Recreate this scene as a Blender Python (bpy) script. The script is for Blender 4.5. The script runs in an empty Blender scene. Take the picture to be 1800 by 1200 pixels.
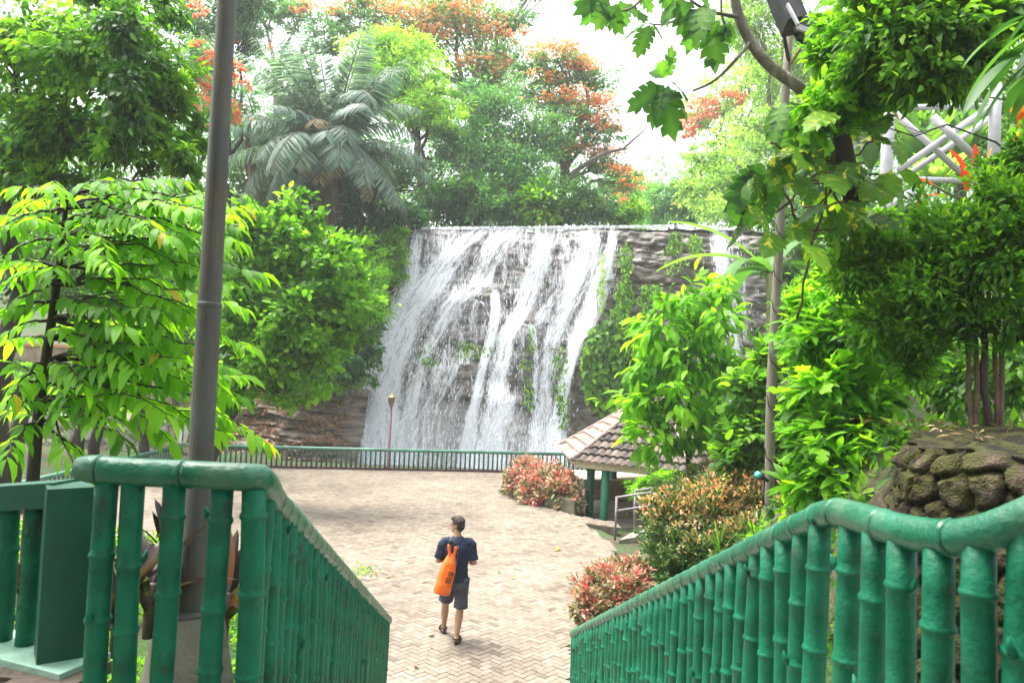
import bpy, math, random
import numpy as np
from mathutils import Vector, Matrix, noise as mnoise

C = bpy.context.scene.collection
PI = math.pi
R = random.Random(7)
RNG = np.random.default_rng(11)

# ------------------------------------------------------------------ camera frame
F = 1300.0                      # focal length in photo pixels (1800 wide)
CAMZ = 4.04
PITCH = math.radians(1.76)
ROLL = math.radians(2.6)
_r0 = Vector((1, 0, 0)); _f = Vector((0, math.cos(PITCH), math.sin(PITCH))); _u0 = Vector((0, -math.sin(PITCH), math.cos(PITCH)))
_rt = _r0 * math.cos(ROLL) + _u0 * math.sin(ROLL)
_up = _u0 * math.cos(ROLL) - _r0 * math.sin(ROLL)
CAM = Vector((0, 0, CAMZ))

def ray(px, py):
    return _f + _rt * ((px - 900) / F) + _up * ((600 - py) / F)
def P(px, py, D):               # a point D metres ahead
    d = ray(px, py); return CAM + d * (D / d.y)
def G(px, py, z=0.0):           # a point on the level z
    d = ray(px, py); return CAM + d * ((z - CAMZ) / d.z)

# ------------------------------------------------------------------ object helpers
def tag(o, label=None, cat=None, group=None, kind=None):
    if label: o['label'] = label
    if cat: o['category'] = cat
    if group: o['group'] = group
    if kind: o['kind'] = kind
    return o
def thing(name, label, cat, loc=(0, 0, 0), group=None, rz=0.0):
    o = bpy.data.objects.new(name, None); C.objects.link(o)
    o.location = loc; o.rotation_euler = (0, 0, rz); o.empty_display_size = 0.2
    return tag(o, label, cat, group)
def link(name, me, parent=None, mats=()):
    o = bpy.data.objects.new(name, me); C.objects.link(o)
    for m in mats: me.materials.append(m)
    if parent is not None:
        o.parent = parent
        o.matrix_parent_inverse = Matrix.Translation(-Vector(parent.location)) if parent.type == 'EMPTY' and parent.rotation_euler.z == 0 else Matrix.Identity(4)
    return o

class MB:
    """collects shapes, builds ONE mesh object (world coordinates)"""
    def __init__(s): s.v = []; s.f = []; s.m = []; s.uv = None
    def add(s, vs, fs, mi=0):
        b = len(s.v); s.v.extend([tuple(x) for x in vs])
        for f in fs: s.f.append(tuple(i + b for i in f)); s.m.append(mi)
    def box(s, c, size, mi=0, rz=0.0, M=None):
        hx, hy, hz = size[0] / 2, size[1] / 2, size[2] / 2
        vs = [Vector((x, y, z)) for z in (-hz, hz) for y in (-hy, hy) for x in (-hx, hx)]
        if M is None: M = Matrix.Rotation(rz, 3, 'Z')
        c = Vector(c); vs = [M @ v + c for v in vs]
        s.add(vs, [(0, 2, 3, 1), (4, 5, 7, 6), (0, 1, 5, 4), (2, 6, 7, 3), (0, 4, 6, 2), (1, 3, 7, 5)], mi)
    def frustum(s, c, a, b, h, mi=0, rz=0.0):
        Mr = Matrix.Rotation(rz, 3, 'Z'); c = Vector(c)
        vs = [Mr @ Vector((x * a, y * a, 0)) + c for x, y in ((-1, -1), (1, -1), (1, 1), (-1, 1))] + \
             [Mr @ Vector((x * b, y * b, h)) + c for x, y in ((-1, -1), (1, -1), (1, 1), (-1, 1))]
        s.add(vs, [(3, 2, 1, 0), (4, 5, 6, 7), (0, 1, 5, 4), (1, 2, 6, 5), (2, 3, 7, 6), (3, 0, 4, 7)], mi)
    def beam(s, a, b, w, h, mi=0):
        a = Vector(a); b = Vector(b); d = b - a; L = d.length; d.normalize()
        x = d.cross(Vector((0, 0, 1)));
        if x.length < 1e-4: x = Vector((1, 0, 0))
        x.normalize(); z = x.cross(d)
        M = Matrix((x, d, z)).transposed()
        s.box((a + b) / 2, (w, L, h), mi, M=M)
    def tube(s, pts, rad, n=8, mi=0, cap=True, mifn=None, flat=1.0):
        pts = [Vector(p) for p in pts]
        if not isinstance(rad, (list, tuple, np.ndarray)): rad = [rad] * len(pts)
        t0 = (pts[1] - pts[0]).normalized()
        u = t0.cross(Vector((0, 0, 1)))
        if u.length < 1e-3: u = Vector((1, 0, 0))
        u.normalize(); b = len(s.v)
        for i, p in enumerate(pts):
            t = (pts[min(i + 1, len(pts) - 1)] - pts[max(i - 1, 0)])
            if t.length < 1e-9: t = t0
            t = t.normalized()
            u = (u - t * u.dot(t))
            if u.length < 1e-6: u = t.orthogonal()
            u.normalize(); w = t.cross(u)
            for k in range(n):
                a = 2 * PI * k / n
                s.v.append(tuple(p + (u * math.cos(a) + w * math.sin(a) * flat) * rad[i]))
        for i in range(len(pts) - 1):
            m_ = mi if mifn is None else mifn(i)
            for k in range(n):
                k2 = (k + 1) % n
                s.f.append((b + i * n + k, b + i * n + k2, b + (i + 1) * n + k2, b + (i + 1) * n + k)); s.m.append(m_)
        if cap:
            s.f.append(tuple(b + k for k in range(n - 1, -1, -1))); s.m.append(mi)
            e = b + (len(pts) - 1) * n
            s.f.append(tuple(e + k for k in range(n))); s.m.append(mi)
    def ball(s, c, r, nu=10, nv=7, mi=0):
        c = Vector(c)
        if not isinstance(r, (tuple, list)): r = (r, r, r)
        vs = []; fs = []
        for j in range(1, nv):
            th = PI * j / nv
            for i in range(nu):
                a = 2 * PI * i / nu
                vs.append(c + Vector((r[0] * math.sin(th) * math.cos(a), r[1] * math.sin(th) * math.sin(a), r[2] * math.cos(th))))
        top = len(vs); vs.append(c + Vector((0, 0, r[2]))); vs.append(c - Vector((0, 0, r[2])))
        for j in range(nv - 2):
            for i in range(nu):
                i2 = (i + 1) % nu
                fs.append((j * nu + i, (j + 1) * nu + i, (j + 1) * nu + i2, j * nu + i2))
        for i in range(nu):
            fs.append((top, i, (i + 1) % nu)); fs.append((top + 1, (nv - 2) * nu + (i + 1) % nu, (nv - 2) * nu + i))
        s.add(vs, fs, mi)
    def mesh(s, name, smooth=True):
        me = bpy.data.meshes.new(name); me.from_pydata(s.v, [], s.f)
        if any(s.m): me.polygons.foreach_set('material_index', s.m)
        if smooth: me.polygons.foreach_set('use_smooth', [True] * len(me.polygons))
        me.update(); return me
    def build(s, name, mats, parent=None, smooth=True, auto=None):
        me = s.mesh(name, smooth)
        if not isinstance(mats, (list, tuple)): mats = [mats]
        o = link(name, me, parent, mats)
        if smooth and auto:
            me.set_sharp_from_angle(angle=math.radians(auto))
        return o

def np_mesh(name, V, T, mats, parent=None, rnd=None, smooth=True, attrs=None, uv=None):
    V = np.ascontiguousarray(V, dtype=np.float32); T = np.ascontiguousarray(T, dtype=np.int32)
    k = T.shape[1]; me = bpy.data.meshes.new(name)
    me.vertices.add(len(V)); me.vertices.foreach_set('co', V.ravel())
    me.loops.add(T.size); me.loops.foreach_set('vertex_index', T.ravel())
    me.polygons.add(len(T))
    me.polygons.foreach_set('loop_start', np.arange(0, T.size, k, dtype=np.int32))
    me.polygons.foreach_set('loop_total', np.full(len(T), k, dtype=np.int32))
    me.polygons.foreach_set('use_smooth', np.full(len(T), smooth, dtype=bool))
    A = dict(attrs or {})
    if rnd is not None: A['rnd'] = rnd
    for an, arr in A.items():
        at = me.attributes.new(an, 'FLOAT', 'POINT'); at.data.foreach_set('value', np.ascontiguousarray(arr, dtype=np.float32))
    if uv is not None:
        ul = me.uv_layers.new(name='UVMap'); ul.data.foreach_set('uv', np.ascontiguousarray(uv[T.ravel()], dtype=np.float32).ravel())
    me.update(); me.validate()
    if not isinstance(mats, (list, tuple)): mats = [mats]
    return link(name, me, parent, mats)

# ------------------------------------------------------------------ noise (numpy)
def _hash(ix, iy, iz):
    h = (ix * 374761393 + iy * 668265263 + iz * 1274126177) & 0xffffffff
    h = ((h ^ (h >> 13)) * 1274126177) & 0xffffffff
    return ((h ^ (h >> 16)) & 0xffff) / 65535.0
def vnoise(x, y, z=0.0):
    x, y, z = np.broadcast_arrays(np.asarray(x, float), np.asarray(y, float), np.asarray(z, float))
    fx, fy, fz = np.floor(x), np.floor(y), np.floor(z)
    ix, iy, iz = fx.astype(np.int64), fy.astype(np.int64), fz.astype(np.int64)
    tx, ty, tz = x - fx, y - fy, z - fz
    tx, ty, tz = tx*tx*(3-2*tx), ty*ty*(3-2*ty), tz*tz*(3-2*tz)
    o = 0
    for a in (0, 1):
        for b in (0, 1):
            for c in (0, 1):
                w = (tx if a else 1-tx) * (ty if b else 1-ty) * (tz if c else 1-tz)
                o = o + w * _hash(ix+a, iy+b, iz+c)
    return o
def fbm(x, y, z=0.0, oct=4):
    s = 0; a = 0.5; k = 1.0
    for i in range(oct):
        s = s + a * vnoise(x*k + 17.3*i, y*k + 5.1*i, np.asarray(z)*k); a *= .5; k *= 2.03
    return s
def sstep(a, b, x):
    t = np.clip((np.asarray(x, float) - a) / (b - a), 0, 1); return t*t*(3-2*t)

# ------------------------------------------------------------------ materials
def newmat(name):
    m = bpy.data.materials.new(name); m.use_nodes = True
    nt = m.node_tree; nt.nodes.clear()
    out = nt.nodes.new('ShaderNodeOutputMaterial')
    return m, nt, out
def nd(nt, typ, **kw):
    n = nt.nodes.new(typ)
    for k, v in kw.items():
        if k.startswith('i_'):
            n.inputs[k[2:].replace('_', ' ')].default_value = v
        else: setattr(n, k, v)
    return n
def ramp(nt, stops, interp='LINEAR'):
    n = nt.nodes.new('ShaderNodeValToRGB'); n.color_ramp.interpolation = interp
    e = n.color_ramp.elements
    while len(e) < len(stops): e.new(0.5)
    for el, (p, c) in zip(e, stops):
        el.position = p; el.color = (c[0], c[1], c[2], 1.0) if not isinstance(c, (int, float)) else (c, c, c, 1)
    return n
def solid(name, stops, scale=4.0, rough=.6, bump=.15, bscale=None, detail=6, spec=.4, metal=0.0, stretch=(1, 1, 1), rvar=.15, coat=0.0, dirt=None):
    """noise-mottled opaque material; dirt = (colour, amount, scale)"""
    m, nt, out = newmat(name); L = nt.links.new
    tc = nd(nt, 'ShaderNodeTexCoord'); mp = nd(nt, 'ShaderNodeMapping'); mp.inputs['Scale'].default_value = stretch
    L(tc.outputs['Object'], mp.inputs['Vector'])
    n1 = nd(nt, 'ShaderNodeTexNoise'); n1.inputs['Scale'].default_value = scale; n1.inputs['Detail'].default_value = detail
    L(mp.outputs[0], n1.inputs['Vector'])
    cr = ramp(nt, stops); L(n1.outputs['Fac'], cr.inputs[0])
    col = cr.outputs[0]
    if dirt:
        n3 = nd(nt, 'ShaderNodeTexNoise'); n3.inputs['Scale'].default_value = dirt[2]; n3.inputs['Detail'].default_value = 8
        n3.inputs['Roughness'].default_value = .65
        L(mp.outputs[0], n3.inputs['Vector'])
        r3 = ramp(nt, [(.5, 0), (.68, dirt[1])]); L(n3.outputs['Fac'], r3.inputs[0])
        mx = nd(nt, 'ShaderNodeMix', data_type='RGBA'); L(r3.outputs[0], mx.inputs[0]); L(col, mx.inputs[6]); mx.inputs[7].default_value = (*dirt[0], 1)
        col = mx.outputs[2]
    b = nd(nt, 'ShaderNodeBsdfPrincipled'); L(col, b.inputs['Base Color'])
    b.inputs['Specular IOR Level'].default_value = spec; b.inputs['Metallic'].default_value = metal; b.inputs['Coat Weight'].default_value = coat
    rr = nd(nt, 'ShaderNodeMapRange'); L(n1.outputs['Fac'], rr.inputs[0]); rr.inputs[1].default_value = .3; rr.inputs[2].default_value = .7
    rr.inputs[3].default_value = max(0, rough - rvar); rr.inputs[4].default_value = min(1, rough + rvar); L(rr.outputs[0], b.inputs['Roughness'])
    if bump:
        n2 = nd(nt, 'ShaderNodeTexNoise'); n2.inputs['Scale'].default_value = bscale or scale * 4; n2.inputs['Detail'].default_value = 5
        L(mp.outputs[0], n2.inputs['Vector'])
        bp = nd(nt, 'ShaderNodeBump'); bp.inputs['Strength'].default_value = bump; bp.inputs['Distance'].default_value = .05
        L(n2.outputs['Fac'], bp.inputs['Height']); L(bp.outputs[0], b.inputs['Normal'])
    L(b.outputs[0], out.inputs[0])
    return m
def attr_mat(name, stops, rough=.7, nscale=6, namt=.35, bump=.3, bscale=30, spec=.3, extra=None):
    """colour from the per-piece attribute 'rnd', mottled by noise; extra=(colour, attr) mixes a second attribute"""
    m, nt, out = newmat(name); L = nt.links.new
    at = nd(nt, 'ShaderNodeAttribute', attribute_name='rnd'); cr = ramp(nt, stops); L(at.outputs['Fac'], cr.inputs[0])
    tc = nd(nt, 'ShaderNodeTexCoord'); n1 = nd(nt, 'ShaderNodeTexNoise'); n1.inputs['Scale'].default_value = nscale; n1.inputs['Detail'].default_value = 7
    n1.inputs['Roughness'].default_value = .62
    L(tc.outputs['Object'], n1.inputs['Vector'])
    mr = nd(nt, 'ShaderNodeMapRange'); L(n1.outputs['Fac'], mr.inputs[0]); mr.inputs[1].default_value = .3; mr.inputs[2].default_value = .7
    mr.inputs[3].default_value = 1 - namt; mr.inputs[4].default_value = 1 + namt
    hs = nd(nt, 'ShaderNodeHueSaturation'); L(cr.outputs[0], hs.inputs['Color']); L(mr.outputs[0], hs.inputs['Value'])
    col = hs.outputs[0]
    if extra:
        a2 = nd(nt, 'ShaderNodeAttribute', attribute_name=extra[1])
        mx = nd(nt, 'ShaderNodeMix', data_type='RGBA'); L(a2.outputs['Fac'], mx.inputs[0]); L(col, mx.inputs[6]); mx.inputs[7].default_value = (*extra[0], 1); col = mx.outputs[2]
    b = nd(nt, 'ShaderNodeBsdfPrincipled'); L(col, b.inputs['Base Color']); b.inputs['Roughness'].default_value = rough; b.inputs['Specular IOR Level'].default_value = spec
    n2 = nd(nt, 'ShaderNodeTexNoise'); n2.inputs['Scale'].default_value = bscale; n2.inputs['Detail'].default_value = 6; L(tc.outputs['Object'], n2.inputs['Vector'])
    bp = nd(nt, 'ShaderNodeBump'); bp.inputs['Strength'].default_value = bump; bp.inputs['Distance'].default_value = .05
    L(n2.outputs['Fac'], bp.inputs['Height']); L(bp.outputs[0], b.inputs['Normal']); L(b.outputs[0], out.inputs[0])
    return m
def leaf_mat(name, stops, trans=.45, rough=.42, spec=.28, tboost=(1.5, 1.6, .6), fleck=None):
    m, nt, out = newmat(name); L = nt.links.new
    at = nd(nt, 'ShaderNodeAttribute', attribute_name='rnd'); cr = ramp(nt, stops); L(at.outputs['Fac'], cr.inputs[0])
    if fleck:
        tc = nd(nt, 'ShaderNodeTexCoord'); n1 = nd(nt, 'ShaderNodeTexNoise'); n1.inputs['Scale'].default_value = fleck[1]; n1.inputs['Detail'].default_value = 5; n1.inputs['Distortion'].default_value = 1.5; L(tc.outputs['Object'], n1.inputs[0])
        fr = ramp(nt, [(fleck[2], 0), (fleck[2] + .04, 1)]); L(n1.outputs['Fac'], fr.inputs[0]); fm = nd(nt, 'ShaderNodeMix', data_type='RGBA'); L(fr.outputs[0], fm.inputs[0]); L(cr.outputs[0], fm.inputs[6]); fm.inputs[7].default_value = (*fleck[0], 1)
        class _O: outputs = [fm.outputs[2]]
        cr = _O
    b = nd(nt, 'ShaderNodeBsdfPrincipled'); L(cr.outputs[0], b.inputs['Base Color']); b.inputs['Roughness'].default_value = rough + .08
    b.inputs['Specular IOR Level'].default_value = spec
    mu = nd(nt, 'ShaderNodeMix', data_type='RGBA', blend_type='MULTIPLY'); mu.inputs[0].default_value = 1.0
    L(cr.outputs[0], mu.inputs[6]); mu.inputs[7].default_value = (*tboost, 1)
    t = nd(nt, 'ShaderNodeBsdfTranslucent'); L(mu.outputs[2], t.inputs['Color'])
    mx = nd(nt, 'ShaderNodeMixShader'); mx.inputs[0].default_value = trans
    L(b.outputs[0], mx.inputs[1]); L(t.outputs[0], mx.inputs[2]); L(mx.outputs[0], out.inputs[0])
    return m

# greens --------------------------------------------------------------
def greens(d, m, l, pre=(), post=()):
    k = lambda c, s: tuple(min(.62, v*s) for v in c)
    return list(pre) + [(.12, k(d, 1.35)), (.55, k(m, 1.25)), (.9, k(l, 1.15))] + list(post)
LM = dict(
    lime=leaf_mat('leaf_lime', greens((.045, .14, .012), (.15, .36, .02), (.28, .52, .03), post=[(.97, (.30, .54, .03)), (.985, (.46, .34, .02))]), .64, tboost=(1.5, 1.5, .5)),
    mid=leaf_mat('leaf_mid', greens((.022, .07, .014), (.085, .21, .02), (.21, .38, .03)), .55),
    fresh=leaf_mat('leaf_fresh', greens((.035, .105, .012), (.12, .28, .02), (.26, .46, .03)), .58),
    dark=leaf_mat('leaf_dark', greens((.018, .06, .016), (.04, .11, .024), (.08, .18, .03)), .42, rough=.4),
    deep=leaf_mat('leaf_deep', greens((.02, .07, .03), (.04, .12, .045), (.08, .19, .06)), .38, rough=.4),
    pale=leaf_mat('leaf_pale', greens((.09, .18, .05), (.20, .33, .09), (.36, .48, .15)), .58),
    yellowish=leaf_mat('leaf_yellowish', greens((.10, .22, .025), (.22, .40, .05), (.36, .52, .07)), .55),
    bluegreen=leaf_mat('leaf_bluegreen', greens((.045, .13, .06), (.09, .22, .09), (.16, .31, .11)), .5),
    palm=leaf_mat('leaf_palm', greens((.05, .10, .08), (.14, .21, .17), (.34, .42, .36)), .38, rough=.4, tboost=(1.2, 1.4, .9)),
    tan=leaf_mat('leaf_tan', [(.1, (.16, .11, .06)), (.6, (.36, .28, .16)), (.95, (.5, .42, .26))], .35, rough=.7, tboost=(1.2, 1.1, .8)),
    blossom=leaf_mat('blossom_orange', [(.1, (.90, .34, .10)), (.5, (.94, .48, .20)), (.9, (.96, .64, .38))], .68, rough=.6, tboost=(1.05, 1, .9)),
    blossom_pink=leaf_mat('blossom_red', [(.1, (.88, .25, .12)), (.5, (.92, .38, .22)), (.9, (.95, .55, .40))], .68, rough=.6, tboost=(1.05, 1, .9)),
    orange_tip=leaf_mat('leaf_orange_tip', [(.05, (.025, .075, .02)), (.40, (.07, .18, .04)), (.55, (.20, .27, .10)), (.68, (.62, .44, .28)), (.80, (.72, .36, .18)), (.92, (.80, .40, .16)), (.99, (.80, .62, .46))], .4, rough=.32, tboost=(1.3, 1.1, .6)),
    red_tip=leaf_mat('leaf_red_tip', [(.05, (.06, .10, .03)), (.25, (.16, .20, .08)), (.42, (.34, .36, .18)), (.58, (.60, .42, .33)), (.72, (.50, .15, .13)), (.84, (.58, .09, .09)), (.97, (.74, .58, .46))], .38, rough=.38, tboost=(1.2, .9, .7)),
    shrub_tip=leaf_mat('leaf_shrub_tip', [(.1, (.04, .12, .016)), (.45, (.10, .26, .02)), (.75, (.20, .42, .03)), (.92, (.32, .52, .04)), (.945, (.7, .26, .07)), (1, (.75, .42, .12))], .55, rough=.33),
    variegated=leaf_mat('leaf_variegated', [(.1, (.03, .09, .018)), (.5, (.08, .19, .022)), (.9, (.17, .34, .03))], .52, rough=.34, fleck=((.5, .48, .06), 8.0, .60)),
    lobed=leaf_mat('leaf_lobed', greens((.03, .09, .02), (.07, .18, .03), (.13, .28, .04)), .55, rough=.45, fleck=((.03, .085, .03), 5.0, .56)),
    purple=leaf_mat('leaf_purple', [(.1, (.02, .016, .018)), (.5, (.06, .025, .03)), (.8, (.06, .08, .05)), (.97, (.22, .08, .03))], .3, rough=.3),
    red=leaf_mat('leaf_red', [(.1, (.4, .03, .02)), (.6, (.65, .08, .03)), (.95, (.6, .25, .04))], .4, rough=.35, tboost=(1.2, .9, .6)),
    banana=leaf_mat('leaf_banana', greens((.045, .12, .03), (.085, .19, .045), (.15, .27, .07)), .45, rough=.35),
    litter=leaf_mat('leaf_litter', [(.05, (.10, .05, .03)), (.45, (.28, .10, .06)), (.7, (.36, .16, .10)), (.95, (.42, .34, .10))], .1, rough=.8, tboost=(1, 1, 1)),
)
BARK = solid('bark', [(.3, (.05, .04, .03)), (.7, (.14, .115, .09))], 5, .85, .5, 18, stretch=(1, 1, .35))
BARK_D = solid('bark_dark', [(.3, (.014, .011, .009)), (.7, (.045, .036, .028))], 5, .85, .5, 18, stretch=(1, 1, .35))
BARK_P = solid('bark_pale', [(.3, (.07, .058, .045)), (.55, (.15, .125, .10)), (.75, (.30, .275, .235))], 9, .85, .5, 22, stretch=(1, 1, .5))
PALMBARK = solid('palm_bark', [(.3, (.06, .045, .03)), (.7, (.22, .17, .12))], 6, .9, .8, 16, stretch=(1, 1, .25))

# ------------------------------------------------------------------ leaf templates (x across, y along, z up)
def T_simple(w=.42):
    V = np.array([(0, 0, 0), (-w/2, .45, .06), (0, 1, -.08), (w/2, .45, .06)], float)
    return V, np.array([(0, 2, 1), (0, 3, 2)])
def T_ovate(w=.42, curl=.14, fold=.1):
    V = [(0, 0, 0), (0, .33, .02), (0, .68, -.02), (0, 1, -curl)]
    for s in (-1, 1): V += [(s*w*.36, .16, fold*.4), (s*w*.5, .42, fold*.75), (s*w*.34, .74, fold*.3 - curl*.3)]
    T = []
    for b, fl in ((4, False), (7, True)):
        tr = [(0, 1, b), (1, b+1, b), (1, 2, b+1), (2, b+2, b+1), (2, 3, b+2)]
        T += [(a, c, d) if not fl else (a, d, c) for a, c, d in tr]
    return np.array(V, float), np.array(T)
def T_lobed(w=.8, nl=4, depth=.5, curl=.25, seed=1):
    rr = random.Random(seed); V = [(0, 0, 0)]; T = []
    ys = [0, .12] + [.12 + .7*(i+1)/nl for i in range(nl)]
    mids = []
    for y in ys: V.append((0, y, -curl*y*y)); mids.append(len(V)-1)
    V.append((0, 1, -curl)); tip = len(V)-1
    env = lambda y: w/2*(math.sin(PI*min(1, (y+.12)/1.15)**.8))**.75
    for s in (-1, 1):
        nots = []
        for y in ys[1:]:
            x = env(y)*(1-depth) if y > .13 else env(y)*.45
            yy = y + .02; V.append((s*x, yy, .10*x - curl*yy*yy)); nots.append(len(V)-1)
        for i in range(nl):
            ym = (ys[i+1]+ys[i+2])/2 + .13; x = env(ym-.08)*rr.uniform(.92, 1.08)
            V.append((s*x, ym, .02 - curl*ym*ym - .05*x)); t = len(V)-1
            xs = env(ym-.14)*.86; V.append((s*xs, ym-.13, .05 - curl*(ym-.13)**2)); t2 = len(V)-1
            a, b = mids[i+1], mids[i+2]
            fan = [a, nots[i], t2, t, nots[i+1], b]
            for k in range(1, 5):
                tri = (fan[0], fan[k], fan[k+1]); T.append(tri if s < 0 else tri[::-1])
        fan = [mids[1], nots[0], 0]; T.append(tuple(fan) if s > 0 else tuple(fan[::-1]))
        T.append((mids[-1], nots[-1], tip) if s < 0 else (tip, nots[-1], mids[-1]))
    return np.array(V, float), np.array(T)
def T_flower():
    V = []; T = []
    for k in range(3):
        a = k*PI/3; c, s_ = math.cos(a)*.5, math.sin(a)*.5
        b = len(V); V += [(-c, -s_+.5, .1*k), (c*.3, s_*.3+.2, .3), (c, s_+.5, .1), (-c*.3, .9, .25)]
        T += [(b, b+1, b+2), (b, b+2, b+3)]
    return np.array(V, float), np.array(T)
T_S = T_simple(); T_N = T_simple(.26); T_W = T_simple(.62); T_O = T_ovate(); T_ON = T_ovate(.34, .2, .08); T_OW = T_ovate(.62, .1, .08); T_F = T_flower()
T_LB = T_lobed(); T_MO = T_lobed(.85, 5, .28, .3, 5); T_TRI = T_lobed(.75, 2, .6, .15, 3)

def norm(a): return a / np.maximum(np.linalg.norm(a, axis=-1, keepdims=True), 1e-9)
def leaf_geo(Tm, pos, d, n, size, rnd):
    V0, T0 = Tm; pos = np.asarray(pos, float); N = len(pos)
    d = norm(np.asarray(d, float)); x = norm(np.cross(d, np.asarray(n, float))); z = np.cross(x, d)
    size = np.broadcast_to(np.asarray(size, float), (N,))[:, None, None]
    V = pos[:, None, :] + size*(V0[None, :, 0, None]*x[:, None, :] + V0[None, :, 1, None]*d[:, None, :] + V0[None, :, 2, None]*z[:, None, :])
    T = T0[None] + (np.arange(N)*len(V0))[:, None, None]
    return V.reshape(-1, 3), T.reshape(-1, 3), np.repeat(np.asarray(rnd, float), len(V0))
def leaves(name, Tm, pos, d, n, size, rnd, mat, parent=None):
    V, T, r = leaf_geo(Tm, pos, d, n, size, rnd); return np_mesh(name, V, T, mat, parent, rnd=r)
def merge_geo(parts):
    V = []; T = []; r = []; b = 0
    for v, t, q in parts:
        V.append(v); T.append(t + b); r.append(q); b += len(v)
    return np.concatenate(V), np.concatenate(T), np.concatenate(r)

def blob_world(blobs):
    """(px, py, rx, ry, D[, depth radius]) -> centres and radii in metres"""
    out = []
    for b in blobs:
        px, py, rx, ry, D = b[:5]; rd = b[5] if len(b) > 5 else (rx+ry)/2*D/F*.9
        out.append((P(px, py, D), (rx*D/F, rd, ry*D/F)))
    return out
def scatter(bw, n, rng, per=45, spread=.26, shell=.42, flat=.6, droop=.25, tilt=.55, up=1.0):
    """leaf positions in sub-clumps of ellipsoids, so that gaps stay between the clumps"""
    ar = np.array([(r[0]*r[2] + r[0]*r[1] + r[1]*r[2]) for _, r in bw]); ar = ar/ar.sum()
    P_, D_, N_, Q_, CL = [], [], [], [], []
    for (c, r), a in zip(bw, ar):
        m = max(per, int(n*a)); K = max(3, m//per)
        v = norm(rng.normal(size=(K, 3))); rad = rng.random(K)**shell
        cc = np.array(c) + v*(rad*(.68 + .62*rng.random(K)))[:, None]*np.array(r)
        ids = rng.integers(0, K, m); sz = spread*np.array(r).mean()*(.55+1.1*rng.random(K))
        off = rng.normal(size=(m, 3))*sz[ids][:, None]*np.array([1, 1, flat])*.62
        st = rng.random(m) < .07; off[st] *= 2.1
        p = cc[ids] + off
        outw = norm(cc[ids] - np.array(c)*.999 + off*.8)
        d = norm(outw + rng.normal(size=(m, 3))*.55 + np.array([0, 0, -droop]))
        nn = norm(np.array([0, 0, up]) + outw*.25 + rng.normal(size=(m, 3))*tilt)
        tone = rng.random(K)
        q = np.clip(.62*tone[ids] + .38*rng.random(m), 0, 1)
        P_.append(p); D_.append(d); N_.append(nn); Q_.append(q); CL.append(cc)
    return np.concatenate(P_), np.concatenate(D_), np.concatenate(N_), np.concatenate(Q_), CL
def wiggle(a, b, k=5, amp=.08, rr=R, sag=0.0):
    a, b = Vector(a), Vector(b); L = (b-a).length; out = []
    for i in range(k+1):
        t = i/k; p = a.lerp(b, t)
        if 0 < i < k: p += Vector((rr.uniform(-1, 1), rr.uniform(-1, 1), rr.uniform(-1, 1)))*L*amp
        p.z += sag*L*math.sin(PI*t); out.append(p)
    return out
def limbs(mb, base, fork, bw, CL, r0, rr=R, twigs=5, n=7, mi=0):
    """a trunk to the fork, a limb into every ellipsoid and twigs to its clumps"""
    base, fork = Vector(base), Vector(fork)
    tp = wiggle(base, fork, 6, .025, rr); mb.tube(tp, [r0*(1.25 if i == 0 else 1-.35*i/6) for i in range(7)], n+2, mi)
    for (c, r), cl in zip(bw, CL):
        c = Vector(c); st = fork if rr.random() < .6 else base.lerp(fork, rr.uniform(.6, .98))
        rl = max(.012, r0*.5*min(1, (r[0]/1.5)))
        lp = wiggle(st, c, 6, .06, rr, .06); mb.tube(lp, [rl*(1-.7*i/6) for i in range(7)], n, mi)
        for t in rr.sample(range(len(cl)), min(twigs, len(cl))):
            s_ = lp[rr.randint(3, 6)]; mb.tube(wiggle(s_, cl[t], 4, .09, rr), [rl*.3*(1-.7*i/4) for i in range(5)], 4, mi)
def plant(name, label, cat, blobs, n, Tm, size, lm, base=None, trunk=.08, bark=BARK, group=None, fork=None, seed=0, bloom=None,
          sc={}, crown='crown', twigs=5, svar=.35, trunkname='trunk', rndf=None):
    """one tree or bush: Empty > trunk, crown (, blossom)"""
    rng = np.random.default_rng(seed+101); rr = random.Random(seed)
    bw = blob_world(blobs); p, d, nn, q, CL = scatter(bw, n, rng, **sc)
    cen = sum((Vector(c) for c, _ in bw), Vector())/len(bw); low = min(c.z - r[2] for c, r in bw)
    if base is None: base = (cen.x, cen.y, low - .2)
    root = thing(name, label, cat, base, group)
    if rndf is not None: q = rndf(p, q, rng)
    s = size*(1 - svar + 2*svar*rng.random(len(p)))
    if isinstance(Tm, list):
        k = rng.integers(0, len(Tm), len(p))
        V, T, rn = merge_geo([leaf_geo(t, p[k == i], d[k == i], nn[k == i], s[k == i], q[k == i]) for i, t in enumerate(Tm)])
        np_mesh(crown, V, T, LM[lm], root, rnd=rn)
    else: leaves(crown, Tm, p, d, nn, s, q, LM[lm], root)
    if trunk:
        mb = MB()
        if fork is None: fork = (base[0]*.4 + cen.x*.6, base[1]*.4 + cen.y*.6, base[2]*.35 + cen.z*.65)
        limbs(mb, base, fork, bw, CL, trunk, rr, twigs); mb.build(trunkname, bark, root)
    if bloom:   # (blobs, n, size, material)
        bb = blob_world(bloom[0]); p, d, nn, q, _ = scatter(bb, bloom[1], rng, per=24, spread=.45, flat=.28, tilt=.4)
        leaves('blossom', T_F, p, d, nn, bloom[2]*(.6+.8*rng.random(len(p))), q, LM[bloom[3]], root)
    return root
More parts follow.
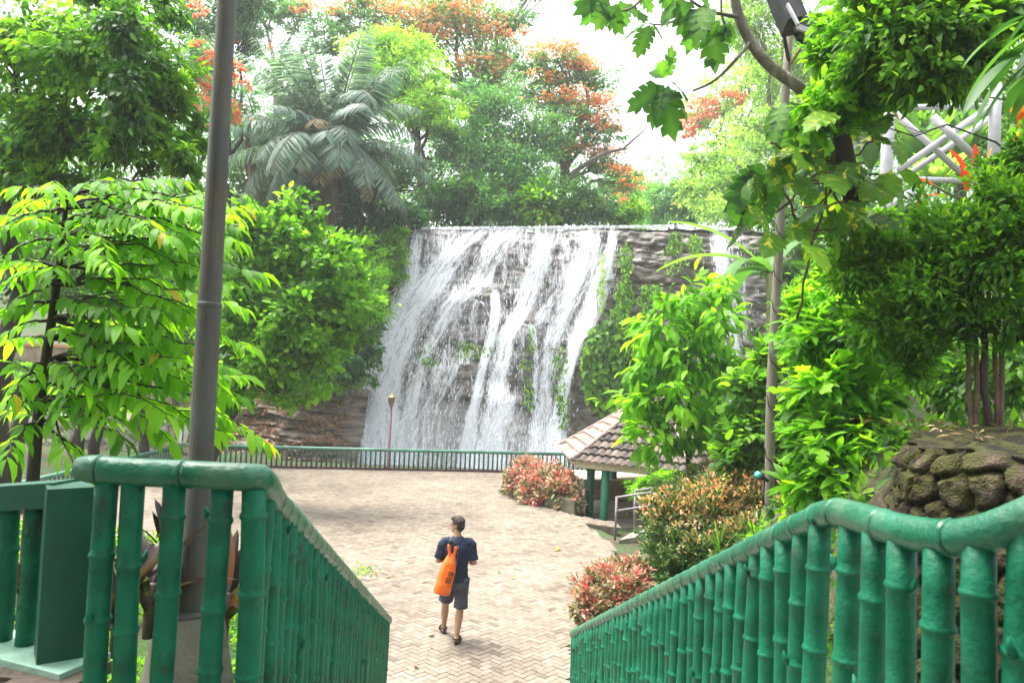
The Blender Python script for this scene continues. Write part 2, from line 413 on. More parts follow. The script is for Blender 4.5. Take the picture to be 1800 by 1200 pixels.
# ================================================================== SETTING
# plan of the place (metres): +y away from the camera, plaza at z = 0
RL0 = P(447, 843, 2.85); RL1 = P(681, 1090, 8.75)          # left stair rail, top corner and foot
RR0 = P(1452, 903, 2.85); RR1 = P(1008, 1114, 8.75)        # right stair rail
LAND_Z = RL0.z - 0.98
XE_R = ([-5, 2.85, 8.75, 11.3, 13.5, 17, 20, 23, 28.5], [1.3, 1.2, .75, 1.05, 2.1, 2.5, 1.9, .1, .1])
def xe_right(y): return np.interp(y, *XE_R)
XE_L = ([-5, 2.85, 8.75, 10, 13, 14], [-1.0, -1.0, -1.5, -4.2, -5.4, -11])
def xe_left(y): return np.interp(y, *XE_L)

def ground_z(x, y):
    x = np.asarray(x, float); y = np.asarray(y, float)
    z = np.full(np.broadcast(x, y).shape, -0.08)
    # right bank
    dr = x - xe_right(y)
    hr = 3.55*(1 - sstep(7.0, 12.5, y)*.70)*(1 - sstep(15.0, 18.5, y)*.97)
    z = z + hr*sstep(.7, 3.0, dr)
    z = z - .22*sstep(.3, .8, dr)*sstep(18, 19.5, y)*(1 - sstep(26.5, 28, y))
    # far right hill
    z = z + (3.2 + .22*np.clip(y-8, 0, 60))*sstep(7.5, 15, x - .25*np.clip(18-y, 0, 10))*sstep(2, 10, y)*.9
    # left bank under the landing
    dl = -1.0 - x
    z = z + 2.0*sstep(0, .5, dl)*(1 - sstep(3.2, 9.5, y + .0*x))
    z = np.where((y < 3.4) & (x > -1.6) & (x < 2.2), LAND_Z - .3, z)
    # left terraces beyond the far fence
    tl = sstep(-12.8, -14.0, x)
    z = z + tl*(1.05*sstep(29.9, 30.1, y + .2*(x+14)) + 2.7*sstep(37.8, 38.1, y) + .12*np.clip(y-39, 0, 60))
    # pool
    pool = sstep(-9.0, -8.2, x)*sstep(29.0, 29.4, y)
    z = z - 2.1*pool*(1-sstep(15, 15.5, x))
    # cliff behind the fall, forward on the left
    yc = np.interp(x, [-30, -14, -12.5, -10.5, -7.5, -5.5, 3, 12, 20, 40], [44, 41, 35.0, 33.3, 34.0, 37.2, 37.2, 37.3, 30, 26])
    wd = np.interp(x, [-30, -12, -8, -5, 12, 30], [14, 5.5, 3.0, 1.2, 1.2, 10])
    z = z + (10.75 - z)*sstep(0, 1, (y - yc)/wd + .15)*(y > 15)
    z = z + .10*np.clip(y - 48, 0, 200)*sstep(5, 30, np.abs(x-5))
    z = z + .25*(fbm(x*.35, y*.35, 3.3)-.5)*sstep(.8, 2.5, np.abs(dr))*sstep(.5, 2, dl + 5*(y > 16))*(y > 4)
    return z
def axis(lo, hi, step, far):
    core = list(np.arange(lo, hi + 1e-6, step)); k = step; a = core[-1]; up = []
    while a < far: k *= 1.35; a += k; up.append(a)
    k = step; a = core[0]; dn = []
    while a > -far: k *= 1.35; a -= k; dn.append(a)
    return np.array(dn[::-1] + core + up)
gx = axis(-26, 26, .3, 170); gy = axis(-4, 50, .3, 170)
GX, GY = np.meshgrid(gx, gy); GZ = ground_z(GX, GY)
V = np.stack([GX.ravel(), GY.ravel(), GZ.ravel()], 1)
nx, ny = len(gx), len(gy)
ii = (np.arange(ny-1)[:, None]*nx + np.arange(nx-1)[None]).ravel()
T = np.stack([ii, ii+1, ii+nx+1, ii+nx], 1)
def ground_mat():
    m, nt, out = newmat('soil_and_moss'); L = nt.links.new
    tc = nd(nt, 'ShaderNodeTexCoord')
    n1 = nd(nt, 'ShaderNodeTexNoise'); n1.inputs['Scale'].default_value = .6; n1.inputs['Detail'].default_value = 9; n1.inputs['Roughness'].default_value = .65
    n2 = nd(nt, 'ShaderNodeTexNoise'); n2.inputs['Scale'].default_value = 14; n2.inputs['Detail'].default_value = 6
    L(tc.outputs['Object'], n1.inputs[0]); L(tc.outputs['Object'], n2.inputs[0])
    soil = ramp(nt, [(.3, (.03, .022, .014)), (.7, (.11, .08, .05))]); L(n2.outputs['Fac'], soil.inputs[0])
    gr = ramp(nt, [(.3, (.018, .045, .012)), (.7, (.05, .11, .02))]); L(n2.outputs['Fac'], gr.inputs[0])
    f = ramp(nt, [(.42, 0), (.56, 1)]); L(n1.outputs['Fac'], f.inputs[0])
    mx = nd(nt, 'ShaderNodeMix', data_type='RGBA'); L(f.outputs[0], mx.inputs[0]); L(soil.outputs[0], mx.inputs[6]); L(gr.outputs[0], mx.inputs[7])
    b = nd(nt, 'ShaderNodeBsdfPrincipled'); L(mx.outputs[2], b.inputs['Base Color']); b.inputs['Roughness'].default_value = .95
    bp = nd(nt, 'ShaderNodeBump'); bp.inputs['Strength'].default_value = .6; bp.inputs['Distance'].default_value = .08; L(n2.outputs['Fac'], bp.inputs['Height']); L(bp.outputs[0], b.inputs['Normal'])
    L(b.outputs[0], out.inputs[0]); return m
tag(np_mesh('ground', V, T, ground_mat()), 'dark soil ground and mossy banks around the plaza and cliff', 'ground', kind='structure')

# ------------------------------------------------------------------ plaza
PLAZA = [(-11.6, 16.6), (-8.0, 15.9), (-5.7, 15.5), (-4.4, 12.4), (-1.62, 8.6), (.9, 8.6), (1.12, 11.3), (2.05, 13.5), (2.55, 17), (2.1, 19.4), (2.9, 19.0), (3.0, 19.6),
         (1.95, 20.3), (.7, 22.0), (-.2, 23.4), (-.1, 24.6), (3.0, 26.2), (3.2, 28.45), (-10.9, 26.0), (-11.6, 25.0)]
def inpoly(x, y, poly):
    ins = np.zeros(np.shape(x), bool); j = len(poly)-1
    for i in range(len(poly)):
        xi, yi = poly[i]; xj, yj = poly[j]
        c = ((yi > y) != (yj > y)) & (x < (xj-xi)*(y-yi)/(yj-yi+1e-12) + xi); ins ^= c; j = i
    return ins
W_ = .10
n = 300; I, J = np.meshgrid(np.arange(-n, n), np.arange(-n, n)); k = (I-J) % 4
cx0, cy0 = -4.0, 18.0; th = math.radians(45+3)
quads = []; rnds = []
jt = .004
for kind in (0, 3):
    i, j = I[k == kind].astype(float), J[k == kind].astype(float)
    w, h = ((2, 1) if kind == 0 else (1, 2))
    cxx = (i + w/2)*W_; cyy = (j + h/2)*W_
    X = cx0 + cxx*math.cos(th) - cyy*math.sin(th); Y = cy0 + cxx*math.sin(th) + cyy*math.cos(th)
    ok = inpoly(X, Y, PLAZA); cxx, cyy = cxx[ok], cyy[ok]
    hw, hh = w*W_/2 - jt, h*W_/2 - jt
    q = np.stack([np.stack([cxx + a*hw, cyy + b*hh], -1) for a, b in ((-1, -1), (1, -1), (1, 1), (-1, 1))], 1)
    quads.append(q)
Q = np.concatenate(quads); NB = len(Q)
xy = np.stack([cx0 + Q[..., 0]*math.cos(th) - Q[..., 1]*math.sin(th), cy0 + Q[..., 0]*math.sin(th) + Q[..., 1]*math.cos(th)], -1)
zz = (RNG.normal(size=(NB, 1))*.0012 + RNG.normal(size=(NB, 4))*.0007) + .004 + .02*(fbm(xy[..., 0]*.3, xy[..., 1]*.3, 9.)-.5)
V = np.concatenate([xy, zz[..., None]], -1).reshape(-1, 3)
cen = xy.mean(1); rb = np.clip(.62*RNG.random(NB) + .38*fbm(cen[:, 0]*1.1, cen[:, 1]*1.1, 4.)*1.2, 0, 1)
rb = np.where(RNG.random(NB) < .05, RNG.random(NB)*.2, rb)
def brick_mat():
    m, nt, out = newmat('paving_brick'); L = nt.links.new
    at = nd(nt, 'ShaderNodeAttribute', attribute_name='rnd')
    cr = ramp(nt, [(.05, (.135, .108, .083)), (.35, (.200, .164, .127)), (.65, (.232, .193, .152)), (.95, (.262, .226, .184))]); L(at.outputs['Fac'], cr.inputs[0])
    tc = nd(nt, 'ShaderNodeTexCoord')
    n1 = nd(nt, 'ShaderNodeTexNoise'); n1.inputs['Scale'].default_value = .55; n1.inputs['Detail'].default_value = 10; n1.inputs['Roughness'].default_value = .7
    n1.inputs['Distortion'].default_value = .6
    L(tc.outputs['Object'], n1.inputs[0]); st = ramp(nt, [(.34, .68), (.46, .9), (.54, 1.0), (.66, 1.1)]); L(n1.outputs['Fac'], st.inputs[0])
    n2 = nd(nt, 'ShaderNodeTexNoise'); n2.inputs['Scale'].default_value = 55; n2.inputs['Detail'].default_value = 4; L(tc.outputs['Object'], n2.inputs[0])
    s2 = ramp(nt, [(.3, .8), (.7, 1.12)]); L(n2.outputs['Fac'], s2.inputs[0])
    mu = nd(nt, 'ShaderNodeMath', operation='MULTIPLY'); L(st.outputs[0], mu.inputs[0]); L(s2.outputs[0], mu.inputs[1])
    hs = nd(nt, 'ShaderNodeHueSaturation'); L(cr.outputs[0], hs.inputs['Color']); L(mu.outputs[0], hs.inputs['Value'])
    b = nd(nt, 'ShaderNodeBsdfPrincipled'); L(hs.outputs[0], b.inputs['Base Color']); b.inputs['Roughness'].default_value = .72; b.inputs['Specular IOR Level'].default_value = .35
    bp = nd(nt, 'ShaderNodeBump'); bp.inputs['Strength'].default_value = .25; bp.inputs['Distance'].default_value = .004; L(n2.outputs['Fac'], bp.inputs['Height']); L(bp.outputs[0], b.inputs['Normal'])
    L(b.outputs[0], out.inputs[0]); return m
tag(np_mesh('paved_plaza', V, np.arange(NB*4).reshape(-1, 4), brick_mat(), rnd=np.repeat(rb, 4), smooth=False),
    'beige herringbone brick paving of the open plaza below the stairs', 'paving', kind='structure')
mb = MB(); vs = [(x, y, -.012) for x, y in PLAZA]; mb.add(vs, [tuple(range(len(vs)))])
bt = [(x, y, -.9) for x, y in PLAZA]; b0 = len(mb.v); mb.add(vs + bt, [((i+1) % len(vs), i, len(vs)+i, len(vs)+(i+1) % len(vs)) for i in range(len(vs))])
CONC = solid('concrete', [(.3, (.17, .15, .125)), (.7, (.28, .255, .22))], 3, .85, .25, 25, dirt=((.10, .08, .06), .7, 1.8))
tag(mb.build('paving_bed', solid('mortar', [(.3, (.08, .065, .052)), (.7, (.14, .118, .096))], 8, .9, .2), smooth=False), 'dark sandy joint bed under the brick paving', 'paving', kind='structure')

# ------------------------------------------------------------------ stairs and landing
STEP = solid('stair_concrete', [(.3, (.22, .19, .16)), (.7, (.36, .33, .29))], 5, .85, .3, 30, dirt=((.08, .07, .05), .6, 2.5))
mb = MB(); ns = 16
for i in range(ns):
    t0, t1 = i/ns, (i+1)/ns; y0 = 3.05 + t0*5.6; y1 = 3.05 + t1*5.6; z = LAND_Z*(1-t0) - LAND_Z/ns*0
    zt = LAND_Z*(1 - (i+1)/(ns+1)); xl = RL0.x + (RL1.x-RL0.x)*(t0+t1)/2; xr = RR0.x + (RR1.x-RR0.x)*(t0+t1)/2
    mb.box(((xl+xr)/2, (y0+y1)/2 + .01, zt/2 - .1), (xr-xl+.24, y1-y0+.02, zt+.2))
tag(mb.build('stairs', STEP, smooth=False), 'concrete stairs going down to the plaza between the green rails', 'stairs', kind='structure')
mb = MB(); mb.box((.9, .4, LAND_Z-.2), (6.6, 5.28, .4))
tag(mb.build('stair_landing', STEP, smooth=False), 'concrete landing at the head of the stairs', 'landing', kind='structure')

# ------------------------------------------------------------------ waterfall rock face
def blocks(x, z, th, fx, amp):
    """uneven beds of rock broken into blocks: how far each stands out"""
    zz = z + .06*x + 1.5*th*(fbm(x*.30, z*.35, th*7, 3)-.5) + .35*th*(fbm(x*1.7, z*1.7, th*3, 3)-.5)
    k = zz/th; ik = np.floor(k).astype(np.int64); fr = k - ik; hk = _hash(ik, np.int64(3), np.int64(int(th*100)))
    xx = x*fx*(.6 + .8*hk) + 9*hk + .5*(fbm(x*1.1, z*1.6, 4.4)-.5); ix = np.floor(xx).astype(np.int64); fx_ = xx - ix
    h_ = _hash(ix, ik, np.int64(int(th*100)+1))
    return amp*(.25 + .75*h_)*sstep(0.0, .22, fr)*sstep(1.0, .93, fr)*(.45 + .55*sstep(0, .22, fx_)*sstep(1, .8, fx_))
def face_y(x, z, fine=True):
    x = np.asarray(x, float); z = np.asarray(z, float)
    y = 33.1 + .33*np.clip(z + 1, -1, 20) + .10*np.clip(z-8.6, 0, 5)**2*.9
    y = y - .8*sstep(2.6, 4.2, x + .12*(z-6))*sstep(2.0, 6, z) + .9*sstep(2.6, 4.2, x)*sstep(3, -1, z)
    for px, py, D, rx, rz, a in DOMES:
        c = P(px, py, D); y = y - a*np.exp(-((x-c.x)/rx)**2)*sstep(c.z + rz*.35, c.z - rz*.1, z)*sstep(c.z - rz*1.6, c.z - rz*.4, z)
    if not fine: return y - .52
    # strata ledges
    return y - blocks(x, z, .95, .16, .40) - blocks(x + 7.7, z + 3.1, .33, .45, .17) - .9*(fbm(x*.7, z*.7, 1.5)-.5) - .5*(fbm(x*1.9, z*3.6, 2.5, 6)-.5)
DOMES = [(825, 525, 34.6, 1.9, 3.4, .5), (915, 575, 34.2, .9, 3.6, .9), (1030, 600, 34, .8, 3, .5), (790, 640, 33.8, 1.6, 2.6, .8), (880, 700, 33.6, 1.3, 2.4, .5)]
xs = np.arange(-9.2, 15.01, .085); zs = np.arange(-2.2, 11.0, .07)
GX, GZ = np.meshgrid(xs, zs)
top = 10.62 + .05*np.sin(xs*.7) + .42*sstep(-1, 9, xs) + .12*(fbm(xs*1.3, xs*0, 3.)-.5)
GZ = np.minimum(GZ, top[None] + 0*GZ)
GY = face_y(GX, GZ)
rows = [np.stack([GX, GY, GZ], -1)]
for dy, dz in ((.5, .05), (1.4, .08), (3, .05), (9, .05)):
    rows.append(np.stack([xs, GY[-1] + dy, top + dz + .10*(fbm(xs*2, xs*0+dy, 8.)-.5)], -1)[None])
ROCKV = np.concatenate(rows); nz_, nx_ = ROCKV.shape[:2]
V = ROCKV.reshape(-1, 3)
ii = (np.arange(nz_-1)[:, None]*nx_ + np.arange(nx_-1)[None]).ravel()
T = np.stack([ii, ii+1, ii+nx_+1, ii+nx_], 1)
def rock_mat(name, stops, wet=.35, scale=1.0, moss=.0, strat=1.0):
    m, nt, out = newmat(name); L = nt.links.new
    tc = nd(nt, 'ShaderNodeTexCoord'); mp = nd(nt, 'ShaderNodeMapping'); mp.inputs['Scale'].default_value = (.8*scale, .8*scale, 2.0*scale*strat); L(tc.outputs['Object'], mp.inputs[0])
    n1 = nd(nt, 'ShaderNodeTexNoise'); n1.inputs['Scale'].default_value = 1.6; n1.inputs['Detail'].default_value = 11; n1.inputs['Roughness'].default_value = .68; n1.inputs['Distortion'].default_value = .5
    L(mp.outputs[0], n1.inputs[0]); cr = ramp(nt, stops); L(n1.outputs['Fac'], cr.inputs[0]); col = cr.outputs[0]
    n3 = nd(nt, 'ShaderNodeTexNoise'); n3.inputs['Scale'].default_value = .9*scale; n3.inputs['Detail'].default_value = 8; n3.inputs['Roughness'].default_value = .7; L(tc.outputs['Object'], n3.inputs[0])
    if moss:
        f = ramp(nt, [(.5, 0), (.62, moss)]); L(n3.outputs['Fac'], f.inputs[0])
        mx = nd(nt, 'ShaderNodeMix', data_type='RGBA'); L(f.outputs[0], mx.inputs[0]); L(col, mx.inputs[6]); mx.inputs[7].default_value = (.05, .085, .018, 1); col = mx.outputs[2]
    b = nd(nt, 'ShaderNodeBsdfPrincipled'); L(col, b.inputs['Base Color'])
    rr = nd(nt, 'ShaderNodeMapRange'); L(n3.outputs['Fac'], rr.inputs[0]); rr.inputs[1].default_value = .35; rr.inputs[2].default_value = .65; rr.inputs[3].default_value = wet; rr.inputs[4].default_value = wet+.35
    L(rr.outputs[0], b.inputs['Roughness'])
    bp = nd(nt, 'ShaderNodeBump'); bp.inputs['Strength'].default_value = .8; bp.inputs['Distance'].default_value = .12/scale; L(n1.outputs['Fac'], bp.inputs['Height']); L(bp.outputs[0], b.inputs['Normal'])
    L(b.outputs[0], out.inputs[0]); return m
ROCK = rock_mat('wet_rock', [(.28, (.03, .025, .023)), (.42, (.075, .064, .058)), (.55, (.15, .125, .11)), (.72, (.27, .215, .18))], .28, 1.0, .35)
tag(np_mesh('rock_cliff', V, T, ROCK), 'dark layered rock cliff behind the waterfall', 'cliff', kind='structure')

# ledge of bare strata left of the fall
xs2 = np.arange(-13.2, -6.2, .08); zs2 = np.arange(-1.6, 2.55, .05)
GX2, GZ2 = np.meshgrid(xs2, zs2)
def ledge_y(x, z):
    y = 30.2 + .62*np.clip(z+1, 0, 9) - blocks(x + 3, z + 1.3, .42, .3, .40) - blocks(x, z, .17, .8, .16) - .9*(fbm(x*.9, z*.9, 21.)-.5)
    y = y - .75*(fbm(x*1.7, z*3.6, 2., 6)-.5) + 1.0*sstep(-7.3, -6.2, x)*.8
    return y
R2 = np.stack([GX2, ledge_y(GX2, GZ2), GZ2], -1)
R2 = np.concatenate([R2, (R2[-1] + np.array([0, 3.0, .35]))[None]])
a, b_ = R2.shape[:2]; ii = (np.arange(a-1)[:, None]*b_ + np.arange(b_-1)[None]).ravel()
tag(np_mesh('rock_ledge', R2.reshape(-1, 3), np.stack([ii, ii+1, ii+b_+1, ii+b_], 1),
            rock_mat('ledge_rock', [(.25, (.04, .032, .028)), (.45, (.12, .095, .08)), (.6, (.24, .165, .13)), (.8, (.34, .25, .20))], .4, 1.2, .2)),
    'low ledge of bare brown rock layers left of the waterfall', 'rocks', kind='structure')
# reddish leaves lying on the ledge
nl = 5200; lx = RNG.uniform(-12.8, -6.8, nl); lz = RNG.uniform(-.9, 2.4, nl)
keep = fbm(lx*1.1, lz*2.2, 33.) > .44; lx, lz = lx[keep], lz[keep]
lp = np.stack([lx, ledge_y(lx, lz) - .03, lz + .02], 1)
o = leaves('leaf_litter', T_W, lp, RNG.normal(size=(len(lx), 3)) + np.array([0, -.3, 0]), np.array([0, -.7, .8]) + RNG.normal(size=(len(lx), 3))*.3, .07 + .08*RNG.random(len(lx)), RNG.random(len(lx)), LM['litter'])
tag(o, 'red and brown fallen leaves scattered over the rock ledge', 'leaf litter', kind='stuff')

# ------------------------------------------------------------------ water
def water_mat(name, col, rough, scale, bump, spec=.5, foam=None):
    m, nt, out = newmat(name); L = nt.links.new
    tc = nd(nt, 'ShaderNodeTexCoord'); n1 = nd(nt, 'ShaderNodeTexNoise'); n1.inputs['Scale'].default_value = scale; n1.inputs['Detail'].default_value = 7; L(tc.outputs['Object'], n1.inputs[0])
    b = nd(nt, 'ShaderNodeBsdfPrincipled'); b.inputs['Roughness'].default_value = rough; b.inputs['Specular IOR Level'].default_value = spec
    cr = ramp(nt, col); L(n1.outputs['Fac'], cr.inputs[0]); L(cr.outputs[0], b.inputs['Base Color'])
    bp = nd(nt, 'ShaderNodeBump'); bp.inputs['Strength'].default_value = bump; bp.inputs['Distance'].default_value = .1; L(n1.outputs['Fac'], bp.inputs['Height']); L(bp.outputs[0], b.inputs['Normal'])
    L(b.outputs[0], out.inputs[0]); return m
mb = MB(); gxw = np.arange(-8.8, 15.2, .3); gyw = np.arange(28.9, 34.4, .25)
GXw, GYw = np.meshgrid(gxw, gyw); GZw = -1.15 + .10*fbm(GXw*1.5, GYw*1.5, 2.)
ii = (np.arange(len(gyw)-1)[:, None]*len(gxw) + np.arange(len(gxw)-1)[None]).ravel(); nw = len(gxw)
tag(np_mesh('pool_water', np.stack([GXw.ravel(), GYw.ravel(), GZw.ravel()], 1), np.stack([ii, ii+1, ii+nw+1, ii+nw], 1),
            water_mat('foamy_water', [(.35, (.35, .42, .45)), (.5, (.75, .8, .82)), (.65, (.88, .9, .9))], .35, 1.4, .5)),
    'churning white pool water at the foot of the waterfall', 'water', kind='structure')
mb = MB()
gxr = np.arange(-5.0, 13.1, .3); rw = []
for dy in (-.02, .3, .8, 1.6, 3, 6, 12, 25):
    rw.append(np.stack([gxr, np.interp(gxr, xs, GY[-1]) + dy, np.interp(gxr, xs, top) + .10 + .03*np.sin(gxr*5+dy*9)], -1))
rw = np.stack(rw); a, b_ = rw.shape[:2]; ii = (np.arange(a-1)[:, None]*b_ + np.arange(b_-1)[None]).ravel()
tag(np_mesh('river_water', rw.reshape(-1, 3), np.stack([ii, ii+1, ii+b_+1, ii+b_], 1), water_mat('river_surface', [(.35, (.2, .22, .22)), (.52, (.55, .58, .6)), (.65, (.85, .87, .88))], .2, 2.5, .4)),
    'shallow river sliding towards the lip of the falls', 'water', kind='structure')

def fall_mat():
    m, nt, out = newmat('falling_water'); L = nt.links.new
    uv = nd(nt, 'ShaderNodeUVMap'); uv.uv_map = 'UVMap'
    dn = nd(nt, 'ShaderNodeAttribute', attribute_name='dens'); ed = nd(nt, 'ShaderNodeAttribute', attribute_name='edge')
    def nz(sx, sy, det, dist=0.0):
        mp = nd(nt, 'ShaderNodeMapping'); mp.inputs['Scale'].default_value = (sx, sy, 1); L(uv.outputs[0], mp.inputs[0])
        n = nd(nt, 'ShaderNodeTexNoise', noise_dimensions='2D'); n.inputs['Scale'].default_value = 1; n.inputs['Detail'].default_value = det; n.inputs['Roughness'].default_value = .65; n.inputs['Distortion'].default_value = dist
        L(mp.outputs[0], n.inputs[0]); return n.outputs['Fac']
    a = nz(3.2, .55, 5, .4); b = nz(16, 2.6, 4); c = nz(34, 13, 2)
    def math_(op, x, y=None, v=None):
        n = nd(nt, 'ShaderNodeMath', operation=op)
        for i, q in enumerate((x, y)):
            if q is None: continue
            if isinstance(q, (int, float)): n.inputs[i].default_value = q
            else: L(q, n.inputs[i])
        return n.outputs[0]
    s = math_('ADD', math_('MULTIPLY', a, .42), math_('ADD', math_('MULTIPLY', b, .34), math_('MULTIPLY', c, .24)))
    # dens 0..1 moves the threshold, edge fades
    th_ = math_('SUBTRACT', .705, math_('MULTIPLY', dn.outputs['Fac'], .36))
    th2 = math_('ADD', th_, math_('MULTIPLY', math_('SUBTRACT', 1.0, ed.outputs['Fac']), .26))
    al = nd(nt, 'ShaderNodeMapRange'); al.clamp = True; L(math_('SUBTRACT', s, th2), al.inputs[0]); al.inputs[1].default_value = -.05; al.inputs[2].default_value = .12; al.inputs[3].default_value = 0; al.inputs[4].default_value = .97
    d = nd(nt, 'ShaderNodeBsdfPrincipled'); d.inputs['Base Color'].default_value = (.85, .88, .95, 1); d.inputs['Roughness'].default_value = .4
    t = nd(nt, 'ShaderNodeBsdfTranslucent'); t.inputs['Color'].default_value = (.90, .92, .955, 1)
    mx0 = nd(nt, 'ShaderNodeMixShader'); mx0.inputs[0].default_value = .3; L(d.outputs[0], mx0.inputs[1]); L(t.outputs[0], mx0.inputs[2])
    tr = nd(nt, 'ShaderNodeBsdfTransparent'); mx = nd(nt, 'ShaderNodeMixShader'); L(al.outputs[0], mx.inputs[0]); L(tr.outputs[0], mx.inputs[1]); L(mx0.outputs[0], mx.inputs[2])
    bp = nd(nt, 'ShaderNodeBump'); bp.inputs['Strength'].default_value = .5; bp.inputs['Distance'].default_value = .1; L(s, bp.inputs['Height']); L(bp.outputs[0], d.inputs['Normal'])
    L(mx.outputs[0], out.inputs[0]); return m
FALL = fall_mat()
def on_face(px, py, off=.12):
    D = 35.5
    for _ in range(6):
        p = P(px, py, D); D = float(face_y(p.x, min(p.z, 10.7), False)) - off
    return P(px, py, D)
# (list of (px, py, width px), density, extra offset)
STREAMS = [
 ([(738, 397, 34), (731, 425, 34), (724, 470, 36), (714, 520, 48), (692, 575, 82), (668, 640, 100), (655, 700, 112), (648, 800, 130)], .95, .10),
 ([(850, 398, 60), (822, 420, 70), (790, 450, 80), (755, 505, 95), (716, 560, 100), (694, 620, 86), (680, 700, 100), (672, 800, 120)], .9, .2),
 ([(905, 398, 110), (872, 428, 84), (852, 470, 84), (838, 505, 95)], .8, .16),
 ([(790, 397, 100), (780, 430, 92), (764, 480, 86), (742, 530, 80)], .66, .08),
 ([(842, 500, 100), (800, 525, 70), (775, 565, 50), (752, 610, 42), (738, 655, 36), (724, 720, 44), (706, 800, 66)], .8, .22),
 ([(826, 522, 130), (822, 545, 138), (815, 590, 150), (806, 640, 150)], .52, .2),
 ([(790, 636, 90), (776, 680, 118), (752, 730, 140), (744, 800, 165)], .66, .25),
 ([(868, 508, 22), (873, 552, 26), (865, 590, 26), (847, 655, 24), (832, 720, 28), (820, 800, 40)], .95, .25),
 ([(965, 398, 70), (955, 436, 66), (940, 490, 60), (920, 545, 54), (892, 580, 44), (877, 640, 44), (868, 715, 52), (858, 800, 92)], .86, .16),
 ([(905, 572, 60), (900, 600, 46), (888, 650, 44), (880, 715, 40), (876, 800, 60)], .6, .3),
 ([(930, 570, 26), (941, 590, 13), (943, 640, 14), (940, 720, 22), (938, 800, 34)], .8, .3),
 ([(1045, 397, 84), (1037, 445, 80), (1012, 500, 66), (985, 560, 52), (967, 610, 46), (958, 680, 46), (948, 800, 50)], .84, .16),
 ([(1078, 398, 24), (1071, 450, 32), (1054, 500, 60), (1034, 560, 48), (1012, 605, 36), (1000, 645, 26), (987, 700, 32), (980, 745, 42), (974, 800, 58)], .95, .22),
 ([(1000, 398, 60), (1000, 440, 60), (985, 500, 60), (950, 560, 60), (930, 600, 60)], .55, .1),
 ([(1262, 400, 50), (1268, 440, 54), (1274, 490, 48), (1284, 560, 44), (1290, 620, 40), (1284, 680, 30), (1276, 730, 30)], .85, .2),
 ([(1295, 400, 40), (1298, 450, 40), (1302, 520, 40), (1310, 600, 40)], .55, .2),
 ([(905, 690, 50), (888, 730, 90), (872, 760, 120), (868, 805, 150)], .7, .4),
 ([(620, 715, 30), (632, 735, 40), (636, 760, 40), (640, 800, 50)], .8, .5),
]
WP = []   # points along the streams for the drops
def ribbon(pts, dens, off, nu=9, step=7.0):
    pts = [Vector(p) for p in pts]; seg = []
    if pts[-1].y >= 800: d_ = (pts[-1] - pts[-2]); pts.append(pts[-1] + d_*(44/d_.y))
    for a_, b2 in zip(pts[:-1], pts[1:]):
        k_ = max(1, int(abs(b2.y - a_.y)/step))
        for i in range(k_): seg.append(a_.lerp(b2, i/k_))
    seg.append(pts[-1])
    # smooth
    for _ in range(4): seg = [seg[0]] + [(seg[i-1] + seg[i]*2 + seg[i+1])/4 for i in range(1, len(seg)-1)] + [seg[-1]]
    V = []; U = []; DN = []; ED = []; vlen = R.uniform(0, 40); u0 = R.uniform(0, 40); prev = None
    for j, s_ in enumerate(seg):
        c = on_face(s_.x, s_.y, .05 + off)
        if prev is not None: vlen += (c - prev).length
        prev = c; wm = s_.z*35/F; tt = j/(len(seg)-1)
        for i in range(nu):
            u = i/(nu-1) - .5
            p = on_face(s_.x + u*s_.z, s_.y, .05 + off*(1 - .5*(2*u)**2))
            V.append(p); U.append((u0 + u*wm, vlen)); DN.append(dens*(.88 + .12*min(1, max(0, (s_.y-405)/110))))
            ED.append(max(0, 1 - abs(2*u)**2.2)*min(1, tt*14 + .55))
        WP.append((c, wm, dens))
    a = len(seg); ii = (np.arange(a-1)[:, None]*nu + np.arange(nu-1)[None]).ravel()
    return np.array(V), np.stack([ii, ii+nu, ii+nu+1, ii+1], 1), np.array(U), np.array(DN), np.array(ED)
WF = thing('waterfall', 'wide white waterfall spilling in many strands down the dark rock face', 'waterfall', tuple(on_face(830, 790)))
WF['kind'] = 'thing'
for st in STREAMS:
    V, T, U, DN, ED = ribbon(*st); np_mesh('water_strand', V, T, FALL, WF, attrs={'dens': DN, 'edge': ED}, uv=U)
# thin veil over the whole face
xv = np.linspace(722, 1088, 62); yv = np.linspace(401, 838, 66); V = []; U = []; DN = []; ED = []
for yy in yv:
    lean = (yy-398)/400
    for xx in xv:
        x2 = xx + (-78*lean*(1-(xx-722)/366) - 62*lean*((xx-722)/366)); p = on_face(x2, yy, .03); V.append(p); U.append((p.x + .12*(11-p.z)*-.9, -p.z))
        f = (xx-722)/366
        dd = .50 if yy < 520 else .48
        if 0.36 < f < .62 and yy > 520: dd = .38
        if .3 < f < .46 and 430 < yy < 500: dd = .34
        DN.append(dd*(1 - .35*max(0, (yy-640)/160))); ED.append(min(1, min(f, 1-f)*8))
a = len(yv); nu = len(xv); ii = (np.arange(a-1)[:, None]*nu + np.arange(nu-1)[None]).ravel()
np_mesh('water_veil', np.array(V), np.stack([ii, ii+nu, ii+nu+1, ii+1], 1), FALL, WF, attrs={'dens': np.array(DN), 'edge': np.array(ED)}, uv=np.array(U))
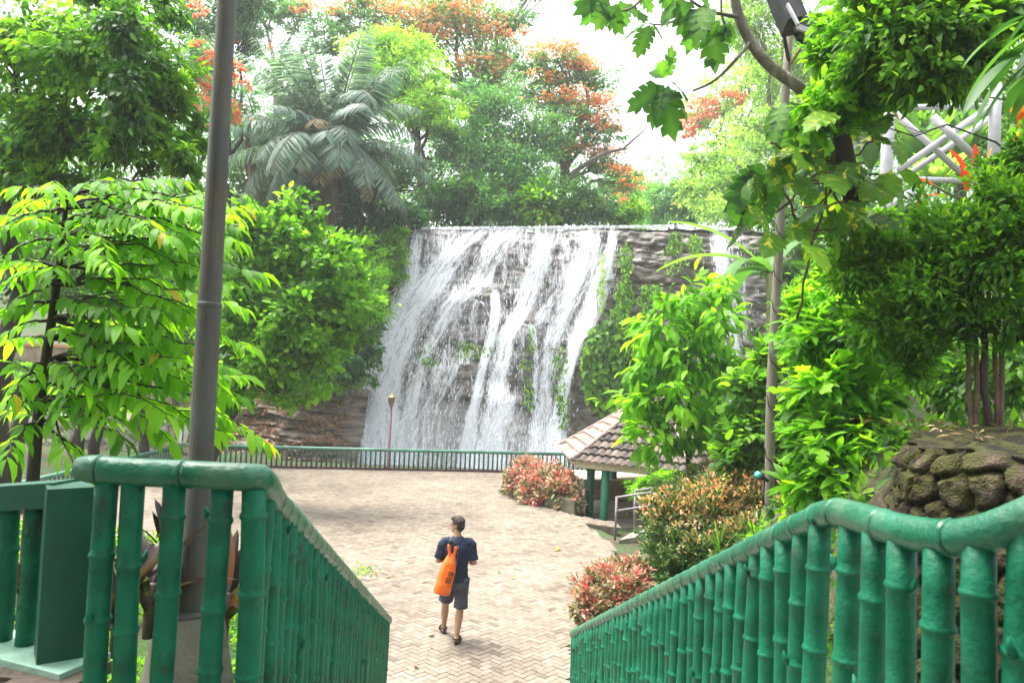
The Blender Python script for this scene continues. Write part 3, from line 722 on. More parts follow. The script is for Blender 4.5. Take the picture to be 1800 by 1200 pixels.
# white lip along the top edge and a bright ledge half way down
def lip(pts, th, dens, off=.15, n_=40):
    V = []; U = []; DN = []; ED = []
    for i in range(n_):
        t = i/(n_-1)*(len(pts)-1); k_ = min(int(t), len(pts)-2); f = t-k_
        x = pts[k_][0]*(1-f) + pts[k_+1][0]*f; y = pts[k_][1]*(1-f) + pts[k_+1][1]*f
        for q in range(4):
            p = on_face(x, y + th*(q/3-.5), off + .06*math.sin(q)); V.append(p); U.append((p.x*1.2, p.z*1.5)); DN.append(dens); ED.append((.55, 1, .9, .3)[q])
    ii = (np.arange(n_-1)[:, None]*4 + np.arange(3)[None]).ravel()
    return np.array(V), np.stack([ii, ii+1, ii+5, ii+4], 1), np.array(U), np.array(DN), np.array(ED)
for pts, th, dn in (([(740, 402), (850, 401), (1000, 400), (1090, 399), (1200, 398), (1300, 402)], 7, .8),
                    ([(775, 560), (790, 535), (825, 524), (850, 534), (862, 560), (868, 572)], 8, .6), ([(880, 590), (893, 574), (918, 570), (938, 574), (943, 592)], 7, .62)):
    V, T, U, DN, ED = lip(pts, th, dn); np_mesh('water_lip', V, T, FALL, WF, attrs={'dens': DN, 'edge': ED}, uv=U)
# drops thrown clear of the rock
nd_ = 9000; wts = np.array([w*d for _, w, d in WP]); idx = RNG.choice(len(WP), nd_, p=wts/wts.sum())
cp = np.array([tuple(WP[i][0]) for i in idx]); ww = np.array([WP[i][1] for i in idx])
pos = cp + np.stack([RNG.normal(size=nd_)*ww*.38, -RNG.random(nd_)*.30, RNG.uniform(-.3, .3, nd_)], 1)
dirs = np.stack([RNG.normal(size=nd_)*.10 - .12, np.full(nd_, -.15), np.full(nd_, -1.0)], 1)
DROP = newmat('water_drops'); b = nd(DROP[1], 'ShaderNodeBsdfPrincipled'); b.inputs['Base Color'].default_value = (.88, .9, .93, 1); b.inputs['Roughness'].default_value = .25
DROP[1].links.new(b.outputs[0], DROP[2].inputs[0])
o = leaves('spray_drops', T_simple(.14), pos, dirs, np.tile([0, -1, .3], (nd_, 1)) + RNG.normal(size=(nd_, 3))*.3, .05 + .22*RNG.random(nd_)**2, RNG.random(nd_), DROP[0], WF); o['kind'] = 'stuff'
# ================================================================== BUILT THINGS
def paint(name, c0, c1, rough=.35, dirtc=(.03, .04, .03), amt=.6):
    return solid(name, [(.3, c0), (.7, c1)], 7, rough, .22, 38, dirt=(dirtc, amt, 5.0), coat=0, rvar=.1, spec=.22)
GREEN = paint('green_paint', (.003, .105, .052), (.006, .165, .086), .50, (.008, .04, .025), .6)
GREEN_D = paint('green_paint_groove', (.003, .035, .02), (.004, .05, .028))
GREEN_RAIL = solid('green_paint_worn', [(.3, (.005, .095, .048)), (.6, (.012, .14, .075)), (.8, (.05, .17, .10))], 6, .36, .2, 40, coat=.12, spec=.35, dirt=((.15, .17, .11), .45, 3.0))

def bamboo_rail(mb, path, r, step=.17, rr=R, long=(0, 0)):
    """a rail of bamboo joints swept along the path; groove faces take material 1"""
    path = [Vector(p) for p in path]; L = [0]
    for a, b in zip(path[:-1], path[1:]): L.append(L[-1] + (b-a).length)
    def at(s):
        for i in range(len(L)-1):
            if s <= L[i+1] or i == len(L)-2:
                t = (s-L[i])/max(1e-9, L[i+1]-L[i]); return path[i].lerp(path[i+1], min(1, max(0, t)))
    nodes = []; s = step*.5
    while s < L[-1]: nodes.append(s); s += (step if not long[0] <= s < long[1] else .31)*rr.uniform(.85, 1.15)
    ss = set(np.linspace(0, L[-1], int(L[-1]/.05)+2).tolist())
    for q in nodes:
        for o in (-.022, -.010, -.003, 0, .003, .006, .010, .022): ss.add(min(L[-1], max(0, q+o)))
    ss = sorted(ss); pts = []; rad = []; gm = []
    for s in ss:
        pts.append(at(s)); k = r*(1 + .01*math.sin(s*9)); g = 0
        for q in nodes:
            d = s - q
            if -.022 < d <= -.0005: k *= 1 + .085*(1 + d/.022)
            elif -.0005 < d < .0065: k *= .955; g = 1
            elif .0065 <= d < .022: k *= 1 + .05*(1 - d/.022)
        rad.append(k); gm.append(g)
    rad[0] *= .82; rad[-1] *= .82
    mb.tube(pts, rad, 16, mifn=lambda i: 1 if gm[i] and gm[min(i+1, len(gm)-1)] else 0)
def smooth_path(pts, it=2):
    pts = [Vector(p) for p in pts]
    for _ in range(it):
        q = [pts[0]]
        for a, b in zip(pts[:-1], pts[1:]): q += [a.lerp(b, .25), a.lerp(b, .75)]
        q.append(pts[-1]); pts = q
    return pts
def baluster_mesh(i, h=1.0, r=.0425):
    rr = random.Random(50+i); mb = MB(); ns_ = []; z = rr.uniform(.08, .30)
    while z < h - .06: ns_.append(z); z += rr.uniform(.22, .38)
    zs_ = sorted({0.0, h} | {min(h, max(0, q+o)) for q in ns_ for o in (-.016, -.008, -.003, .003, .008, .016)} | set(np.linspace(0, h, 9).tolist()))
    ph = rr.uniform(0, 6); pts = []; rad = []
    for z in zs_:
        k = r*(1 + .012*math.sin(z*7+ph))
        for q in ns_:
            d = abs(z-q)
            if d < .016: k *= 1 + .17*(1 - (d/.016)**1.5)
        pts.append((.004*math.sin(z*5+ph), .004*math.cos(z*4+ph), z - h)); rad.append(k)
    mb.tube(pts, rad, 12)
    for q in ns_:
        if rr.random() < .4:
            a = rr.uniform(0, 2*PI); p = Vector((r*.9*math.cos(a), r*.9*math.sin(a), q-h))
            mb.tube([p, p + Vector((math.cos(a)*.018, math.sin(a)*.018, .022)), p + Vector((math.cos(a)*.026, math.sin(a)*.026, .05))], [.014, .012, .003], 6)
    me = mb.mesh('baluster'); me.materials.append(GREEN); return me
BAL = [baluster_mesh(i) for i in range(10)]
def put_baluster(root, p, sc=(1, 1, 1), rz=0.0, bank=BAL, name='baluster'):
    o = bpy.data.objects.new(name, R.choice(bank)); C.objects.link(o)
    o.parent = root; o.matrix_parent_inverse = Matrix.Translation(-Vector(root.location))
    o.location = p; o.rotation_euler = (R.uniform(-.012, .012), R.uniform(-.012, .012), rz); o.scale = sc
    return o
# left stair rail: short level run across the landing edge, then down the stairs
LL = [P(138, 822, 2.86), P(230, 829, 2.86), P(330, 833, 2.85), P(420, 838, 2.84)]
t = thing('bamboo_railing', 'dark green bamboo style stair railing on the left with a level corner piece', 'railing', (RL0.x, RL0.y, LAND_Z), 'stair railings')
mb = MB(); pth = LL + smooth_path([P(420, 838, 2.84), P(462, 838, 2.88), RL0 + (RL1-RL0)*.05], 2)[1:] + [RL0 + (RL1-RL0)*.12, RL1]
bamboo_rail(mb, pth, .054, .165, long=(.05, .75)); mb.build('handrail', [GREEN_RAIL, GREEN_D], t)
for px in (187, 236, 307, 390):
    q = P(px, 830 + (px-187)*.03, 2.86); put_baluster(t, q - Vector((0, 0, .03)), (1, 1, 1), R.uniform(0, 6))
nb = 40
for i in range(nb):
    q = RL0.lerp(RL1, (i+.12)/nb); put_baluster(t, q - Vector((0, 0, .03)), (1.08 if i == 0 else .95,)*2 + (1,), R.uniform(0, 6))
mb = MB()
mb.beam(RL0 - Vector((0, 0, 1.05)), RL1 - Vector((0, 0, 1.05)), .16, .1); q = P(138, 825, 2.86); mb.beam(q - Vector((0, 0, 1.05)), RL0 - Vector((0, .08, 1.05)), .16, .1)
mb.build('base_beam', solid('pale_green_paint', [(.3, (.16, .32, .22)), (.7, (.28, .45, .34))], 8, .5, .2), t, smooth=False)
# right stair rail: curves away at the landing
t = thing('bamboo_railing', 'bright green bamboo style stair railing on the right dipping in a curve', 'railing', (RR0.x, RR0.y, LAND_Z), 'stair railings')
near = smooth_path([RR0, P(1487, 900, 2.68), P(1590, 936, 2.3), P(1696, 950, 2.08), P(1800, 915, 1.95), P(1930, 850, 1.85), Vector((1.75, 1.35, RR0.z + .12)), Vector((2.1, .4, RR0.z + .1)), Vector((2.2, -1.6, RR0.z + .1))], 2)
mb = MB(); bamboo_rail(mb, [RR1, RR0.lerp(RR1, .04)] + near, .053, .17, long=((RR1-RR0).length, 99)); mb.build('handrail', [GREEN_RAIL, GREEN_D], t)
for i in range(nb):
    q = RR0.lerp(RR1, (i+.3)/nb); put_baluster(t, q - Vector((0, 0, .03)), (1, 1, 1), R.uniform(0, 6))
def along(path, px):
    best = min(path, key=lambda p: abs((lambda v: 900 + F*v.dot(_rt)/v.dot(_f))(p - CAM) - px)); return best
fine = [a.lerp(b, k/12) for a, b in zip(near[:-1], near[1:]) for k in range(12)]
for px in (1496, 1541, 1590, 1652, 1724, 1803, 1890):
    put_baluster(t, along(fine, px) - Vector((0, 0, .03)), (1.02, 1.02, 1), R.uniform(0, 6))
for f in np.linspace(.08, 1, 14):
    q = Vector((1.75, 1.35, RR0.z + .11)).lerp(Vector((2.15, .3, RR0.z + .1)), min(1, f*2)) if f < .5 else Vector((2.15, .3, RR0.z + .1)).lerp(Vector((2.2, -1.55, RR0.z + .1)), f*2-1)
    put_baluster(t, q - Vector((0, 0, .03)), (1, 1, 1), R.uniform(0, 6))
mb = MB(); mb.beam(RR0 - Vector((0, 0, 1.05)), RR1 - Vector((0, 0, 1.05)), .16, .1)
for a, b in zip(near[:-1:3], near[3::3]): mb.beam(a - Vector((0, 0, 1.05)), b - Vector((0, 0, 1.05)), .16, .1 + R.uniform(0, .004))
mb.build('base_beam', solid('green_base_paint', [(.3, (.02, .16, .09)), (.7, (.04, .24, .14))], 8, .5, .2), t, smooth=False)

# green panel on the left with a square end post
GREEN_FLAT = solid('green_flat_paint', [(.3, (.006, .07, .042)), (.7, (.010, .10, .06))], 9, .55, .1, 50, dirt=((.02, .05, .035), .5, 4.0))
t = thing('balustrade_panel', 'green balustrade panel with a square end post beside the left stair railing', 'railing', P(60, 1170, 3.3))
pt = P(112, 848, 3.05); e0 = P(-190, 873, 3.3)
mb = MB(); mb.beam(P(118, 866, 3.16), P(-260, 890, 3.4), .13, .105); mb.build('top_beam', GREEN_FLAT, t, smooth=False)
mb = MB(); q = P(122, 848, 3.12); mb.box((q.x, q.y, q.z - .44), (.165, .16, .86), rz=.62); mb.build('end_post', GREEN_FLAT, t, smooth=False)
SMOOTHB = []
for i in range(3):
    m2 = baluster_mesh(30+i, .62, .040); SMOOTHB.append(m2)
for px in (62, 18, -45, -105, -170):
    q = P(px, 880, 3.2 + (62-px)*.0008); put_baluster(t, q, (1, 1, 1), R.uniform(0, 6), SMOOTHB)
mb = MB(); a = P(150, 1178, 3.05); b = P(-200, 1090, 3.45); mb.beam(a, b, .24, .06); mb.build('base_beam', solid('pale_mint_paint', [(.3, (.28, .5, .38)), (.7, (.4, .6, .5))], 8, .5, .2), t, smooth=False)
t = thing('curb_wall', 'low brown stone curb under the green balustrade panel', 'curb', P(30, 1210, 3.2))
mb = MB(); a = P(118, 1218, 2.98); b = P(-200, 1128, 3.4); mb.beam(a - Vector((0, 0, .03)), b - Vector((0, 0, .03)), .34, .16)
for f in np.linspace(.05, .95, 5):
    q = a.lerp(b, f); mb.box((q.x, q.y, q.z + .045), (.26, .30, .05), rz=R.uniform(-.2, .2)); 
mb.build('curb_stone', solid('brown_stone', [(.3, (.06, .045, .035)), (.7, (.19, .15, .12))], 9, .85, .5, 25), t, smooth=False)

# ------------------------------------------------------------------ tall lamp post on the left
GALV = solid('galvanised_steel', [(.3, (.055, .055, .052)), (.7, (.13, .13, .12))], 3, .6, .1, 40, metal=.1, dirt=((.13, .10, .06), .6, 4.0), stretch=(1, 1, .3))
pb = P(337, 1071, 5.0); t = thing('lamp_post', 'tall grey steel lamp post on a tapered concrete pedestal behind the left railing', 'lamp post', (pb.x, pb.y, pb.z-1.2))
mb = MB(); hts = [0, .02, 2.02, 2.03, 2.05, 2.06, 4.2, 4.21, 4.23, 4.24, 6.4]
rds = [.086, .084, .077, .080, .080, .074, .061, .065, .065, .058, .048]
mb.tube([(pb.x, pb.y, pb.z + h) for h in hts], rds, 20); mb.build('pole', GALV, t, auto=12)
mb = MB(); mb.frustum((pb.x, pb.y, pb.z - 1.25), .40, .185, 1.235, rz=.5); mb.build('pedestal', CONC, t, smooth=False)
mb = MB(); mb.box((pb.x, pb.y, pb.z - .004), (.335, .335, .018), rz=.5); bpl = mb.build('base_plate', GALV, t, smooth=False)
for k in range(4):
    a = .5 + PI/4 + k*PI/2; mb = MB(); mb.tube([(pb.x + .19*math.cos(a), pb.y + .19*math.sin(a), pb.z + z) for z in (.0, .035)], .016, 6); mb.build('bolt', GALV, bpl, smooth=False)
mb = MB(); mb.tube([(pb.x, pb.y, pb.z+6.38), (pb.x, pb.y-.0, pb.z+6.6), (pb.x+.5, pb.y+.5, pb.z+6.9), (pb.x+1, pb.y+1, pb.z+6.95)], [.045, .04, .04, .04], 10); mb.build('lamp_arm', GALV, t)
mb = MB(); mb.ball((pb.x+1.2, pb.y+1.2, pb.z+6.92), (.3, .3, .1), 14, 8); mb.build('lamp_head', GALV, t)

# ------------------------------------------------------------------ fence along the far edge of the plaza
FENCE = solid('fence_green', [(.3, (.012, .085, .055)), (.7, (.02, .13, .085))], 5, .45, .1, 30, dirt=((.03, .03, .025), .6, 3.0))
FENCE_T = solid('fence_rail_green', [(.3, (.05, .17, .12)), (.6, (.10, .26, .19)), (.8, (.2, .33, .26))], 2, .5, .1, 30, dirt=((.03, .045, .03), .6, 1.2))
FENCE_B = solid('fence_base_maroon', [(.3, (.055, .025, .028)), (.7, (.10, .05, .055))], 3, .6, .1)
mbf = MB(); mbf.tube([(0, 0, 0), (0, 0, .35), (0, 0, .66)], [.034, .03, .034], 8); fb = mbf.mesh('fence_bar'); fb.materials.append(FENCE)
def low_fence(label, A, B, h=.78, gap=.172, group='fences round the plaza'):
    A, B = Vector(A), Vector(B); L = (B-A).length; t = thing('plaza_fence', label, 'fence', tuple(A), group)
    mb = MB(); u = (B-A).normalized()
    mb.tube([A - u*.05 + Vector((0, 0, h-.05)), A.lerp(B, .5) + Vector((0, 0, h-.052)), B + u*.05 + Vector((0, 0, h-.05))], .058, 10); mb.build('top_rail', FENCE_T, t)
    mb = MB(); mb.beam(A + Vector((0, 0, .035)), B + Vector((0, 0, .035)), .12, .09); mb.build('base_rail', FENCE_B, t, smooth=False)
    nbar = int(L/gap)
    for i in range(nbar):
        o = bpy.data.objects.new('fence_bar', fb); C.objects.link(o); o.parent = t; o.matrix_parent_inverse = Matrix.Translation(-A)
        o.location = A.lerp(B, (i+.5)/nbar) + Vector((0, 0, .075)); o.rotation_euler = (0, 0, R.uniform(0, 6))
    return t
FA, FB, FC = Vector((-11.2, 25.75, 0)), Vector((3.3, 28.35, 0)), Vector((-11.45, 15.2, 0))
low_fence('long low green fence in front of the waterfall pool', FA + Vector((.1, .02, 0)), FB)
low_fence('low green fence on the left side of the plaza before the pale wall', FC, FA + Vector((0, -.15, 0)))

# small lamp on a maroon post before the fence
MAROON = solid('maroon_paint', [(.3, (.075, .028, .045)), (.7, (.13, .055, .075))], 6, .45, .08)
BRASS = solid('lantern_metal', [(.3, (.16, .10, .06)), (.7, (.32, .22, .13))], 12, .5, .1, metal=.3)
lb = P(682, 821, 27.0); lb.z = 0
t = thing('lantern_post', 'small lantern on a thin maroon post in front of the waterfall', 'lamp post', tuple(lb))
mb = MB(); mb.tube([lb, lb + Vector((0, 0, .12)), lb + Vector((0, 0, .14)), lb + Vector((.01, 0, 2.28))], [.085, .08, .05, .042], 10); mb.build('post', MAROON, t)
mb = MB(); c = lb + Vector((.01, 0, 2.28)); mb.tube([c, c + Vector((0, 0, .05)), c + Vector((0, 0, .08)), c + Vector((0, 0, .34))], [.05, .08, .085, .135], 6); lg = mb.build('lantern', solid('dusty_glass', [(.3, (.11, .075, .045)), (.7, (.22, .165, .11))], 10, .3, .05), t, smooth=False)
mb = MB(); mb.tube([c + Vector((0, 0, .34)), c + Vector((0, 0, .36)), c + Vector((0, 0, .44)), c + Vector((0, 0, .52))], [.165, .165, .08, .015], 6); mb.build('lantern_cap', BRASS, lg, smooth=False)
# glazed lantern half hidden in the leaves on the left
lb = P(318, 800, 22.5); lb.z = 0; ztop = P(318, 735, 22.5).z
t = thing('lantern_post', 'dark glazed lantern half hidden by leaves just left of the tall lamp post', 'lamp post', tuple(lb))
mb = MB(); mb.tube([lb, lb + Vector((0, 0, ztop-.75))], [.06, .05], 8); mb.build('post', FENCE, t)
c = Vector((lb.x, lb.y, ztop-.75)); mb = MB(); mb.tube([c, c + Vector((0, 0, .06)), c + Vector((0, 0, .65))], [.1, .16, .26], 6)
GL = newmat('milky_glass'); b = nd(GL[1], 'ShaderNodeBsdfPrincipled'); b.inputs['Base Color'].default_value = (.62, .70, .70, 1); b.inputs['Roughness'].default_value = .2; GL[1].links.new(b.outputs[0], GL[2].inputs[0])
lg = mb.build('lantern', GL[0], t, smooth=False)
BLK = solid('black_metal', [(.3, (.012, .012, .013)), (.7, (.03, .03, .032))], 8, .4, .05)
for k in range(6):
    a = 2*PI*k/6; mb = MB(); mb.tube([c + Vector((.165*math.cos(a), .165*math.sin(a), .06)), c + Vector((.268*math.cos(a), .268*math.sin(a), .65))], .018, 5); mb.build('lantern_bar', BLK, lg)
mb = MB(); mb.tube([c + Vector((0, 0, .65)), c + Vector((0, 0, .69)), c + Vector((0, 0, .85))], [.33, .33, .04], 6); mb.build('lantern_cap', BLK, lg, smooth=False)

# ------------------------------------------------------------------ gazebo with a tiled six-sided roof
GC = Vector((4.62, 22.45, 0)); GR = 3.3; EZ = 1.42; AZ = 3.45; GA = [math.radians(a) for a in (153, 213, 273, 333, 33, 93)]
t = thing('gazebo', 'open six sided gazebo with a clay tile roof on round green columns', 'gazebo', (GC.x, GC.y, -.28))
TILE = attr_mat('roof_tile', [(.02, (.05, .042, .038)), (.3, (.135, .105, .088)), (.5, (.22, .17, .14)), (.66, (.33, .23, .19)), (.85, (.47, .28, .23)), (1, (.52, .36, .30))], .75, 5, .4, .4, 40)
def facet(a0, a1, tone):
    c0 = GC + Vector((GR*math.cos(a0), GR*math.sin(a0), EZ)); c1 = GC + Vector((GR*math.cos(a1), GR*math.sin(a1), EZ)); ap = GC + Vector((0, 0, AZ))
    mid = (c0+c1)/2; e = (c1-c0); W = e.length; e.normalize(); up_ = ap-mid; S = up_.length; up_.normalize(); nn = e.cross(up_).normalized()
    if nn.z < 0: nn = -nn
    rows = 11; rh = S/rows; tw = .215; V = []; T = []; rn = []
    ev = np.arange(-W/2 - tw/2, W/2 + tw, tw/6)
    for r_ in range(rows):
        s0, s1 = r_*rh - .04, (r_+1)*rh + .02
        for (sa, la) in ((s0, .07), (s0 + .02, .078), ((s0+s1)/2, .032), (s1, .008)):
            half = max(.02, W/2*(1 - max(0, sa)/S) + .01); b = len(V)
            for x in ev:
                xx = min(half, max(-half, x)); w = abs(math.sin(PI*x/tw)); k = math.floor(x/tw)
                V.append(tuple(mid + e*xx + up_*sa + nn*(la + .055*w)))
                h_ = float(_hash(np.int64(k+50), np.int64(r_), np.int64(tone*100)))
                rn.append(min(1, max(0, tone + (h_-.5)*.42 - (.12 if w < .35 else 0))))
        nE = len(ev); b = len(V) - 4*nE
        for q in range(3):
            for i in range(nE-1): T.append((b+q*nE+i, b+q*nE+i+1, b+(q+1)*nE+i+1, b+(q+1)*nE+i))
    return np.array(V), np.array(T), np.array(rn)
RFG = []
for k in range(6):
    RFG.append(facet(GA[k], GA[(k+1) % 6], (.64, .20, .24, .3, .3, .4)[k]))
V, T, rn = merge_geo(RFG); roof = np_mesh('roof', V, T, TILE, t, rnd=rn)
mb = MB()
for k in range(6):
    c0 = GC + Vector((GR*1.01*math.cos(GA[k]), GR*1.01*math.sin(GA[k]), EZ + .06)); ap = GC + Vector((0, 0, AZ + .06))
    mb.tube([c0.lerp(ap, f) + Vector((0, 0, .02*((i % 2)))) for i, f in enumerate(np.linspace(0, 1, 24))], [.075 - .014*(i % 2) for i in range(24)], 8)
mb.ball(GC + Vector((0, 0, AZ+.12)), .17, 10, 8)
mb.build('roof_ridge', solid('ridge_tile', [(.3, (.13, .10, .09)), (.7, (.34, .26, .23))], 4, .8, .3), roof)
CREAM = solid('cream_board', [(.3, (.42, .36, .25)), (.7, (.58, .51, .38))], 4, .7, .1, dirt=((.15, .11, .07), .7, 2.0))
mb = MB(); rI, rO = GR*.90, GR*.965
ring = [(GC + Vector((r*math.cos(a), r*math.sin(a), z))) for z in (EZ - .16, EZ + .03) for r in (rI, rO) for a in GA]
fs = []
for k in range(6):
    k2 = (k+1) % 6; fs += [(6+k, 6+k2, 18+k2, 18+k), (k2, k, 12+k, 12+k2), (k, k2, 6+k2, 6+k)]
mb.add(ring, fs); mb.build('fascia', CREAM, roof, smooth=False)
mb = MB(); mb.add([GC + Vector((rI*math.cos(a), rI*math.sin(a), EZ - .02)) for a in GA] + [GC + Vector((0, 0, AZ - .35))], [(k, (k+1) % 6, 6) for k in range(6)]); mb.build('ceiling', CREAM, roof, smooth=False)
for p_ in ((2.46, 21.55), (2.74, 20.45), (3.55, 24.6), (4.95, 19.75), (7.1, 21.1), (6.9, 24.4)):
    mb = MB(); mb.tube([(p_[0], p_[1], -.32), (p_[0], p_[1], -.2), (p_[0], p_[1], EZ + .0)], [.125, .122, .118], 16); mb.build('column', solid('column_green', [(.3, (.006, .10, .05)), (.7, (.010, .14, .07))], 4, .4, .08) if p_[0] == 2.46 else bpy.data.materials['column_green'], t)
mb = MB(); mb.add([GC + Vector((2.9*math.cos(a), 2.9*math.sin(a), -.24)) for a in GA] + [GC + Vector((2.9*math.cos(a), 2.9*math.sin(a), -.5)) for a in GA], [tuple(range(6))] + [(k, 6+k, 6+(k+1) % 6, (k+1) % 6) for k in range(6)]); mb.build('floor_slab', CONC, t, smooth=False)
t = thing('low_wall', 'low stained concrete platform wall with a pale top behind the gazebo columns', 'wall', (3.6, 25.2, -.3))
mb = MB(); a_ = P(1028, 852, 24.2); mb.add([(a_.x, 24.2, -.6), (7, 24.9, -.6), (7.2, 26.6, -.6), (2.1, 26.1, -.6), (a_.x, 24.2, .36), (7, 24.9, .36), (7.2, 26.6, .36), (2.1, 26.1, .36)],
    [(4, 5, 6, 7), (0, 1, 5, 4), (1, 2, 6, 5), (2, 3, 7, 6), (3, 0, 4, 7)])
mb.build('wall_body', solid('stained_concrete', [(.3, (.22, .15, .10)), (.6, (.40, .31, .23)), (.8, (.5, .42, .34))], 1.5, .85, .3, 20, dirt=((.06, .045, .035), .8, 1.5)), t, smooth=False)
mb = MB(); mb.add([(x, y, z) for z in (.363, .42) for x, y in ((a_.x-.06, 24.13), (7.05, 24.83), (7.25, 26.65), (2.04, 26.16))], [(4, 5, 6, 7), (0, 1, 5, 4), (1, 2, 6, 5), (2, 3, 7, 6), (3, 0, 4, 7)])
mb.build('coping', solid('pale_coping', [(.3, (.42, .34, .26)), (.7, (.56, .47, .38))], 2, .8, .15), t, smooth=False)
# planter under the red bush
t = thing('planter_box', 'mossy concrete planter box under the red bush beside the gazebo', 'planter', (1.6, 20.9, 0))
mb = MB(); q = [(1.93, 20.55), (1.25, 21.2), (.5, 22.35), (-.1, 23.45), (.45, 23.9), (1.1, 22.9), (1.7, 21.8), (2.25, 21.0)]
mb.add([(x, y, -.1) for x, y in q] + [(x, y, .36) for x, y in q], [tuple(range(8, 16))] + [(i, (i+1) % 8, 8+(i+1) % 8, 8+i) for i in range(8)])
mb.build('planter_body', solid('mossy_concrete', [(.3, (.05, .05, .03)), (.7, (.17, .15, .10))], 4, .9, .4, 20), t, smooth=False)

# ------------------------------------------------------------------ ramp rails
STEEL = solid('weathered_steel', [(.3, (.15, .13, .14)), (.7, (.27, .245, .255))], 6, .55, .08, metal=.1)
def ramp_rail(label, A, B, h=1.0, dz=-.0, group='handrails of the ramp'):
    A, B = Vector(A), Vector(B); t = thing('ramp_handrail', label, 'handrail', tuple(A), group)
    for i, f in enumerate((0, .5, 1)):
        q = A.lerp(B, f); mb = MB(); mb.tube([q, q + Vector((0, 0, h))], .028, 10); mb.build('post', STEEL, t)
    for z in (h, h*.68):
        mb = MB(); mb.tube([A + Vector((-.02, 0, z)), B + Vector((.02, 0, z))], .03, 10); mb.build('rail', STEEL, t)
A = G(1081, 949, 0); ramp_rail('steel ramp handrail nearest the orange bush, its post standing on the plaza', A, A + Vector((1.9, .75, .22)))
B = G(1114, 933, 0); ramp_rail('steel ramp handrail farther back, in front of the gazebo columns', B, B + Vector((1.7, .9, .2)))
mb = MB(); mb.add([(A.x+.1, A.y+.02, .004), (A.x+2.2, A.y+.7, .30), (B.x+2, B.y+.75, .30), (B.x-.02, B.y-.04, .004), (A.x+.1, A.y+.02, -.1), (A.x+2.2, A.y+.7, -.1)], [(0, 1, 2, 3), (4, 5, 1, 0)])
tag(mb.build('ramp', CONC, smooth=False), 'pale concrete ramp between the two steel handrails', 'ramp', kind='structure')

# ------------------------------------------------------------------ stone walls (rounded stones from a cell pattern)
def stone_wall(name, label, path, ztop, zbot, cell, bulge, mat, batter=.0, dens=.035, flat=.2, seed=0, ragged=.0, cap=None, topdepth=1.2):
    path = [Vector(p) for p in path]; L = [0]
    for a, b in zip(path[:-1], path[1:]): L.append(L[-1] + (b-a).length)
    s = np.arange(0, L[-1], dens); H = ztop - zbot; h = np.arange(0, H + dens, dens)
    px = np.interp(s, L, [p.x for p in path]); py = np.interp(s, L, [p.y for p in path])
    tx, ty = np.gradient(px), np.gradient(py); ln = np.hypot(tx, ty); ox, oy = ty/ln, -tx/ln
    S, Hh = np.meshgrid(s, h); u = S/cell + .7*(fbm(S*3, Hh*3, seed)-.5); v = Hh/(cell*.74) + .7*(fbm(S*3, Hh*3, seed+9.)-.5)
    f1 = np.full(S.shape, 9.); f2 = np.full(S.shape, 9.); cid = np.zeros(S.shape)
    iu, iv = np.floor(u).astype(np.int64), np.floor(v).astype(np.int64)
    for a in (-1, 0, 1):
        for b in (-1, 0, 1):
            cu, cv = iu+a, iv+b; qx = cu + .5 + 1.0*(_hash(cu, cv, np.int64(seed))-.5); qy = cv + .5 + 1.0*(_hash(cu, cv, np.int64(seed+77))-.5)
            d = np.hypot(u-qx, v-qy); i_ = _hash(cu, cv, np.int64(seed+5))
            m = d < f1; f2 = np.where(m, f1, np.minimum(f2, d)); cid = np.where(m, i_, cid); f1 = np.where(m, d, f1)
    g = f2-f1; prof = sstep(0, flat*2, g)**.6
    out = bulge*prof*(.6 + .8*cid) - batter*Hh + bulge*1.1*(fbm(S*7, Hh*7, seed+3., 5)-.5) + bulge*.5*(fbm(S*26, Hh*26, seed+8., 2)-.5) - .25*cap_round(Hh, H, cap)
    X = px[None] + ox[None]*out; Y = py[None] + oy[None]*out; Z = zbot + Hh + ragged*(fbm(S*1.3, S*0, 6.)-.5)*Hh/H
    V = np.stack([X, Y, Z], -1); TR = 26; tops = []
    for q in range(1, TR+1):
        f = q/TR; pp = V[-1] - np.stack([ox, oy, 0*ox], -1)*topdepth*f; pp[:, 2] += .10*f + .12*(fbm(pp[:, 0]*5, pp[:, 1]*5, 4.)-.45)*min(1, f*6); tops.append(pp[None])
    V = np.concatenate([V] + tops); a, b = V.shape[:2]
    ii = (np.arange(a-1)[:, None]*b + np.arange(b-1)[None]).ravel()
    cid = np.concatenate([cid, np.full((TR, b), .22)]); gap = np.concatenate([1 - sstep(.0, flat*.8, g), np.full((TR, b), .35)])
    t = thing(name, label, 'wall', tuple(V[0, 0]))
    np_mesh('stonework', V.reshape(-1, 3), np.stack([ii, ii+1, ii+b+1, ii+b], 1), mat, t, rnd=cid.ravel(), attrs={'gap': gap.ravel()}); return t
def cap_round(Hh, H, cap): return 0 if not cap else sstep(H-cap, H, Hh)**2*cap*2
MOSSY = attr_mat('mossy_stone', [(.05, (.016, .011, .007)), (.4, (.036, .024, .014)), (.75, (.055, .038, .023)), (.97, (.11, .085, .062))], .92, 9, .6, 1.0, 60, extra=((.008, .007, .005), 'gap'))
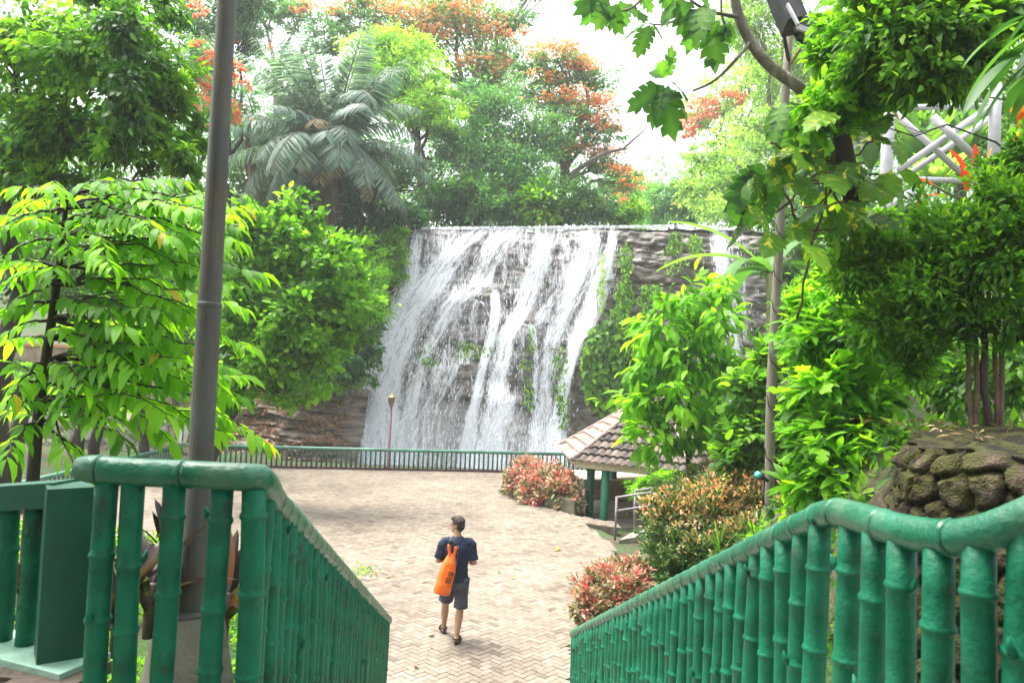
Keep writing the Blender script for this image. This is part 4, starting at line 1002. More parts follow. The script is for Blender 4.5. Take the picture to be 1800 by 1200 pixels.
# moss on the stones: second noise layer
def add_moss(m, col, thr=.52, amt=.9, sc=3.2):
    nt = m.node_tree; L = nt.links.new; b = next(n for n in nt.nodes if n.type == 'BSDF_PRINCIPLED'); src = b.inputs['Base Color'].links[0].from_socket
    tc = nd(nt, 'ShaderNodeTexCoord'); n = nd(nt, 'ShaderNodeTexNoise'); n.inputs['Scale'].default_value = sc; n.inputs['Detail'].default_value = 9; n.inputs['Roughness'].default_value = .7; L(tc.outputs['Object'], n.inputs[0])
    r = ramp(nt, [(thr-.06, 0), (thr+.05, amt)]); L(n.outputs['Fac'], r.inputs[0]); mx = nd(nt, 'ShaderNodeMix', data_type='RGBA'); L(r.outputs[0], mx.inputs[0]); L(src, mx.inputs[6]); mx.inputs[7].default_value = (*col, 1); L(mx.outputs[2], b.inputs['Base Color'])
add_moss(MOSSY, (.058, .062, .009), .50, .85, 6.0)
add_moss(GREEN, (.12, .17, .13), .66, .6, 26.0); add_moss(GREEN, (.03, .045, .03), .64, .7, 6.0); add_moss(GREEN_RAIL, (.20, .21, .17), .66, .6, 22.0); add_moss(GALV, (.10, .06, .035), .60, .6, 5.0)
wl = [P(1600, 800, 6.6), P(1545, 800, 5.9), P(1533, 800, 5.3), P(1556, 800, 4.85), P(1625, 800, 4.55), P(1720, 800, 4.3), P(1840, 800, 4.05), P(1990, 800, 3.8), Vector((3.9, 2.6, 0)), Vector((4.2, .6, 0)), Vector((4.3, -2.5, 0))]
wl = smooth_path([Vector((p.x, p.y, 0)) for p in wl], 2)
WALLZ = 3.62
stone_wall('stone_wall', 'dark mossy dry stone retaining wall right of the stairs', wl, WALLZ, 1.6, .21, .075, MOSSY, .10, .016, .16, 4, .12, cap=.16, topdepth=2.0)
LIGHTST = attr_mat('pale_stone', [(.05, (.19, .16, .13)), (.5, (.34, .30, .26)), (.95, (.48, .44, .39))], .9, 4, .3, .4, 20, extra=((.10, .085, .07), 'gap'))
lw = [(-34, 31.6, 0), (-22, 30.9, 0), (-12.6, 29.0, 0)]
stone_wall('stone_wall', 'pale rubble stone wall below the lawn beyond the left fence', lw, 1.15, -.3, .42, .05, LIGHTST, .0, .055, .16, 9, 0, topdepth=.8)
t = thing('brick_wall', 'weathered brick wall with an orange coping above the lawn on the far left', 'wall', (-25, 38, 1))
mb = MB(); mb.beam((-40, 39.4, 2.4), (-17, 37.6, 2.4), .35, 2.9); mb.build('wall_body', solid('old_brick', [(.3, (.20, .12, .09)), (.7, (.36, .26, .20))], 3, .9, .3, 20, dirt=((.07, .06, .05), .7, 1.0)), t, smooth=False)
mb = MB(); mb.beam((-40, 39.38, 3.92), (-17, 37.58, 3.92), .5, .14); mb.build('coping', solid('orange_coping', [(.3, (.42, .16, .09)), (.7, (.55, .25, .15))], 3, .8, .2), t, smooth=False)

# ------------------------------------------------------------------ floodlight pole on the right
pb = P(1350, 842, 10.0); pt_ = P(1387, 62, 10.0); pb0 = pb + (pb-pt_)*.25
t = thing('floodlight_pole', 'weathered pale pole carrying a black floodlight, rising behind the right bushes', 'light pole', tuple(pb0))
POLE = solid('pole_timber', [(.3, (.085, .075, .055)), (.55, (.16, .145, .11)), (.75, (.25, .235, .185))], 3, .8, .3, 18, stretch=(1, 1, .25), dirt=((.08, .07, .045), .6, 1.4))
pl = wiggle(pb0, pt_, 10, .003); mb = MB(); mb.tube(pl, [.068 - .0014*i for i in range(11)], 14); mb.build('pole', POLE, t)
for f in (.16, .24, .33, .41, .5, .56, .64, .72):
    q = pb0.lerp(pt_, f); mb = MB(); mb.tube([q + Vector((-.10, -.09, .16)), q + Vector((-.07, -.10, .0)), q + Vector((.03, -.10, -.10))], .008, 5); mb.build('cable_tie', BLK, t)
mb = MB(); a = P(1391, 110, 9.9); mb.tube([P(1387, 112, 9.98), P(1378, 60, 9.9), P(1366, 18, 9.85)], .026, 8); mb.build('brace', BLK, t)
mb = MB(); mb.tube([P(1390, 112, 9.95), P(1412, 78, 9.8)], .022, 8); mb.build('brace', solid('brass_brace', [(.3, (.22, .17, .06)), (.7, (.33, .26, .1))], 6, .5, .05), t)
def oriented_box(mb, a, b, w, h, upv, mi=0):
    a, b = Vector(a), Vector(b); d = (b-a); L = d.length; d.normalize(); x = d.cross(Vector(upv)).normalized(); z = x.cross(d)
    mb.box((a+b)/2, (w, L, h), mi, M=Matrix((x, d, z)).transposed())
mb = MB(); oriented_box(mb, P(1368, -22, 9.7), P(1399, 52, 9.55), .30, .24, (-.3, 0, 1)); oriented_box(mb, P(1372, 2, 9.58), P(1392, 46, 9.46), .2, .3, (-.3, 0, 1)); lh = mb.build('lamp_housing', BLK, t, smooth=False)
mb = MB(); oriented_box(mb, P(1384, 8, 9.3), P(1403, 44, 9.2), .03, .05, (0, -1, 0)); mb.build('light_strip', solid('grey_metal', [(.3, (.35, .35, .36)), (.7, (.5, .5, .5))], 5, .4, .05), lh, smooth=False)
mb = MB(); oriented_box(mb, P(1396, 38, 9.5), P(1428, 56, 9.45), .16, .15, (0, 0, 1)); oriented_box(mb, P(1404, 57, 9.45), P(1432, 62, 9.4), .14, .1, (0, 0, 1)); mb.build('lamp_driver', BLK, t, smooth=False)
mb = MB()
for k in range(3): oriented_box(mb, P(1400, 44 + 3.2*k, 9.34), P(1423, 52 + 3.2*k, 9.32), .05, .018, (0, 0, 1))
mb.build('cooling_fin', bpy.data.materials['grey_metal'], lh, smooth=False)
mb = MB(); mb.tube([P(1398, 60, 9.6), P(1404, 70, 9.6), P(1413, 76, 9.6), P(1424, 78, 9.6)], .03, 7); mb.tube([P(1425, 62, 9.5), P(1424, 72, 9.5)], .014, 6); mb.build('bracket', BLK, t)
# little spike light beside the pole
q = P(1343, 845, 9.4); t = thing('spike_light', 'small garden spotlight with a turquoise lens beside the base of the floodlight pole', 'spotlight', tuple(q - Vector((0, 0, .3))))
mb = MB(); mb.tube([q - Vector((0, 0, .35)), q], .015, 8); mb.build('stake', BLK, t)
mb = MB(); mb.tube([q + Vector((.05, 0, 0)), q + Vector((-.03, -.03, .05)), q + Vector((-.09, -.06, .08))], [.02, .034, .042], 10); mb.build('lamp_body', BLK, t)
TQ = newmat('turquoise_lens'); b = nd(TQ[1], 'ShaderNodeBsdfPrincipled'); b.inputs['Base Color'].default_value = (.08, .5, .55, 1); b.inputs['Roughness'].default_value = .15; TQ[1].links.new(b.outputs[0], TQ[2].inputs[0])
mb = MB(); mb.tube([q + Vector((-.09, -.06, .08)), q + Vector((-.12, -.08, .095))], [.044, .038], 10); mb.build('lens', TQ[0], t)

# ------------------------------------------------------------------ white steel frame on the right bank
WHITE = solid('white_steel', [(.3, (.42, .41, .45)), (.7, (.55, .54, .58))], 4, .4, .05, dirt=((.4, .38, .34), .4, 2.0))
D = 14.0; t = thing('steel_frame', 'white tubular steel frame with crossed braces among the plants on the right', 'frame', tuple(P(1555, 420, D)))
def tb(name, a, b, r): m_ = MB(); m_.tube([a, b], r*.8, 14); m_.build(name, WHITE, t)
tb('post', P(1553, 470, D), P(1566, 60, D), .14); tb('post', P(1560, 300, D+1.3), P(1566, 150, D+1.3), .13)
tb('post', P(1745, 330, D), P(1752, 100, D), .13)
tb('cross_beam', P(1556, 314, D-.05), P(1700, 318, D), .07); tb('cross_beam', P(1570, 190, D), P(1750, 186, D), .07)
tb('brace', P(1580, 300, D), P(1750, 180, D), .085); tb('brace', P(1598, 306, D+.6), P(1745, 205, D+.6), .075)
tb('brace', P(1574, 200, D+.3), P(1690, 305, D+.3), .075); tb('brace', P(1640, 205, D-.2), P(1712, 275, D-.2), .09)
tb('cross_beam', P(1540, 372, D-1), P(1600, 340, D), .10)
# ================================================================== PLANTS
def blade_geo(base, d, length, width, droop, nseg=8, fold=.12, side=None, prof=None, rr=R, twist=0.0):
    """one long leaf as a strip curving down; returns V, T (3 verts per row)"""
    base = Vector(base); d = Vector(d).normalized(); p = base.copy(); V = []; T = []
    for i in range(nseg+1):
        t = i/nseg; w = width*(prof(t) if prof else (math.sin(PI*min(1, t*.93+.07))**.7))
        x = d.cross(Vector((0, 0, 1)))
        if x.length < .05: x = Vector((1, 0, 0)) if side is None else Vector(side)
        x.normalize(); n = x.cross(d).normalized(); x2 = x*math.cos(twist*t) + n*math.sin(twist*t)
        V += [p - x2*w/2 + n*fold*w, p.copy(), p + x2*w/2 + n*fold*w]
        p = p + d*(length/nseg); d = (d + Vector((0, 0, -droop/nseg))).normalized()
    for i in range(nseg):
        a = i*3
        for k in (0, 1): T += [(a+k, a+k+1, a+k+4), (a+k, a+k+4, a+k+3)]
    return np.array([tuple(v) for v in V]), np.array(T)
def blades(name, specs, mat, parent, rng=RNG):
    parts = []
    for s in specs:
        q = s.pop('q', None); V, T = blade_geo(**s); parts.append((V, T, np.full(len(V), rng.random() if q is None else q)))
    V, T, r = merge_geo(parts); return np_mesh(name, V, T, mat, parent, rnd=r)

# ---- sugar palm ---------------------------------------------------------
def frond(base, d, L, droop, rr, wl=.9, n=58, side0=None, ragged=.0):
    """rachis curve with two rows of hanging leaflets"""
    base = Vector(base); d = Vector(d).normalized(); p = base.copy(); pts = [p.copy()]; ds = [d.copy()]; k = 14
    for i in range(k):
        p = p + d*(L/k); d = (d + Vector((0, 0, -droop/k*(.4+1.2*i/k)))).normalized(); pts.append(p.copy()); ds.append(d.copy())
    pos, dr, nr, sz, q = [], [], [], [], []
    for j in range(n):
        t = .12 + .88*j/(n-1); f = t*k; i = min(k-1, int(f)); c = pts[i].lerp(pts[i+1], f-i); dd = ds[i].lerp(ds[i+1], f-i).normalized()
        x = dd.cross(Vector((0, 0, 1)));
        if x.length < .1: x = Vector((1, 0, 0))
        x.normalize(); up = x.cross(dd).normalized()
        for s in (-1, 1):
            if rr.random() < ragged: continue
            v = (x*s*1.0 + dd*(.45+.35*t) + up*(.25 - .5*t) + Vector((rr.uniform(-.2, .2), rr.uniform(-.2, .2), -.25 + rr.uniform(-.25, .15)))).normalized()
            pos.append(c); dr.append(v); nr.append((up + x*s*-.2 + Vector((rr.uniform(-.3, .3),)*3))); sz.append(wl*(math.sin(PI*(.16+.8*t))**.55)*rr.uniform(.85, 1.1)); q.append(rr.random())
    return pts, np.array([tuple(a) for a in pos]), np.array([tuple(a) for a in dr]), np.array([tuple(a) for a in nr]), np.array(sz), np.array(q)
LFT = (np.array([(0, 0, 0), (-.036, .3, .0), (.036, .3, .0), (-.033, .68, -.11), (.033, .68, -.11), (0, 1, -.34)], float), np.array([(0, 2, 1), (1, 2, 4), (1, 4, 3), (3, 4, 5)]))
def palm(name, label, crown_px, D, base, fronds, seed, wl=.95, group=None):
    rr = random.Random(seed); cp = P(*crown_px, D); base = Vector(base); t = thing(name, label, 'palm tree', tuple(base), group)
    mb = MB(); pth = wiggle(base, cp, 8, .01, rr); mb.tube(pth, [.52 - .03*(i % 2) - .01*i for i in range(9)], 12)
    for i in range(150):    # old leaf bases and hanging fibre
        f = rr.random(); a = rr.uniform(0, 2*PI); q = base.lerp(cp, f) + Vector((math.cos(a)*.46, math.sin(a)*.46, 0)); mb.tube([q, q + Vector((math.cos(a)*.10, math.sin(a)*.10, -.25)), q + Vector((math.cos(a)*.07, math.sin(a)*.07, -rr.uniform(.4, .9)))], [.06, .04, .01], 4)
    mb.build('trunk', PALMBARK, t); gr = []; mr = MB()
    for (vx, vy, vz, L, droop, dry) in fronds:
        o = Vector((vx, vy, vz)).normalized(); st = cp + Vector((o.x*.25, o.y*.25, rr.uniform(-.3, .5)))
        pts, pos, dr, nr, sz, q = frond(st, o, L, droop, rr, wl, ragged=.25 if dry else .03)
        if dry:
            leaves('dry_frond', LFT, pos, dr, nr, sz*.8, q, LM['tan'], t)
        else: gr.append(leaf_geo(LFT, pos, dr, nr, sz, np.clip(q*.55 + rr.uniform(0, .45), 0, 1)))
        mr.tube(pts, [.06*(1-.85*i/(len(pts)-1)) for i in range(len(pts))], 6)
    V, T, r = merge_geo(gr); np_mesh('crown', V, T, LM['palm'], t, rnd=r)
    mr.build('leaf_stalks', solid('palm_stalk' + str(seed), [(.3, (.10, .12, .06)), (.7, (.24, .22, .13))], 3, .6, .1), t); return t
rr = random.Random(3); FR = []
for i in range(20):            # upright heart of the crown
    a = rr.uniform(0, 2*PI); e = rr.uniform(.9, 2.6); FR.append((math.cos(a), math.sin(a)*.8, e, rr.uniform(4.4, 5.8), rr.uniform(.5, 1.1), False))
for i in range(30):            # arching
    a = i*2*PI/30*1.0 + rr.uniform(-.15, .15); FR.append((math.cos(a), math.sin(a), rr.uniform(-.1, 1.1), rr.uniform(3.8, 5.6), rr.uniform(.8, 2.3), False))
for i in range(26):            # hanging skirt
    a = i*2*PI/26 + rr.uniform(-.2, .2); FR.append((math.cos(a), math.sin(a), rr.uniform(-.55, .05), rr.uniform(3.4, 5.0), rr.uniform(1.2, 2.1), False))
for a, e in ((-1.9, .3), (-1.4, .1), (-2.3, -.1), (-1.1, -.3), (-1.7, -.5), (-2.8, .0), (-.5, -.4), (-1.55, .5), (-1.25, -.2), (-2.0, -.35), (-1.75, .15), (-.9, .1), (-1.5, -.1)): FR.append((math.cos(a), math.sin(a), e, rr.uniform(2.4, 3.8), rr.uniform(1.4, 2.6), True))
pbz = P(578, 420, 34.5); palm('palm_tree', 'big grey green palm with hanging dry fronds on the cliff left of the waterfall', (582, 262), 34.5, (pbz.x, pbz.y, pbz.z - 1.6), FR, 5, 1.15)
FR2 = []
for i in range(26):
    a = i*2*PI/26 + rr.uniform(-.2, .2); FR2.append((math.cos(a), math.sin(a), rr.uniform(-.3, 1.2), rr.uniform(3.2, 4.4), rr.uniform(1.0, 1.9), False))
q = P(455, 400, 38); palm('palm_tree', 'smaller palm partly behind the tall lamp post and the big palm', (452, 235), 38, (q.x, q.y, q.z-1), FR2, 8, .8)

# ---- trees on the plateau ------------------------------------------------
TOPZ = 10.7
def pbase(px, py, D, z=None):
    p = P(px, py, D); return (p.x, p.y, p.z if z is None else z)
BG = dict(per=50, spread=.32, shell=.5, flat=.45, tilt=.55, droop=.15)
plant('flame_tree', 'tall flame tree with orange blossom at the top edge above the palm', 'tree',
      [(740, 45, 95, 45, 47), (830, 60, 90, 50, 47), (885, 115, 70, 45, 46), (660, 20, 90, 40, 48), (850, 140, 70, 40, 46), (790, 5, 90, 40, 48), (905, 40, 45, 30, 47), (930, -30, 60, 40, 47)], 15000, T_S, .26, 'bluegreen',
      base=pbase(850, 390, 46, TOPZ), trunk=.4, bark=BARK_P, seed=11, sc=BG, twigs=9,
      bloom=([(730, 25, 75, 30, 46.4), (700, 62, 40, 16, 46), (830, 30, 70, 30, 46.4), (850, 110, 55, 18, 45.6), (885, 135, 35, 14, 45.6), (760, 60, 40, 14, 46), (880, 60, 40, 16, 46), (640, 8, 45, 14, 47)], 3900, .20, 'blossom'))
plant('flame_tree', 'flame tree covered in orange blossom left of the white sky gap above the falls', 'tree',
      [(985, 112, 62, 28, 44), (1040, 140, 48, 26, 44), (960, 165, 60, 34, 44), (1010, 200, 66, 30, 43), (1055, 232, 40, 24, 43), (985, 262, 55, 30, 43), (1050, 285, 46, 26, 43), (1085, 322, 44, 26, 42.5), (1075, 372, 56, 26, 42), (940, 120, 40, 30, 44)], 13000, T_S, .25, 'bluegreen',
      base=pbase(965, 395, 43.5, TOPZ), trunk=.34, bark=BARK, seed=12, sc=dict(BG, flat=.3), twigs=9,
      bloom=([(985, 95, 66, 16, 43.6), (1035, 122, 46, 18, 43.6), (1010, 172, 66, 15, 42.8), (1060, 178, 26, 14, 43), (1060, 215, 40, 20, 42.6), (1000, 250, 50, 12, 42.6), (1058, 268, 40, 14, 42.6), (1092, 305, 36, 14, 42), (1100, 330, 30, 12, 42), (1075, 358, 44, 12, 41.6), (1090, 378, 40, 10, 41.6), (960, 140, 40, 12, 43.5)], 4300, .17, 'blossom'))
mbx = [(1108, 332, 20, 10, 41.5), (1098, 395, 10, 6, 41.5)]
plant('flame_tree', 'distant flame tree with sparse pink red blossom right of the sky gap', 'tree',
      [(1262, 178, 50, 34, 56), (1225, 212, 36, 24, 56), (1300, 140, 50, 40, 56), (1330, 90, 50, 40, 56)], 4200, T_S, .3, 'pale', base=pbase(1310, 390, 56, 11), trunk=.3, seed=13, sc=BG,
      bloom=([(1240, 188, 34, 16, 55.5), (1222, 214, 30, 12, 55.5), (1290, 170, 30, 12, 55.5), (1208, 232, 16, 8, 55.5)], 900, .24, 'blossom_pink'))
plant('leafy_tree', 'yellow green tree with drooping feathery foliage right beside the big palm', 'tree',
      [(700, 130, 70, 55, 41), (760, 190, 60, 40, 40), (660, 95, 60, 45, 42), (720, 90, 70, 40, 42), (790, 215, 34, 26, 39.5), (735, 200, 40, 30, 40), (690, 180, 40, 30, 40), (770, 150, 40, 30, 41)], 15000, T_N, .34, 'yellowish',
      base=pbase(745, 395, 41, TOPZ), trunk=.28, bark=BARK, seed=14, sc=dict(BG, droop=.7, spread=.26), twigs=8)
plant('leafy_tree', 'broad mid green tree over the lip between the palm and orange flame tree', 'tree',
      [(860, 185, 72, 52, 42), (905, 245, 70, 48, 42), (845, 275, 64, 50, 41), (930, 305, 62, 50, 41), (880, 335, 80, 40, 40.5), (800, 260, 50, 50, 41), (960, 230, 46, 40, 42)], 19000, T_S, .25, 'bluegreen',
      base=pbase(850, 400, 41.5, TOPZ), trunk=.3, bark=BARK_P, seed=15, sc=BG, twigs=9)
# fallen bare limb leaning right above the lip
t = thing('bare_branch', 'long bare branch leaning up to the right into the white sky gap', 'branch', pbase(982, 330, 41))
mb = MB(); a = [P(x, y, D) for x, y, D in ((982, 330, 41), (1010, 302, 41), (1040, 282, 40.8), (1065, 268, 40.6), (1095, 262, 40.4), (1120, 240, 40.2), (1140, 222, 40))]
mb.tube(a, [.17, .15, .12, .10, .075, .05, .02], 8)
for i, (x, y) in ((2, (1050, 240)), (3, (1078, 215)), (4, (1125, 262)), (1, (1030, 265))): mb.tube(wiggle(a[i], P(x, y, 40.4), 4, .08, R), [.05, .04, .03, .02, .01], 5)
mb.build('limb', BARK, t)
rngl = random.Random(2)
lipx = [(765, 355, 36, 36, 'deep'), (815, 358, 46, 44, 'dark'), (862, 366, 40, 34, 'bluegreen'), (905, 372, 36, 26, 'deep'), (950, 362, 42, 36, 'mid'), (1000, 352, 44, 44, 'dark'), (1040, 362, 40, 32, 'deep'), (1105, 372, 34, 22, 'mid')]
LB = ['dark rounded bush at the left end of the waterfall lip', 'deep green bush with broad leaves behind the lip, second from the palm', 'blue green bush behind the middle left of the lip', 'low dark bush behind the middle of the waterfall lip', 'mid green bush left of the foot of the orange flame tree',
      'darkest round bush below the bare leaning branch', 'deep green bush behind the lip below the orange blossom', 'mid green bush at the right end of the orange flame tree']
for i, (x, y, rx, ry, lm) in enumerate(lipx):
    plant('bush', LB[i], 'bush', [(x, y, rx, ry, 38.8), (x + rngl.uniform(-18, 18), y + 8, rx*.8, ry*.7, 38.3)], 2600, T_W if i in (1, 4) else T_S, .30 if i in (1, 4) else .22, lm, base=pbase(x, 398, 38.8, TOPZ), trunk=.07, group='bushes along the lip of the falls', seed=20+i, sc=dict(per=40, spread=.24, flat=.8), twigs=3)
plant('leafy_tree', 'large pale green tree on the right bank above the falls', 'tree',
      [(1300, 290, 74, 60, 46), (1250, 335, 60, 46, 45), (1340, 225, 62, 56, 47), (1370, 150, 56, 60, 48), (1235, 275, 34, 28, 46), (1330, 345, 70, 44, 44), (1205, 330, 26, 28, 46), (1400, 280, 50, 70, 46), (1280, 372, 60, 22, 43)], 22000, T_S, .27, 'pale',
      base=pbase(1320, 395, 46, TOPZ), trunk=.38, bark=BARK, seed=31, sc=BG, twigs=9)
plant('leafy_tree', 'pale feathery tree filling the upper right behind the floodlight pole', 'tree',
      [(1330, 50, 50, 46, 42), (1400, 110, 54, 54, 41), (1450, 60, 60, 60, 41), (1290, 20, 40, 40, 43), (1470, 170, 60, 50, 40), (1420, 210, 50, 40, 40), (1360, -20, 70, 40, 42)], 15000, T_N, .32, 'pale',
      base=pbase(1440, 395, 41, 10), trunk=.3, bark=BARK_P, seed=32, sc=BG, twigs=8)
plant('weeping_tree', 'dark green domed tree with fine drooping foliage at the end of the river', 'tree',
      [(1185, 352, 42, 40, 50), (1160, 372, 30, 24, 50), (1215, 370, 34, 26, 49)], 7000, T_N, .34, 'bluegreen', base=pbase(1190, 398, 50, TOPZ), trunk=.25, seed=33, sc=dict(BG, droop=1.2, spread=.2, per=40))
plant('leafy_tree', 'bright far tree low in the gap at the end of the river', 'tree', [(1128, 345, 36, 34, 60), (1100, 330, 30, 26, 62), (1145, 375, 46, 22, 58)], 4500, T_S, .32, 'fresh', base=pbase(1128, 398, 60, TOPZ), trunk=.25, seed=34, sc=BG)
plant('leafy_tree', 'airy tall tree with pale branches and sky showing through, above the big palm', 'tree',
      [(440, 40, 40, 40, 46), (520, 30, 60, 26, 47), (575, 70, 44, 30, 46), (610, 30, 50, 30, 47), (500, 110, 40, 22, 45), (545, 130, 34, 18, 46), (470, 10, 50, 24, 47), (640, 60, 36, 26, 47)], 7500, T_S, .27, 'bluegreen',
      base=pbase(478, 330, 45, 12), trunk=.30, bark=BARK_P, seed=35, sc=dict(BG, spread=.24), twigs=12, fork=P(485, 150, 45.5),
      bloom=([(560, 12, 50, 8, 46), (450, 78, 26, 8, 45), (540, 18, 40, 10, 46)], 260, .24, 'blossom'))
plant('leafy_tree', 'dark dense tree behind the top of the tall lamp post', 'tree',
      [(340, 50, 40, 50, 36), (430, 70, 36, 46, 37), (400, 20, 50, 36, 37), (360, 110, 40, 30, 36), (440, 0, 40, 30, 37)], 9000, T_S, .22, 'deep', base=pbase(400, 420, 37, 9), trunk=.25, bark=BARK_D, seed=36, sc=BG, twigs=8)
plant('flame_tree', 'flame tree with red orange blossom on both sides of the tall lamp post', 'tree',
      [(365, 150, 40, 40, 27), (395, 200, 40, 26, 27), (345, 90, 36, 40, 27), (420, 170, 28, 26, 27)], 3600, T_N, .16, 'bluegreen', base=pbase(300, 560, 27.5), trunk=.16, bark=BARK_D, seed=37, sc=BG,
      bloom=([(350, 22, 16, 7, 26.5), (342, 78, 12, 8, 26.5), (372, 102, 20, 14, 26.5), (345, 135, 26, 12, 26.5), (352, 160, 22, 9, 26.5), (385, 185, 32, 14, 26.4), (412, 122, 12, 16, 26.5), (418, 145, 10, 6, 26.5), (432, 152, 8, 5, 26.5), (412, 200, 18, 14, 26.4), (365, 228, 9, 7, 26.4), (340, 188, 18, 10, 26.5), (332, 5, 18, 6, 26.5)], 1500, .12, 'blossom_pink'))
# far woods as one mass
bl = [(x, 345 + 25*math.sin(x*.02), 120, 70, 72) for x in range(-500, 2300, 110) if not 1060 < x < 1200] + [(x, 230 + 30*math.sin(x*.013), 110, 90, 80) for x in list(range(-500, 860, 130)) + list(range(1330, 2300, 130))]
bw = blob_world(bl); p, d, nn, q, _ = scatter(bw, 70000, np.random.default_rng(4), **BG)
tag(leaves('far_woods', T_S, p, d, nn, .62*(.7+.6*RNG.random(len(p))), q, LM['bluegreen']), 'hazy far woods closing the view behind the trees', 'woods', kind='stuff')

# ---- greenery of the left cliff -----------------------------------------
plant('shrub', 'rounded light green shrub hanging over the cliff left of the falls', 'shrub', [(615, 455, 56, 40, 32.6), (640, 505, 48, 50, 32), (600, 500, 50, 60, 32), (655, 545, 30, 40, 31.8), (620, 560, 44, 46, 31.6)], 9000, T_S, .20, 'lime', base=pbase(610, 560, 33.4), trunk=.1, seed=41, sc=dict(per=40, spread=.22, flat=.8, shell=.3))
plant('shrub', 'dark broad leaved shrub under the light green one, low beside the falls', 'shrub', [(610, 630, 46, 40, 31.4), (580, 600, 44, 50, 31.6), (638, 600, 30, 34, 31.6), (560, 640, 40, 40, 31.2)], 3200, T_W, .30, 'deep', base=pbase(595, 690, 32), trunk=.08, seed=42, sc=dict(per=26, spread=.25, flat=.8, shell=.3))
plant('shrub', 'feathery bright green shrub at the left edge of the falling water', 'shrub', [(690, 452, 26, 38, 35), (672, 480, 24, 24, 34.4), (700, 415, 20, 24, 35.6)], 3200, T_N, .30, 'fresh', base=pbase(690, 500, 35.6), trunk=.05, seed=43, sc=dict(per=40, spread=.25, droop=.7))
plant('shrub', 'tangled dark climber under the palm beside the top of the falls', 'shrub', [(660, 405, 46, 36, 35.4), (620, 385, 44, 34, 35.6), (700, 385, 40, 26, 36.2), (725, 385, 22, 14, 36.6), (735, 378, 18, 18, 37)], 6500, T_W, .21, 'deep', base=pbase(650, 450, 36), trunk=.07, seed=44, sc=dict(per=40, spread=.24, flat=.8))
plant('shrub', 'dense dark undergrowth in the hollow below the big palm', 'shrub', [(500, 400, 70, 50, 36.5), (560, 440, 50, 44, 35.2), (440, 410, 60, 50, 37), (640, 440, 34, 34, 34.6), (380, 440, 60, 60, 37)], 7500, T_S, .22, 'dark', base=pbase(520, 480, 37), trunk=.07, seed=45, sc=dict(per=40, spread=.24, flat=.8))
plant('shrub', 'ferny green shrub hanging at the foot of the cliff above the rock ledge', 'shrub', [(640, 655, 26, 22, 31.6), (560, 668, 46, 18, 31), (520, 660, 40, 30, 30.8), (600, 668, 30, 14, 31.2)], 2600, T_N, .26, 'mid', base=pbase(590, 690, 31.8), trunk=.04, seed=46, sc=dict(per=30, spread=.3, droop=.9))
# ---- vines on the right rock ---------------------------------------------
def vine(name, label, regs, n, size, lm, seed, Tm=T_W, off=.22):
    rng = np.random.default_rng(seed); pos = []
    for (x, y, rx, ry) in regs:
        m = int(n*rx*ry/sum(r[2]*r[3] for r in regs)); a = rng.random(m)*2*PI; r_ = np.sqrt(rng.random(m))
        for k in range(m): pos.append(tuple(on_face(x + rx*r_[k]*math.cos(a[k]), y + ry*r_[k]*math.sin(a[k]), off + rng.random()*.45)))
    pos = np.array(pos); N = len(pos); t = thing(name, label, 'climbing plant', tuple(pos.mean(0)), 'vines on the wet rock')
    d = np.stack([rng.normal(size=N)*.5, -.5 + rng.normal(size=N)*.25, -.9 + rng.normal(size=N)*.35], 1); nn = np.stack([rng.normal(size=N)*.4, -.8 + 0*d[:, 0], .7 + rng.normal(size=N)*.35], 1)
    leaves('foliage', Tm, pos, d, nn, size*(.6+.8*rng.random(N)), rng.random(N), LM[lm], t)
    mb = MB()
    for k in range(10):
        i, j = rng.integers(0, N, 2); mb.tube(wiggle(pos[i] + np.array([0, .25, 0]), pos[j] + np.array([0, .25, 0]), 5, .05), .02, 4)
    mb.build('stem', BARK, t); return t
vine('rock_vine', 'thick mass of broad leaved vine on the rock right of the main fall', [(1060, 650, 38, 70), (1085, 590, 26, 50), (1050, 600, 20, 30), (1120, 640, 30, 60), (1095, 690, 46, 40)], 2300, .36, 'mid', 51)
vine('rock_vine', 'light green strip of vine climbing above the thick vine', [(1098, 520, 16, 36), (1100, 455, 12, 30), (1090, 560, 16, 24), (1140, 530, 20, 20), (1145, 510, 20, 14)], 900, .22, 'fresh', 52, T_S)
vine('rock_vine', 'small grassy tuft on the rock just below the lip', [(1188, 425, 14, 20), (1175, 440, 10, 8)], 240, .2, 'mid', 53, T_S)
vine('rock_vine', 'round leafy tuft on the rock below the lip, right of the grassy one', [(1222, 428, 13, 18)], 240, .18, 'fresh', 54, T_S)
vine('rock_vine', 'thin trail of moss plants down the middle of the wet rock', [(1190, 462, 24, 8), (1180, 475, 14, 8), (1060, 470, 6, 30), (1056, 520, 8, 30)], 300, .14, 'yellowish', 55, T_S)
vine('rock_vine', 'sparse green plants growing between the strands of water', [(935, 595, 8, 26), (930, 690, 12, 30), (985, 660, 14, 60), (810, 605, 12, 10), (830, 615, 40, 14), (750, 620, 14, 20), (925, 640, 14, 10), (990, 720, 14, 34), (760, 635, 20, 8)], 620, .20, 'mid', 56, T_S, .08)
